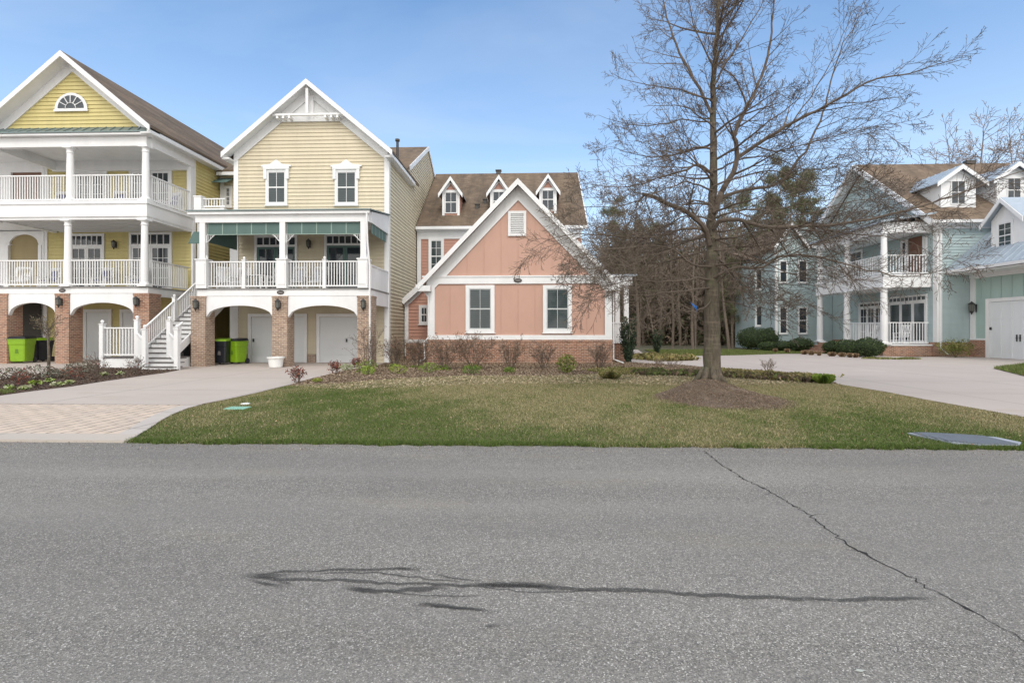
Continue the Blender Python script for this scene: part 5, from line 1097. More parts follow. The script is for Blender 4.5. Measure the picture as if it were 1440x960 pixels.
def bare_shrub(name, label, px, py, w, h, leafcols, nleaf, seed, stems=13, cat='shrub', group=None, lowgreen=None, lsize=.028, mat='twig', z=0.02, rmin=.0035, spread=1.0):
    b = gnd(px, py, z); r = random.Random(seed); root = thing(name, label, cat, b, group); mb = MB(); tips = []
    P = {0: dict(seg=4, wob=.10, kids=7, ang=38, ratio=.62, side=4, lift=.05), 1: dict(seg=3, wob=.16, kids=4, ang=42, ratio=.55, side=3, lift=.05), 2: dict(seg=2, wob=.2, kids=0, ang=40, ratio=.5, side=3, lift=.03), 'last': 2, 'rmin': rmin}
    for k in range(stems):
        a = 2 * PI * k / stems + r.uniform(-.3, .3); q = r.random() ** .6 * spread; d = Vector((math.cos(a) * q * w / 2, math.sin(a) * q * w / 2 * .8, h * r.uniform(.75, 1.0)))
        grow(mb, b + Vector((math.cos(a) * .06, math.sin(a) * .06, -.02)), d, d.length * .95, .011, 0, P, r, tips)
    mb.build('stems', M[mat], root)
    if nleaf and tips:
        T_ = np.array([tuple(t_) for t_ in tips]); T_ = T_[T_[:, 2] > h * .25] if len(T_) > 20 else T_
        idx = rng.integers(0, len(T_), nleaf); c = T_[idx] + rng.normal(0, .03, (nleaf, 3)); V, F_, cc = leafcloud(c, lsize, leafcols); fast_mesh('leaves', V, F_, M['tint'], root, colors=cc)
    if lowgreen:
        n, hh, ww = lowgreen; a = rng.uniform(0, 2 * PI, n); q = rng.random(n) ** .5; c = np.stack([b.x + np.cos(a) * q * ww / 2 + rng.normal(0, .03, n), b.y - .15 + np.sin(a) * q * ww / 3, z + rng.uniform(0, hh, n) * (1 - q * .5)], 1)
        V, F_, cc = leafcloud(c, .05, [(.16, .24, .03), (.10, .17, .03), (.26, .32, .06)], aspect=.3); fast_mesh('low_leaves', V, F_, M['tint'], root, colors=cc)
    return root
BR = [(.22, .135, .09), (.15, .09, .06), (.28, .18, .12), (.11, .075, .05)]
RD = [(.20, .055, .04), (.13, .035, .03), (.26, .10, .06)]
for (px, py, wp, hp, nl, seed, lab, lg) in (
    (624, 520, 62, 44, 1500, 1, 'wide bare brown hedge bush at the left corner of the coral house brick base', (140, .25, .6)),
    (666, 519, 70, 46, 1700, 2, 'thick dry brown shrub under the left sash window of the coral house', (160, .28, .7)),
    (718, 519, 54, 40, 800, 3, 'rounded leafless shrub below the number plaque of the coral house', (60, .12, .5)),
    (765, 518, 42, 36, 420, 4, 'thin leafless shrub left of the green leafy one by the coral house', None),
    (843, 517, 40, 34, 420, 5, 'sparse bare shrub at the right corner of the coral house brick base', None),
    (587, 517, 52, 38, 1300, 6, 'dense dark brown shrub in front of the low left wing of the coral house', (60, .15, .6)),
    (555, 516, 36, 42, 1000, 7, 'upright brown shrub beside the right brick arch pillar of the cream house', (80, .2, .5))):
    b = gnd(px, py); s = b.y / F; bare_shrub('bare_shrub', lab, px, py, wp * s, hp * s, BR, nl, seed, stems=16, lowgreen=lg, group='shrubs along the coral house wall')
b = gnd(517, 523); s = b.y / F
bare_shrub('climbing_shrub', 'tall thin twiggy shrub with green foot against the right brick pillar', 517, 523, 34 * s, 66 * s, BR, 160, 21, stems=9, lowgreen=(420, .6, .75), spread=.7)
b = gnd(797, 524); s = b.y / F
def leafy(name, label, px, py, wp, hp, cols, n, size, seed, cat='plant', group=None, z=.02, base_stems=True, shell=.35, core=None, flat=0, aspect=.45, b=None):
    b = b or gnd(px, py, z); s = (Vector((b.x, b.y)).length) / F * (1 if abs(px - 720) < 200 else .9); w, h = wp * s, hp * s; root = thing(name, label, cat, b, group)
    d = rng.normal(size=(n, 3)); d /= np.linalg.norm(d, axis=1)[:, None]; rr = (1 - shell * rng.random(n)) * (1 + .10 * np.sin(d[:, 0] * 7 + seed) * np.cos(d[:, 2] * 6 + d[:, 1] * 5)); c = d * rr[:, None]
    c = c * np.array([w / 2, w / 2, h / 2]) + np.array([b.x, b.y, b.z + h / 2]); c = c[c[:, 2] > b.z + .01]; V, F_, cc = leafcloud(c, size, cols, flat, aspect); fast_mesh('foliage', V, F_, M['tint'], root, colors=cc)
    m = MB()
    if core:
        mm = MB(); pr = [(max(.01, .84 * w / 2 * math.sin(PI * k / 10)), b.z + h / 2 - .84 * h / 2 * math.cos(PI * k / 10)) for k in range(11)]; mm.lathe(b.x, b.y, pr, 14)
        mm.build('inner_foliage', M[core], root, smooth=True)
    r = random.Random(seed)
    for k in range(6): a = r.uniform(0, 6.28); m.tube([b, b + Vector((math.cos(a) * w * .12, math.sin(a) * w * .12, h * .4)), b + Vector((math.cos(a) * w * .3, math.sin(a) * w * .3, h * .75))], [.012, .009, .004], 4)
    m.build('stems', M['twig'], root); return root
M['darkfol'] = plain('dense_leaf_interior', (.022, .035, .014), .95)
leafy('leafy_shrub', 'yellow green leafy shrub under the right sash window of the coral house', 797, 524, 28, 26, [(.14, .20, .03), (.22, .28, .06), (.08, .12, .02), (.25, .20, .08)], 700, .06, 3, 'shrub', aspect=.25)
for (px, py, wp, hp, lab, cols) in ((603, 524, 30, 15, 'low bright green plant at the foot of the left corner shrub', [(.2, .3, .04), (.12, .2, .03)]), (662, 526, 30, 12, 'low green plant below the thick dry shrub', [(.13, .2, .03), (.08, .14, .03)]),
    (560, 526, 26, 14, 'yellowish low plant between the driveway and the coral house bed', [(.28, .34, .06), (.16, .22, .04)]), (517, 527, 22, 14, 'small lime green plant below the climbing shrub', [(.18, .28, .04), (.3, .36, .08)]),
    (716, 524, 16, 7, 'tiny green sprout before the middle shrub of the bed', [(.12, .18, .03)]), (487, 521, 22, 10, 'pale variegated low plant beside the driveway end of the bed', [(.35, .38, .22), (.2, .25, .1)]), (446, 537, 14, 5, 'flat yellow green creeper on the driveway side of the mulch', [(.25, .28, .06)])):
    leafy('low_plant', lab, px, py, wp, hp, cols, 260, .045, int(px), aspect=.25)
for (px, py, wp, hp, sd, lab) in ((418, 538, 16, 22, 31, 'small red leaved nandina alone at the tip of the bed by the driveway'), (471, 526, 20, 18, 32, 'reddish nandina beside the garage end of the driveway'), (500, 517, 12, 14, 33, 'little rusty shrub close to the right arch pillar')):
    s = gnd(px, py).y / F; bare_shrub('red_shrub', lab, px, py, wp * s, hp * s, RD, 260, sd, stems=7, lsize=.035)
# left bed
for (px, py, wp, hp, sd, lab) in ((29, 544, 28, 22, 41, 'red stemmed nandina at the far left of the left bed'), (104, 534, 22, 18, 42, 'red brown nandina between the young tree and the stairs'), (138, 531, 22, 34, 43, 'thin red twigged shrub before the stair landing'), (192, 526, 22, 24, 44, 'bare orange twigged shrub at the stair foot')):
    s = gnd(px, py).y / F; bare_shrub('red_shrub', lab, px, py, wp * s, hp * s, RD, 130 if px < 120 else 50, sd, stems=8, lsize=.032, z=.045)
for (px, py, wp, hp, lab) in ((14, 533, 34, 13, 'silvery grey shrub at the left edge of the picture'), (52, 533, 40, 17, 'silver leaved shrub before the lime bin'), (112, 524, 32, 13, 'grey green mound shrub right of the young tree'), (88, 530, 34, 11, 'low grey ground plant at the young tree foot')):
    leafy('silver_shrub', lab, px, py, wp, hp, [(.22, .23, .18), (.30, .31, .25), (.12, .10, .07), (.16, .11, .08)], 520, .04, int(px), 'shrub', z=.045)
for i, (px, py, wp) in enumerate(((12, 547, 12), (34, 548, 14), (50, 541, 16), (70, 538, 12), (80, 543, 16), (97, 540, 11), (147, 528, 9), (170, 527, 9))):
    labs = ['green and white hosta nearest the left edge', 'pale flat hosta second from the left edge', 'bright lime hosta with spread leaves', 'small cream hosta behind the lime one', 'broad cream green hosta left of the stairs', 'small pale hosta nearest the driveway point of the bed', 'tiny yellow hosta before the landing skirt', 'single yellow hosta beside the stair foot']
    leafy('hosta', labs[i], px, py, wp * .8, 5, [(.33, .37, .17), (.42, .42, .28), (.22, .30, .07)] if i != 2 else [(.28, .40, .05), (.36, .45, .12)], 38, .085, i, 'plant', 'hostas in the left bed', z=.045, flat=.4, aspect=.5)
def clump(name, label, px, py, wp, hp, cols, n, seed, group=None, cat='ornamental grass', z=.02, lean=1.0):
    b = gnd(px, py, z); s = math.hypot(b.x, b.y) / F * (.9 if abs(px - 720) > 300 else 1); w, h = wp * s, hp * s
    root = thing(name, label, cat, b, group); x = np.zeros((n, 3, 3)); a = rng.uniform(0, 2 * PI, n); q = rng.random(n) ** .5; hh = h * rng.uniform(.6, 1.1, n)
    bx = b.x + np.cos(a) * q * w * .22; by = b.y + np.sin(a) * q * w * .22; tx = b.x + np.cos(a) * q * w * .5 * lean; ty = b.y + np.sin(a) * q * w * .5 * lean; wd = .012
    pa = rng.uniform(0, 6.28, n)
    V = np.stack([np.stack([bx - wd * np.cos(pa), by - wd * np.sin(pa), np.full(n, b.z)], 1), np.stack([bx + wd * np.cos(pa), by + wd * np.sin(pa), np.full(n, b.z)], 1), np.stack([(bx + tx) / 2 + wd * np.cos(pa), (by + ty) / 2 + wd * np.sin(pa), b.z + hh * .85], 1), np.stack([tx, ty, b.z + hh * (1 - .35 * q)], 1)], 1).reshape(-1, 3)
    cc = np.asarray(cols)[rng.integers(0, len(cols), n)] * rng.uniform(.7, 1.3, n)[:, None]; cc = np.repeat(np.concatenate([cc, np.ones((n, 1))], 1)[:, None], 4, 1).reshape(-1, 4)
    fast_mesh('blades', V, np.arange(n * 4).reshape(-1, 4), M['tint'], root, colors=cc); return root
# ground cover bands around the oak: too matted to count
def band(name, pts, n, h, cols, label, wid=.10):
    wid *= 1.35; h *= .72
    P = [Vector(gnd(*p)[:2]) for p in pts]; seg = [(a, b, (b - a).length) for a, b in zip(P, P[1:])]; tot = sum(s_[2] for s_ in seg); V = []; Cc = []
    cen = []
    for a, b, l in seg:
        k = int(n * l / tot); tt = rng.random(k); d = (b - a); nn = Vector((-d.y, d.x)).normalized(); off = rng.normal(0, wid, k)
        cen.append(np.stack([a.x + d.x * tt + nn.x * off, a.y + d.y * tt + nn.y * off], 1))
    cen = np.concatenate(cen); n = len(cen); hh = h * rng.uniform(.5, 1.15, n) * (1 + .55 * fnoise(cen[:, 0], cen[:, 1], 5, 9)); la = rng.uniform(0, 6.28, n); ln = hh * rng.uniform(.3, 1.3, n); pa = rng.uniform(0, 6.28, n); wd = .009
    z = .02
    V = np.stack([np.stack([cen[:, 0] - wd * np.cos(pa), cen[:, 1] - wd * np.sin(pa), np.full(n, z)], 1), np.stack([cen[:, 0] + wd * np.cos(pa), cen[:, 1] + wd * np.sin(pa), np.full(n, z)], 1), np.stack([cen[:, 0] + .5 * ln * np.cos(la) + wd * np.cos(pa), cen[:, 1] + .5 * ln * np.sin(la) + wd * np.sin(pa), z + hh], 1), np.stack([cen[:, 0] + ln * np.cos(la), cen[:, 1] + ln * np.sin(la), z + hh * .7], 1)], 1).reshape(-1, 3)
    cc = np.asarray(cols)[rng.integers(0, len(cols), n)] * rng.uniform(.6, 1.3, n)[:, None]; cc = np.repeat(np.concatenate([cc, np.ones((n, 1))], 1)[:, None], 4, 1).reshape(-1, 4)
    o = fast_mesh(name, V, np.arange(n * 4).reshape(-1, 4), M['tint'], colors=cc); tag(o, kind='stuff', label=label, cat='ground cover')
YG = [(.30, .25, .10), (.21, .20, .07), (.34, .28, .15), (.13, .13, .045)]; DK = [(.12, .085, .06), (.18, .13, .09), (.07, .06, .035), (.10, .13, .04)]
band('liriope_border', [(895, 527), (940, 527), (990, 529)], 9000, .20, DK + [(.13, .17, .05)] * 2, 'dark matted liriope row left of the oak trunk', .16)
band('liriope_border', [(1008, 529), (1060, 532), (1110, 535), (1148, 538)], 12000, .19, DK + [(.18, .12, .10)] + YG, 'dark brown liriope row right of the oak trunk', .16)
band('yellow_ground_cover', [(1000, 522), (1060, 526), (1130, 531), (1150, 533)], 9000, .13, YG, 'straw yellow ground cover behind the dark liriope row right of the oak', .25)
band('yellow_ground_cover', [(910, 504), (925, 505.5), (957, 508)], 9000, .30, YG, 'yellow green ground cover strip beside the far walk', .35)
band('yellow_ground_cover', [(850, 525), (880, 523), (910, 521)], 7000, .12, YG + [(.16, .2, .04)], 'yellow green creeping cover left of the liriope rows', .35)
clump('grass_tuft', 'bushy green and tan tuft near the right corner of the coral house', 858, 533, 34, 13, YG + [(.12, .16, .04)], 900, 5)
clump('grass_tuft', 'bright green tuft at the right end of the liriope row', 1158, 539, 30, 14, [(.12, .2, .03), (.22, .28, .05)], 900, 6)
def path_shrub(*a): pass
for (px, py, w_, h_, sd, lab) in ((1080, 522, 16, 17, 51, 'small bare twiggy shrub before the right driveway'), (928, 514, 18, 10, 52, 'low bare twiggy shrub beside the walk'), (945, 517, 22, 10, 53, 'low grey twiggy shrub nearest the oak on its left')):
    s = gnd(px, py).y / F; bare_shrub('bare_shrub', lab, px, py, w_ * s, h_ * s, BR, 20, sd, stems=8, mat='twigfar')
# columnar evergreens
def columnar(label, px, py, wp, hp, seed, n, split=True):
    b = gnd(px, py); s = b.y / F; w, h = wp * s, hp * s; root = thing('columnar_evergreen', label, 'evergreen', b, 'narrow evergreens beside the walk'); cen = []
    r = random.Random(seed); m = MB()
    for k in range(9):
        a = 2 * PI * k / 9; tx, ty = math.cos(a) * w * .38, math.sin(a) * w * .3; hh = h * (r.uniform(.62, 1.0) if k % 3 else 1.0); t_ = rng.random(n // 9); rad = .05 + .05 * np.sin(t_ * PI)
        cen.append(np.stack([b.x + tx * t_ ** .6 + rng.normal(0, 1, len(t_)) * rad, b.y + ty * t_ ** .6 + rng.normal(0, 1, len(t_)) * rad, .08 + hh * t_], 1))
        m.tube([b, b + Vector((tx * .6, ty * .6, hh * .4)), b + Vector((tx, ty, hh * .95))], [.02, .014, .004], 4)
    V, F_, cc = leafcloud(np.concatenate(cen), .045, [(.035, .06, .03), (.025, .04, .02), (.06, .09, .05), (.02, .03, .018)]); fast_mesh('foliage', V, F_, M['tint'], root, colors=cc); m.build('stems', M['twig'], root)
columnar('narrow dark evergreen beside the side porch of the coral house', 883, 510, 22, 62, 3, 5200)
columnar('slim dark evergreen at the far edge of the walk before the woods', 924, 497, 14, 32, 4, 2400)
# evergreens by the seafoam house
BX = [(.035, .06, .018), (.055, .085, .025), (.02, .035, .012), (.08, .11, .04)]
for (px, py, wp, hp, n, lab) in ((1056, 491.6, 40, 32, 2600, 'large dark rounded shrub left of the sunroom windows'), (1080, 491.3, 36, 31, 2600, 'large dark shrub under the sunroom windows'),
    (1080, 493, 26, 13, 1100, 'low clipped boxwood left end of the seafoam house row'), (1101, 493.3, 30, 14, 1200, 'low clipped boxwood second in the seafoam house row'), (1126, 494, 32, 19, 1500, 'round boxwood ball left of the brick porch steps'),
    (1170, 497, 24, 17, 1100, 'clipped boxwood right of the brick porch steps'), (1192, 499, 29, 21, 1300, 'middle round boxwood before the side porch'), (1220, 502, 40, 25, 2200, 'largest round boxwood ball in front of the porch column')):
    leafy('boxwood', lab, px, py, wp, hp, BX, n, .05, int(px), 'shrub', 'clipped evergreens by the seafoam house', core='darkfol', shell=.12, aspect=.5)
leafy('leafy_shrub', 'loose yellow green shrub at the corner of the seafoam house and garage', 1344, 502.5, 42, 23, [(.12, .15, .03), (.18, .19, .05), (.07, .09, .02), (.24, .22, .07)], 1500, .07, 9, 'shrub', core=None, shell=.8, aspect=.25)
for i, (px, py, wp) in enumerate(((1131, 498.5, 10), (1141, 499.2, 9), (1152, 500, 7), (1170, 501, 12), (1184, 501.8, 11), (1195, 502.5, 8), (1203, 503, 9), (1107, 496, 8), (1090, 495.5, 7))):
    w_ = ['first', 'second', 'third', 'fourth', 'fifth', 'sixth', 'seventh'][i] + ' tan clipped grass tuft from the porch steps along the drive edge' if i < 7 else ('tan grass tuft before the round boxwood left of the steps' if i == 7 else 'leftmost tan grass tuft near the large dark shrubs')
    clump('dormant_grass', w_, px, py, wp, 6.5, [(.27, .18, .10), (.20, .13, .08), (.34, .25, .15)], 500, i, 'tan clipped grasses along the drive')
band('drive_edge_grass', [(1212, 504.5), (1250, 505.5), (1286, 505)], 5000, .10, [(.14, .17, .04), (.25, .24, .09)], 'short green edging grass before the boxwoods', .15)
# ================================================================== TREES
# the bare oak on the lawn
ob = gnd(1001, 547); YO_ = ob.y + .15
oak = thing('bare_oak', 'large leafless oak standing on the mulch mound in the lawn', 'tree', (ob.x, YO_, 0))
oak_trunk, crown = MB(), MB(); r = random.Random(20)
SC = YO_ / F
def limb(pts, r0, r1, dy, n=5):
    """pts in sight lines, dy = metres the tip comes nearer (-) or goes farther (+)"""
    out = []
    for i, (px, py) in enumerate(pts):
        k = i / (len(pts) - 1); out.append(at(px, py, YO_ + dy * k))
    # resample smoothly
    res = []
    for i in range(len(out) - 1):
        p0 = out[max(i - 1, 0)]; p1 = out[i]; p2 = out[i + 1]; p3 = out[min(i + 2, len(out) - 1)]
        m_ = max(2, int((p2 - p1).length / .22))
        for j in range(m_):
            t_ = j / m_; res.append(.5 * ((2 * p1) + (p2 - p0) * t_ + (2 * p0 - 5 * p1 + 4 * p2 - p3) * t_ * t_ + (3 * p1 - p0 - 3 * p2 + p3) * t_ ** 3))
    res.append(out[-1]); N = len(res)
    for i in range(1, N - 1): res[i] += Vector((r.gauss(0, .012), r.gauss(0, .02), r.gauss(0, .012)))
    return res, [r0 + (r1 - r0) * (i / (N - 1)) ** .8 for i in range(N)]
tp, tr = limb([(1001, 552), (1001, 545), (1001.5, 530), (1001, 500), (1001, 460), (1001, 400), (1001, 350), (1002, 300), (1003, 250), (1003, 200), (1003, 130), (1007, 60), (1010, 0), (1013, -60), (1017, -130), (1020, -200)], 1, 1, .3)
N = len(tp)
zs_ = [(-.1, .32), (.02, .28), (.15, .245), (.5, .222), (1.2, .208), (2.2, .190), (2.9, .172), (3.6, .142), (4.4, .112), (6, .092), (8, .068), (10, .045), (13, .012)]
def zr(z):
    for (a, b), (c, d) in zip(zs_, zs_[1:]):
        if z <= c: return b + (d - b) * (z - a) / (c - a)
    return .01
oak_trunk.tube(tp, [zr(p.z) * (1 + .03 * math.sin(p.z * 9)) for p in tp], 14)
for k in range(7):
    a = 2 * PI * k / 7 + .3; oak_trunk.tube([Vector((ob.x + math.cos(a) * .14, YO_ + math.sin(a) * .14, .55)), Vector((ob.x + math.cos(a) * .23, YO_ + math.sin(a) * .23, .33)), Vector((ob.x + math.cos(a) * .40, YO_ + math.sin(a) * .40, .16))], [.06, .09, .05], 6)
POK = {0: dict(seg=5, wob=.045, kids=15, ang=38, ratio=.66, side=4, lift=.012), 1: dict(seg=4, wob=.06, kids=9, ang=38, ratio=.62, side=3, lift=.015), 2: dict(seg=3, wob=.08, kids=5, ang=45, ratio=.5, side=3, lift=.02), 3: dict(seg=2, wob=.16, kids=0, ang=40, ratio=.5, side=3, lift=.02), 'last': 3, 'rmin': .0042}
POU = {k: (dict(v) if isinstance(v, dict) else v) for k, v in POK.items()}; POU[0]['kids'] = 11; POU[0]['ratio'] = .56; POU[1]['kids'] = 7; POU[2]['kids'] = 4; POU['rmin'] = .0038
LB = [
 ([(1004, 300), (1012, 276), (1019, 262), (1031, 242), (1037, 221), (1034, 200), (1033, 187), (1043, 165), (1050, 150), (1062, 126), (1071, 108), (1079, 80), (1083, 58), (1087, 17), (1091, -40)], .085, .012, -.6, 20),
 ([(1038, 221), (1064, 203), (1092, 187), (1133, 162), (1175, 142), (1217, 117), (1250, 108), (1279, 104), (1354, 79)], .055, .005, -1.0, 22),
 ([(1050, 150), (1040, 122), (1028, 105), (1010, 90), (1000, 80)], .03, .005, -.5, 8),
 ([(1001, 160), (983, 125), (962, 88), (946, 50), (937, 25), (931, -20), (928, -70)], .045, .008, .5, 16),
 ([(1001, 176), (996, 171), (958, 169), (925, 175), (883, 175), (842, 162)], .028, .004, .6, 12),
 ([(1001, 143), (990, 137), (958, 128), (925, 121), (895, 116), (862, 104)], .028, .004, -.8, 12),
 ([(1001, 215), (998, 208), (975, 208), (957, 215), (916, 221), (875, 211), (858, 206)], .038, .004, .4, 12),
 ([(1002, 246), (996, 240), (980, 231), (967, 238), (948, 243), (921, 252), (889, 262), (855, 262), (820, 258)], .048, .005, -1.0, 14),
 ([(998, 345), (992, 325), (978, 305), (957, 293), (935, 284), (918, 278), (904, 273)], .075, .045, -.7, 4),
 ([(906, 274), (900, 280), (892, 300), (884, 318), (875, 345), (868, 372)], .022, .004, -.3, 9),
 ([(906, 275), (897, 282), (877, 289), (850, 291), (820, 292), (795, 300)], .022, .004, -.6, 9),
 ([(907, 274), (912, 296), (920, 320), (924, 345)], .018, .003, -.6, 7),
 ([(1004, 322), (1012, 311), (1038, 309), (1068, 318), (1107, 320), (1140, 316), (1166, 317), (1223, 308), (1280, 294), (1326, 280), (1372, 264), (1440, 239), (1470, 232)], .062, .006, -1.6, 26),
 ([(1006, 284), (1022, 275), (1049, 266), (1077, 264), (1102, 253), (1118, 230), (1132, 214), (1142, 196), (1158, 158), (1167, 125), (1175, 92), (1186, 60), (1200, 42), (1215, 0)], .052, .005, .8, 20),
 ([(1002, 392), (1010, 385), (1038, 376), (1072, 376), (1095, 363), (1125, 358), (1170, 365), (1234, 384), (1290, 388), (1350, 372)], .045, .005, -1.2, 18),
 ([(1003, 400), (1026, 382), (1038, 392), (1049, 405), (1063, 421), (1085, 428), (1110, 428)], .032, .004, -1.4, 10),
 ([(999, 393), (980, 391), (957, 395), (925, 396), (890, 394), (850, 402), (820, 412)], .036, .004, -1.3, 13),
 ([(999, 362), (990, 354), (960, 361), (930, 370), (905, 370), (882, 366), (850, 368), (810, 376)], .036, .004, .9, 13),
 ([(999, 335), (988, 322), (960, 322), (923, 333), (877, 333), (843, 331), (800, 330), (768, 338), (745, 352)], .042, .004, -1.2, 15),
 ([(999, 405), (970, 408), (930, 412), (885, 415), (850, 407), (815, 418)], .028, .004, -2.0, 10),
 ([(1002, 268), (985, 262), (965, 256), (950, 262), (925, 270), (900, 284), (870, 305)], .028, .004, -1.6, 10),
 ([(1004, 120), (1022, 88), (1040, 60), (1058, 30), (1075, 0), (1090, -40)], .03, .006, .6, 12),
 ([(1004, 95), (985, 60), (975, 30), (968, 0), (960, -50)], .028, .005, -.4, 12),
 ([(1004, 240), (1015, 236), (1030, 229), (1060, 220), (1095, 224), (1130, 238), (1165, 236), (1210, 222)], .030, .004, 1.3, 12),
 ([(1104, 184), (1130, 150), (1150, 120), (1170, 85), (1185, 50), (1205, 10)], .022, .004, -.5, 12),
 ([(1060, 205), (1090, 212), (1125, 205), (1165, 195), (1215, 180), (1270, 172)], .024, .004, -.9, 12),
 ([(1003, 335), (1030, 345), (1062, 346), (1095, 340), (1125, 333), (1160, 340), (1200, 352)], .032, .004, 1.2, 12),
 ([(1001, 420), (990, 432), (965, 437), (935, 432), (905, 440)], .020, .003, -1.2, 7),
 ([(1003, 418), (1020, 424), (1050, 430), (1075, 445), (1100, 452)], .022, .003, 1.2, 8),
 ([(1003, 200), (1020, 180), (1045, 170), (1080, 178), (1120, 172)], .022, .004, 1.4, 9),
 ([(1004, 60), (1020, 20), (1035, -20), (1045, -70)], .024, .006, .4, 10),
 ([(1004, 180), (985, 165), (960, 150), (935, 148), (905, 150)], .024, .004, -1.4, 10),
 ([(1140, 316), (1170, 325), (1210, 330), (1260, 335), (1300, 350), (1330, 372)], .022, .004, -.8, 12),
 ([(1003, 352), (1028, 352), (1060, 362), (1100, 380), (1140, 392), (1180, 398)], .028, .004, -.7, 12),
 ([(1003, 325), (1035, 322), (1075, 300), (1120, 288), (1170, 280), (1225, 262)], .030, .004, .5, 13),
 ([(1003, 308), (1030, 298), (1070, 294), (1110, 302), (1150, 296), (1200, 282), (1260, 280)], .028, .004, -1.9, 13),
 ([(1002, 372), (1035, 385), (1075, 402), (1110, 412), (1145, 432)], .024, .004, .7, 10),
 ([(1001, 330), (970, 338), (930, 352), (890, 352), (850, 340), (815, 322)], .028, .004, 1.6, 12),
 ([(1001, 290), (975, 282), (940, 300), (900, 312), (860, 318), (825, 345)], .026, .004, -1.7, 12),
 ([(1001, 310), (970, 302), (935, 318), (905, 340), (880, 372), (862, 402)], .026, .004, .4, 12),
 ([(1003, 262), (1040, 250), (1085, 240), (1130, 256), (1180, 262), (1230, 250)], .028, .004, -1.4, 12),
 ([(1001, 375), (975, 372), (945, 350), (910, 345), (870, 350), (830, 352), (790, 372)], .03, .004, -2.2, 12),
]
tips = []
for pts, r0, r1, dy, kids in LB:
    P_, R_ = limb(pts, r0, r1, dy); crown.tube(P_, R_, 7 if r0 > .04 else 5)
    L_ = sum((P_[i + 1] - P_[i]).length for i in range(len(P_) - 1))
    up = max(p.z for p in P_) > 6.8
    shoots(crown, P_, R_, min(L_, 3.6) * .95, 0, POU if up else POK, r, tips, t0=.12, count=int(kids * (.85 if up else 1.0)))
# limbs towards and away from the street
for k in range(22):
    z = 3.0 + k * .36; tz = next(p for p in tp if p.z >= z); a = [PI * 1.5, PI * .5][k % 2] + r.uniform(-.75, .75); dn = -.10 if z < 4.5 else (.25 if z < 7 else .6)
    d = Vector((math.cos(a), math.sin(a), dn)); L_ = (2.9 if z < 7 else 2.4) * r.uniform(.7, 1.1); pts = [tz.copy()]; cur = tz.copy(); rad = [.034]
    for i in range(8): d = (d + Vector((r.gauss(0, .09), r.gauss(0, .09), r.gauss(0, .07)))).normalized(); cur = cur + d * L_ / 8; pts.append(cur.copy()); rad.append(.034 * (1 - .85 * (i + 1) / 8))
    crown.tube(pts, rad, 5); shoots(crown, pts, rad, L_ * .8, 0, POK, r, tips, t0=.15, count=9)
# upper crown above the picture
for k in range(14):
    z = 9 + k * .28; tz = next((p for p in tp if p.z >= z), tp[-1]); a = r.uniform(0, 6.28); d = Vector((math.cos(a), math.sin(a), .9)); pts = [tz.copy()]; cur = tz.copy(); rad = [.028]
    for i in range(6): d = (d + Vector((r.gauss(0, .09), r.gauss(0, .09), .05))).normalized(); cur = cur + d * .42; pts.append(cur.copy()); rad.append(.028 * (1 - .85 * (i + 1) / 6))
    crown.tube(pts, rad, 5); shoots(crown, pts, rad, 2.0, 0, POU, r, tips, t0=.15, count=7)
oak_trunk.build('trunk', M['bark'], oak, smooth=True); crown.build('crown', M['twig'], oak)
m = MB(); zz_ = 1.35; m.lathe(ob.x, YO_ + .02, [(.235, .95), (.242, 1.0), (.235, 1.05)], 14) if False else None

# young tree in the left bed
b = gnd(68, 527, .045); yt = thing('young_tree', 'slender young bare tree in the left bed before the brick pillar', 'tree', b); m = MB(); s = b.y / F * 1.03
m.tube([b + Vector((0, 0, -.05)), b + Vector((.02, 0, .6)), b + Vector((-.02, 0, 66 * s))], [.05, .04, .025], 7); m.build('trunk', M['bark'], yt, smooth=True)
cr = MB(); rr = random.Random(4); PY = {0: dict(seg=3, wob=.12, kids=6, ang=35, ratio=.6, side=3, lift=.06), 1: dict(seg=3, wob=.15, kids=3, ang=40, ratio=.5, side=3, lift=.03), 2: dict(seg=2, wob=.15, kids=0, ang=40, ratio=.5, side=3, lift=0), 'last': 2, 'rmin': .004}; tt_ = []
for k in range(14): a = rr.uniform(0, 6.28); grow(cr, b + Vector((-.01, 0, (44 + k * 1.5) * s)), Vector((math.cos(a) * .8, math.sin(a) * .8, 1.0)), .62, .011, 0, PY, rr, tt_)
cr.build('crown', M['twig'], yt)
V, F_, cc = leafcloud(np.array([tuple(q) for q in tt_])[::3], .022, [(.30, .28, .12), (.22, .20, .10)]); fast_mesh('buds', V, F_, M['tint'], yt, colors=cc)

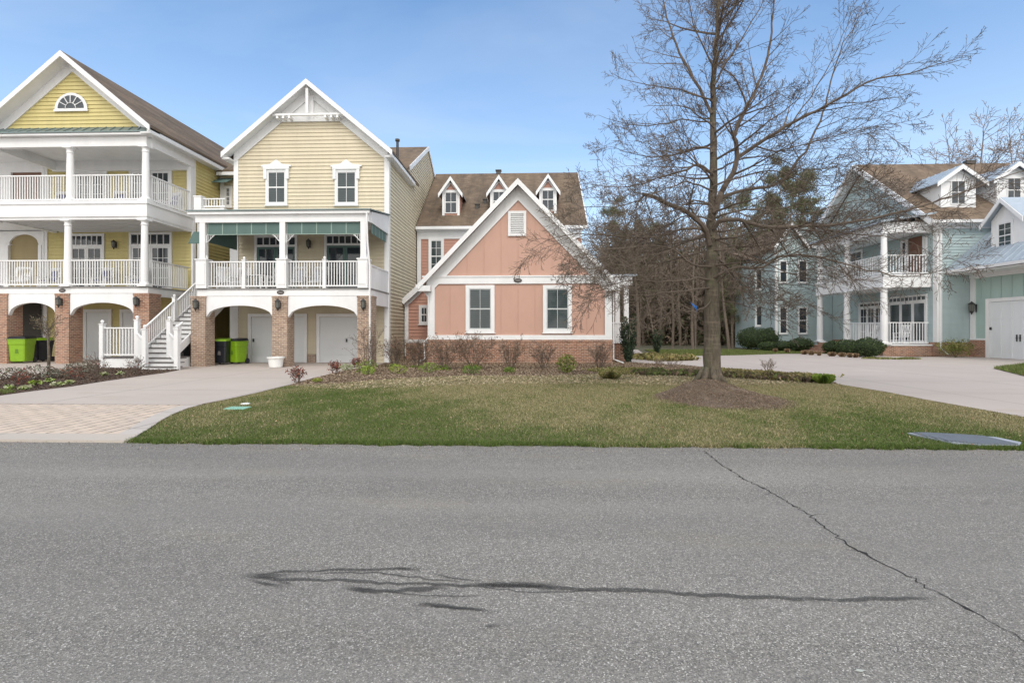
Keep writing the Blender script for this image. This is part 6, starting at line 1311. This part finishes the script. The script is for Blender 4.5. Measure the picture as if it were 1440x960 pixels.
# ------------------------------------------------------------------ woods behind
PW = {0: dict(seg=4, wob=.10, kids=7, ang=42, ratio=.55, side=3, lift=.04), 1: dict(seg=3, wob=.14, kids=4, ang=45, ratio=.55, side=3, lift=.03), 2: dict(seg=2, wob=.15, kids=0, ang=40, ratio=.5, side=3, lift=.02), 'last': 2, 'rmin': .012}
def proto_tree(seed, H, first, r0, nb, spread, rmin=.012):
    r = random.Random(seed); tk, cr = MB(), MB(); pts = [Vector((0, 0, -.2))]; d = Vector((r.gauss(0, .03), r.gauss(0, .03), 1)); cur = Vector((0, 0, 0)); pts.append(cur.copy()); n = 10
    for i in range(n): d = (d + Vector((r.gauss(0, .035), r.gauss(0, .035), 0))).normalized(); cur = cur + d * H / n; pts.append(cur.copy())
    rad = [r0 * 1.25] + [max(r0 * (1 - .88 * i / n), .015) for i in range(n + 1)]; tk.tube(pts, rad, 7); tips = []; P = dict(PW); P['rmin'] = rmin
    for k in range(nb):
        z = first + (1 - first) * (k + r.random()) / nb; f = 1 + z * (n); i = min(int(f), n); a = pts[i].lerp(pts[i + 1], min(f - i, 1)) if i < n + 1 else pts[-1]; an = r.uniform(0, 6.28)
        dd = Vector((math.cos(an), math.sin(an), r.uniform(.25, .9))); grow(cr, a, dd, spread * (1.15 - .75 * z) * r.uniform(.6, 1.1), max(rad[i] * .45, .02), 0, P, r, tips)
    return tk, cr, tips
def mesh_of(mb, name, mat):
    me = bpy.data.meshes.new(name); me.from_pydata(mb.v, [], mb.f); me.materials.append(mat); return me
kinds = []
for sd, H, fi, r0, nb, sp in ((1, 15, .22, .17, 26, 4.2), (2, 17, .35, .20, 26, 4.4), (3, 13, .12, .13, 26, 3.6), (4, 16, .3, .15, 24, 3.8), (5, 11, .08, .10, 26, 3.2), (6, 12, .45, .20, 17, 6.5), (7, 12, .42, .17, 24, 5.6)):
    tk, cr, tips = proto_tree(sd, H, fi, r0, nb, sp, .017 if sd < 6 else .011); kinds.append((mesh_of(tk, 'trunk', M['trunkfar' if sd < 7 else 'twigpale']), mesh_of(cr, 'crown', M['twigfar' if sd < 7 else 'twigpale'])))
def pine_meshes(seed, H, r0, first):
    r = random.Random(seed); tk, cr, tips = proto_tree(seed, H, first, r0, 22, 3.4, .014); cen = []
    T_ = np.array([tuple(q) for q in tips]); T_ = T_[T_[:, 2] > H * first]; idx = rng.integers(0, len(T_), 17000); c = T_[idx] + rng.normal(0, .20, (17000, 3))
    V, F_, cc = leafcloud(c, .13, [(.13, .15, .07), (.10, .12, .055), (.17, .18, .095), (.20, .165, .10)], aspect=.16)
    return mesh_of(tk, 'trunk', M['trunkfar']), mesh_of(cr, 'limbs', M['twigfar']), (V, F_, cc)
pines = [pine_meshes(31, 16, .2, .35), pine_meshes(32, 13, .16, .25)]
def put_tree(kind, x, y, s, rz, label, name='woodland_tree', group='bare trees of the woods'):
    o = thing(name, label, 'tree', (x, y, 0), group, rz); o.scale = (s, s, s)
    for me, nm in zip(kinds[kind], ('trunk', 'crown')): c = bpy.data.objects.new(nm, me); COL.objects.link(c); c.parent = o
    return o
def put_pine(kind, x, y, s, rz, label):
    o = thing('pine_tree', label, 'tree', (x, y, 0), 'pines of the woods', rz); o.scale = (s, s, s); a, b_, nd = pines[kind]
    for me, nm in ((a, 'trunk'), (b_, 'limbs')): c = bpy.data.objects.new(nm, me); COL.objects.link(c); c.parent = o
    key = 'pineneedles%d' % kind
    if key not in M: n_ = fast_mesh('needles', nd[0], nd[1], M['tint'], o, colors=nd[2], local=True); M[key] = n_.data
    else: n_ = bpy.data.objects.new('needles', M[key]); COL.objects.link(n_); n_.parent = o
    return o
r = random.Random(77); used = []
xs_ = []
for i in range(46):
    px = 872 + (i * 5.1 * 1.0) % 232 + r.uniform(-3, 3) ; Y = [46, 52, 59, 67, 77][i % 5] + r.uniform(-2, 2); x = Xp(px, Y)
    row = ['front', 'second', 'third', 'fourth', 'rearmost'][i % 5]
    if px > 1040 and Y < 50: Y = 53 + r.random()*3; x = Xp(px, Y)
    xs_.append((px, x, Y, i % 5, row))
xs_.sort(key=lambda q: (q[3], q[0]))
pos = {}
ordn = ['leftmost', 'second from left', 'third from left', 'fourth from left', 'fifth from left', 'sixth from left', 'seventh from left', 'eighth from left', 'ninth from left', 'tenth from left', 'eleventh from left']
for (px, x, Y, k, row) in xs_:
    c_ = pos.get(k, 0); pos[k] = c_ + 1
    put_tree(r.randrange(5), x, Y, r.uniform(.75, 1.0) * (Y / 56) ** .35 , r.uniform(0, 6.28), '%s bare tree of the %s row in the woods' % (ordn[min(c_, 10)].capitalize(), row))
for (px, Y, k, s, lab) in ((880, 48, 0, .86, 'dark pine rising right behind the coral house porch'), (905, 55, 1, 1.0, 'pine at the left edge of the woods'), (1066, 54, 0, 1.16, 'tall broad pine seen right of the oak trunk'), (1112, 60, 1, 1.5, 'pine behind the rear wing of the seafoam house'), (1150, 62, 0, 1.28, 'tallest pine left of the seafoam gable'), (1040, 62, 1, 1.35, 'dark pine in the middle of the woods'), (1030, 46, 1, .6, 'small young pine at the woods edge right of the oak')):
    put_pine(k, Xp(px, Y), Y, s, px, lab)
# bare tree tops over the seafoam roof
for (px, Y, k, H_, lab) in ((1337, 60, 3, 172, 'thin bare tree standing behind the seafoam roof, left of three'), (1378, 62, 1, 152, 'forked bare tree behind the seafoam roof, middle of three'), (1425, 58, 0, 165, 'spreading bare tree behind the seafoam roof at the right edge'), (1470, 60, 3, 165, 'bare tree behind the garage beyond the right edge')):
    top = Zp(px, H_, Y); put_tree(6, Xp(px, Y), Y, top / 13.5, px, lab, group='bare trees behind the seafoam house')
# undergrowth and far trunks as one mass
V = []; ug = MB(); r = random.Random(9)
for i in range(420):
    Y = r.uniform(56, 96); x = Xp(r.uniform(840, 1180), Y); h = r.uniform(6, 13); ug.tube([Vector((x, Y, -.1)), Vector((x + r.gauss(0, .3), Y, h * .5)), Vector((x + r.gauss(0, .6), Y, h))], [r.uniform(.05, .16), .07, .03], 4)
for i in range(10000):
    Y = r.uniform(60, 92); x = Xp(r.uniform(840, 1190), Y); z = r.uniform(0, 14); a = r.uniform(0, 6.28); L_ = r.uniform(1, 3.2); p = Vector((x, Y, z)); ug.tube([p, p + Vector((math.cos(a) * L_ * .5, math.sin(a) * L_ * .5, L_ * .35)), p + Vector((math.cos(a) * L_ * .9, math.sin(a) * L_ * .9, L_ * .9))], [.045, .03, .015], 3)
o = ug.build('woods', M['twigfar']); tag(o, 'mass of thin trunks and twigs deep in the woods', 'woods', kind='stuff')
n = 60000; Yb = rng.uniform(54, 90, n); pxs = rng.uniform(850, 1180, n); X_ = np.array([Xp(a, b) for a, b in zip(pxs, Yb)]); Z_ = rng.random(n) ** 1.4 * 11
V, F_, cc = leafcloud(np.stack([X_, Yb, Z_], 1), .32, [(.08, .085, .04), (.16, .12, .085), (.22, .165, .12), (.07, .075, .035)], aspect=.35); o = fast_mesh('undergrowth', V, F_, M['tint'], colors=cc); tag(o, 'dark leafy undergrowth filling the woods between the houses', 'undergrowth', kind='stuff')
# blue scrap of tarp seen between the trunks
p = at(977, 432, 40); s = 40 / F; tb = MB(); tb.hexa([p + Vector((a * s * .7, b, c * s * .7)) for a, b, c in ((-1, -.02, 0), (5, .1, -9), (5, .16, -9), (-1, .04, 0), (-9, -.02, 10), (5, .1, 2), (5, .16, 2), (-9, .04, 10))]); pn = thing('blue_pennant', 'ragged bright blue scrap on a thin grey sapling before the woods', 'pennant', (p.x, 40.05, 0)); tb.build('cloth', M['bluetarp'], pn)
tb = MB(); tb.tube([Vector((p.x + .1, 40.1, 0)), Vector((p.x + .05, 40.1, 2)), p + Vector((0, .1, .3)), p + Vector((-.3, .1, 1.6))], [.03, .025, .02, .01], 5); tb.build('sapling_stem', M['twigfar'], pn)

# ================================================================== PROPS
def make_bin(body, lid, label, X, Y, rz, group='wheeled rubbish bins', w=.60, h=1.05):
    o = thing('wheeled_bin', label, 'rubbish bin', (X, Y, .035), group, rz); m = MB(); a, b_ = w / 2 * .80, w / 2
    rings = [(.86 * a, .07), (a, .10), (.92 * b_, h * .72), (b_ * .93, h * .725), (b_ * .97, h * .76), (b_, h * .92), (b_ * 1.04, h * .925), (b_ * 1.04, h * .96)]
    vs = []; fs = []
    for rr_, z in rings:
        for sx, sy in ((-1, -1), (-.8, -1.08), (.8, -1.08), (1, -1), (1.06, -.7), (1.06, .8), (1, 1), (-1, 1), (-1.06, .8), (-1.06, -.7)): vs.append((sx * rr_, sy * rr_ * 1.08, z))
    K = 10
    for i in range(len(rings) - 1):
        for k in range(K): fs.append((i * K + k, i * K + (k + 1) % K, (i + 1) * K + (k + 1) % K, (i + 1) * K + k))
    fs.append(tuple(range(K - 1, -1, -1))); fs.append(tuple((len(rings) - 1) * K + k for k in range(K))); m.add(vs, fs)
    m.build('body', M[body], o, local=True)
    m = MB(); m.hexa([(-b_ * 1.08, -b_ * 1.22, h * .962), (b_ * 1.08, -b_ * 1.22, h * .962), (b_ * 1.08, b_ * 1.15, h * .98), (-b_ * 1.08, b_ * 1.15, h * .98), (-b_ * .9, -b_ * .9, h * 1.05), (b_ * .9, -b_ * .9, h * 1.05), (b_ * .9, b_ * 1.0, h * 1.09), (-b_ * .9, b_ * 1.0, h * 1.09)]); m.build('lid', M[lid], o, local=True, bevel=.012)
    m = MB(); m.beam((-b_ * .8, b_ * 1.32, h * .93), (b_ * .8, b_ * 1.32, h * .93), .03, .03); m.beam((-b_ * .8, b_ * 1.05, h * .93), (-b_ * .8, b_ * 1.33, h * .93), .03, .03); m.beam((b_ * .8, b_ * 1.05, h * .93), (b_ * .8, b_ * 1.33, h * .93), .03, .03); m.build('handle', M[body], o, local=True)
    for sx in (-1, 1):
        m = MB(); n = 14; vs = []
        for xx in (sx * b_ * .78, sx * b_ * .95):
            for k in range(n): t_ = 2 * PI * k / n; vs.append((xx, b_ * 1.02 + .12 * math.cos(t_), .12 + .12 * math.sin(t_)))
        fs = [(k, (k + 1) % n, n + (k + 1) % n, n + k) for k in range(n)] + [tuple(range(n)), tuple(range(2 * n - 1, n - 1, -1))]; m.add(vs, fs); m.build('wheel', M['blackplastic'], o, local=True)
    # worn emblem panel on the front
    m = MB(); dk = 'blackplastic' if body == 'lime' else 'plaquerim'
    m.hexa([(-.06, -b_ * 1.045, h * .40), (.07, -b_ * 1.045, h * .40), (.07, -b_ * .9, h * .40), (-.06, -b_ * .9, h * .40), (-.04, -b_ * 1.062, h * .56), (.055, -b_ * 1.062, h * .56), (.055, -b_ * .9, h * .56), (-.04, -b_ * .9, h * .56)]); m.build('emblem', M['binmark' if body == 'lime' else dk], o, local=True)
    return o
M['binmark'] = plain('faded_dark_print', (.10, .20, .012), .6)
Yb1 = 22.55
make_bin('lime', 'blackplastic', 'lime green bin with black lid beside the leftmost brick pillar', Xp(31, Yb1), Yb1, .25, w=.68, h=1.14)
make_bin('blackplastic', 'lime', 'black bin with lime lid behind the young tree', Xp(57, 23.6), 23.6, -.1, w=.66)
make_bin('blackplastic', 'lime', 'black bin with lime lid at the left arch of the cream house', Xp(313, 21.9), 21.9, .1, w=.60)
make_bin('lime', 'blackplastic', 'lime green bin with black lid beside the left garage door', Xp(334, 22.3), 22.3, -.3, w=.58)
make_bin('blackplastic', 'blackplastic', 'all black bin tucked under the white stairs', Xp(262, 21.6), 21.6, .1, w=.6, h=.98)
# white planter
b = gnd(388, 517.5); pt = thing('planter_pot', 'white plastic planter pot before the middle brick pillar', 'pot', (b.x, b.y, .033)); m = MB()
m.lathe(0, 0, [(.22, 0), (.25, .02), (.30, .36), (.335, .365), (.34, .42), (.31, .425), (.29, .36)], 24); m.build('pot', M['pot'], pt, local=True); m = MB(); m.lathe(0, 0, [(.285, .33), (.285, .362)], 20); m.build('soil', M['soil'], pt, local=True)
# lids in the lawn
b = gnd(334, 575.5); m = MB(); m.box(b.x - .20, b.x + .20, b.y - .14, b.y + .14, .0, .040); o = m.build('utility_lid', M['lid'], bevel=.02); tag(o, 'larger pale green rectangular utility lid set in the lawn', 'utility lid')
b = gnd(345, 569.5); m = MB(); m.lathe(b.x, b.y, [(.085, 0), (.09, .03), (.075, .042), (.01, .045)], 16); o = m.build('utility_lid', M['pot'], bevel=.0); tag(o, 'small white round cap just behind the green utility lid', 'utility cap')
# drain apron at the right
dg = thing('drain_grate', 'blue grey ribbed drain slab set in the grass by the road at right', 'drain', (gnd(1350, 622).x, gnd(1350, 622).y, 0))
P_ = [gnd(*q) for q in ((1276, 612.5), (1300, 617.5), (1340, 626), (1378, 629.5), (1434, 630), (1436, 626), (1400, 618.5), (1340, 614.5), (1300, 612.5))]
m = MB(); m.slab([(p.x, p.y, .044) for p in P_], .04); m.build('slab', M['drain'] if 'drain' in M else plain('drain_concrete', (.24, .28, .33), .7), dg)
rb = MB(); x0_, x1_ = P_[1].x, P_[5].x
for i in range(26):
    k = (i + .5) / 26; xx = P_[1].x + (P_[4].x - P_[1].x) * k
    cr_ = sorted([a.y + (b2.y - a.y) * (xx - a.x) / (b2.x - a.x) for a, b2 in zip(P_, P_[1:] + P_[:1]) if (a.x - xx) * (b2.x - xx) < 0])
    if len(cr_) >= 2 and cr_[1] - cr_[0] > .06: rb.box(xx - .013, xx + .013, cr_[0] + .02, cr_[1] - .02, .0445, .056)
rb.build('rib', plain('drain_rib', (.14, .16, .19), .8), dg)
# white splash on the road
m = MB(); q = gnd(1210, 943); m.prism([(.022 * math.cos(t_ * .7) * (1 + .5 * math.sin(3 * t_)), .008 * math.sin(t_ * .7) * (1 + .5 * math.cos(2 * t_))) for t_ in range(9)], lambda u, o_, z: Vector((q.x + u, q.y + z, .0035 + o_)), 0, .001)
tag(m.build('paint_splash', M['curtain']), kind='structure')
# porch chairs
def make_rocker(cushion=None, mat='white'):
    o = thing('rocking_chair', 'white slatted porch chair', 'chair', (0, 0, 0)); m = MB()
    m.box(-.28, .28, -.25, .25, .40, .43); m.build('seat', M[mat], o, local=True); m = MB()
    for i in range(6): x = -.23 + i * .092; m.beam((x, .24, .42), (x * 1.1, .42, 1.10), .05, .02, up=(0, 1, 0))
    m.beam((-.30, .42, 1.12), (.30, .42, 1.12), .05, .08); m.beam((-.28, .27, .52), (.28, .27, .52), .04, .05); m.build('backrest', M[mat], o, local=True)
    for sx in (-1, 1):
        m = MB(); m.beam((sx * .30, -.24, .05), (sx * .30, -.24, .64), .045, .045); m.beam((sx * .30, .26, .05), (sx * .30, .40, 1.12), .045, .045); m.build('leg', M[mat], o, local=True)
        m = MB(); m.beam((sx * .30, -.32, .65), (sx * .30, .32, .65), .09, .03); m.build('armrest', M[mat], o, local=True)
        m = MB(); m.tube([(sx * .30, -.45, .08), (sx * .30, -.2, .03), (sx * .30, .1, .025), (sx * .30, .35, .05), (sx * .30, .55, .12)], [.022] * 5, 5); m.build('rocker', M[mat], o, local=True)
    if cushion: m = MB(); m.box(-.24, .24, -.22, .20, .435, .50); m.hexa([(-.22, .19, .50), (.22, .19, .50), (.22, .27, .50), (-.22, .27, .50), (-.22, .34, 1.0), (.22, .34, 1.0), (.22, .40, 1.0), (-.22, .40, 1.0)]); m.build('cushion', M[cushion], o, local=True, bevel=.02)
    return o
ch = make_rocker(); ch_b = make_rocker('cushion'); ch_g = make_rocker('greylite'); first = {id(ch): True}
usedc = set()
def place_chair(src, x, y, z, rz, lab, group):
    o = src if src.name not in usedc else copy_tree(src)
    usedc.add(src.name); o.location = (x, y, z); o.rotation_euler = (0, 0, rz); o['label'] = lab; o['group'] = group; return o
yd = YW - .9; g1 = 'chairs on the yellow house porches'
place_chair(ch, Xp(38, yd), yd - .4, zdk, .3, 'white rocker without cushion on the lower yellow porch', g1)
place_chair(ch_b, Xp(67, yd), yd, zdk, -.2, 'navy cushioned chair left of the left column on the lower yellow porch', g1); place_chair(ch_b, Xp(143, yd), yd, zdk, .1, 'navy cushioned chair between the columns of the lower yellow porch', g1); place_chair(ch_b, Xp(192, yd), yd, zdk, -.4, 'navy cushioned chair by the right column of the lower yellow porch', g1)
place_chair(ch_b, Xp(78, yd), yd, zut, .0, 'navy cushioned chair at left on the upper yellow porch', g1); place_chair(ch_b, Xp(163, yd), yd, zut, .2, 'navy cushioned chair in the middle of the upper yellow porch', g1); place_chair(ch_b, Xp(238, yd + .4), yd + .4, zut, -.3, 'navy cushioned chair at the right end of the upper yellow porch', g1)
yd = YWC - 1.0; g2 = 'chairs on the cream house porch'
place_chair(ch, Xp(316, yd), yd, zd, .6, 'leftmost white rocker on the cream house porch', g2); place_chair(ch, Xp(334, yd), yd + .2, zd, .1, 'white rocker beside the leftmost one on the cream porch', g2); place_chair(ch, Xp(378, yd), yd, zd, -.7, 'white rocker nearest the middle column of the cream porch', g2)
place_chair(ch_g, Xp(418, yd), yd, zd, .1, 'pale cushioned chair right of the middle column of the cream porch', g2); place_chair(ch_g, Xp(445, yd), yd, zd, -.1, 'pale cushioned chair left of the right finial post of the cream porch', g2)
tb_ = thing('porch_table', 'white slatted table between chairs on the cream porch', 'table', (Xp(358, yd), yd, zd)); m = MB()
for i in range(7): m.box(-.5, .5, -.33 + i * .1, -.25 + i * .1, .70, .73)
m.build('table_top', M['white'], tb_, local=True)
for sx in (-1, 1):
    for sy in (-1, 1): m = MB(); m.box(sx * .42 - .03, sx * .42 + .03, sy * .26 - .03, sy * .26 + .03, 0, .70); m.build('leg', M['white'], tb_, local=True)
g3 = 'chairs on the seafoam house porch'; yy = YQ + 1.3
place_chair(ch, Xp(1268, yy), yy, zq, -1.2, 'white rocker by the railing end of the seafoam porch', g3); place_chair(ch, Xp(1232, yy + 2.2), yy + 2.2, zq, -1.0, 'white rocker farther back on the seafoam porch', g3)

# ================================================================== LIGHT, SKY, CAMERA
sun_el, sun_az = math.radians(46), math.radians(171)      # behind the camera, slightly left
sd = Vector((math.sin(sun_az) * math.cos(sun_el), math.cos(sun_az) * math.cos(sun_el), math.sin(sun_el)))
L = bpy.data.lights.new('sun', 'SUN'); L.energy = SUN_E; L.angle = math.radians(SUN_A); L.color = (1, .955, .89)
lo = bpy.data.objects.new('sun', L); COL.objects.link(lo); lo.rotation_euler = sd.to_track_quat('Z', 'Y').to_euler(); lo.location = sd * 60
W = bpy.data.worlds.new('World'); scene.world = W; W.use_nodes = True; nt = W.node_tree; bg = nt.nodes['Background']
sky = nt.nodes.new('ShaderNodeTexSky'); sky.sky_type = 'NISHITA'; sky.sun_disc = False; sky.sun_elevation = sun_el; sky.sun_rotation = sun_az; sky.air_density = 1.0; sky.dust_density = .6; sky.ozone_density = 1.6
skm = nt.nodes.new('ShaderNodeVectorMath'); skm.operation = 'MULTIPLY'; nt.links.new(sky.outputs[0], skm.inputs[0]); skm.inputs[1].default_value = SKY_T
tc = nt.nodes.new('ShaderNodeTexCoord'); sp = nt.nodes.new('ShaderNodeSeparateXYZ'); nt.links.new(tc.outputs['Generated'], sp.inputs[0])
def wm(op, a, b, clamp=False):
    o = nt.nodes.new('ShaderNodeMath'); o.operation = op; o.use_clamp = clamp
    for s_, v in ((o.inputs[0], a), (o.inputs[1], b)):
        if isinstance(v, (int, float)): s_.default_value = v
        else: nt.links.new(v, s_)
    return o.outputs[0]
# thin high cloud: planar projection of the view direction onto a cloud layer
zc_ = wm('MAXIMUM', sp.outputs['Z'], .05); cx_ = wm('DIVIDE', sp.outputs['X'], zc_); cy_ = wm('DIVIDE', sp.outputs['Y'], zc_)
cb = nt.nodes.new('ShaderNodeCombineXYZ'); nt.links.new(wm('MULTIPLY', cx_, .55), cb.inputs[0]); nt.links.new(wm('MULTIPLY', cy_, 1.0), cb.inputs[1])
nz = nt.nodes.new('ShaderNodeTexNoise'); nz.inputs['Scale'].default_value = .8; nz.inputs['Detail'].default_value = 7; nz.inputs['Roughness'].default_value = .55; nz.inputs['Distortion'].default_value = .4; nt.links.new(cb.outputs[0], nz.inputs['Vector'])
cl = wm('MULTIPLY', wm('SUBTRACT', nz.outputs['Fac'], .46), 1.9, True)
hz = wm('POWER', wm('SUBTRACT', 1.0, sp.outputs['Z'], True), 3.4)        # thin veil thickens toward the horizon
fac = wm('ADD', wm('MULTIPLY', cl, .38), wm('MULTIPLY', hz, SKY_VEIL), True); fac = wm('ADD', fac, SKY_BASE, True)
mx = nt.nodes.new('ShaderNodeMix'); mx.data_type = 'RGBA'; nt.links.new(fac, mx.inputs[0]); nt.links.new(skm.outputs[0], mx.inputs[6]); mx.inputs[7].default_value = (*CLOUD, 1)
back = wm('ADD', wm('MULTIPLY', sp.outputs['Y'], -1.0), .58, True)      # unseen bright overcast behind the viewer, added to light the walls evenly
mx2 = nt.nodes.new('ShaderNodeMix'); mx2.data_type = 'RGBA'; nt.links.new(wm('MULTIPLY', back, .9), mx2.inputs[0]); nt.links.new(mx.outputs[2], mx2.inputs[6]); mx2.inputs[7].default_value = (*BACK_FILL, 1)
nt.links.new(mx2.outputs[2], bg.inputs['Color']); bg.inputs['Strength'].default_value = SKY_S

cam = bpy.data.cameras.new('camera'); co = bpy.data.objects.new('camera', cam); COL.objects.link(co)
cam.sensor_width = 36; cam.lens = 18; cam.shift_y = -15 / 1440; cam.clip_start = .05; cam.clip_end = 2000
co.location = (0, 0, EYE); co.rotation_euler = (PI / 2, 0, TH); scene.camera = co
scene.view_settings.view_transform = 'Standard'; scene.view_settings.look = 'None'; scene.view_settings.gamma = 1; scene.view_settings.exposure = EXPO
scene.render.engine = 'CYCLES'; scene.cycles.max_bounces = 6; scene.cycles.transparent_max_bounces = 8
scene.render.resolution_x = 1024; scene.render.resolution_y = 682
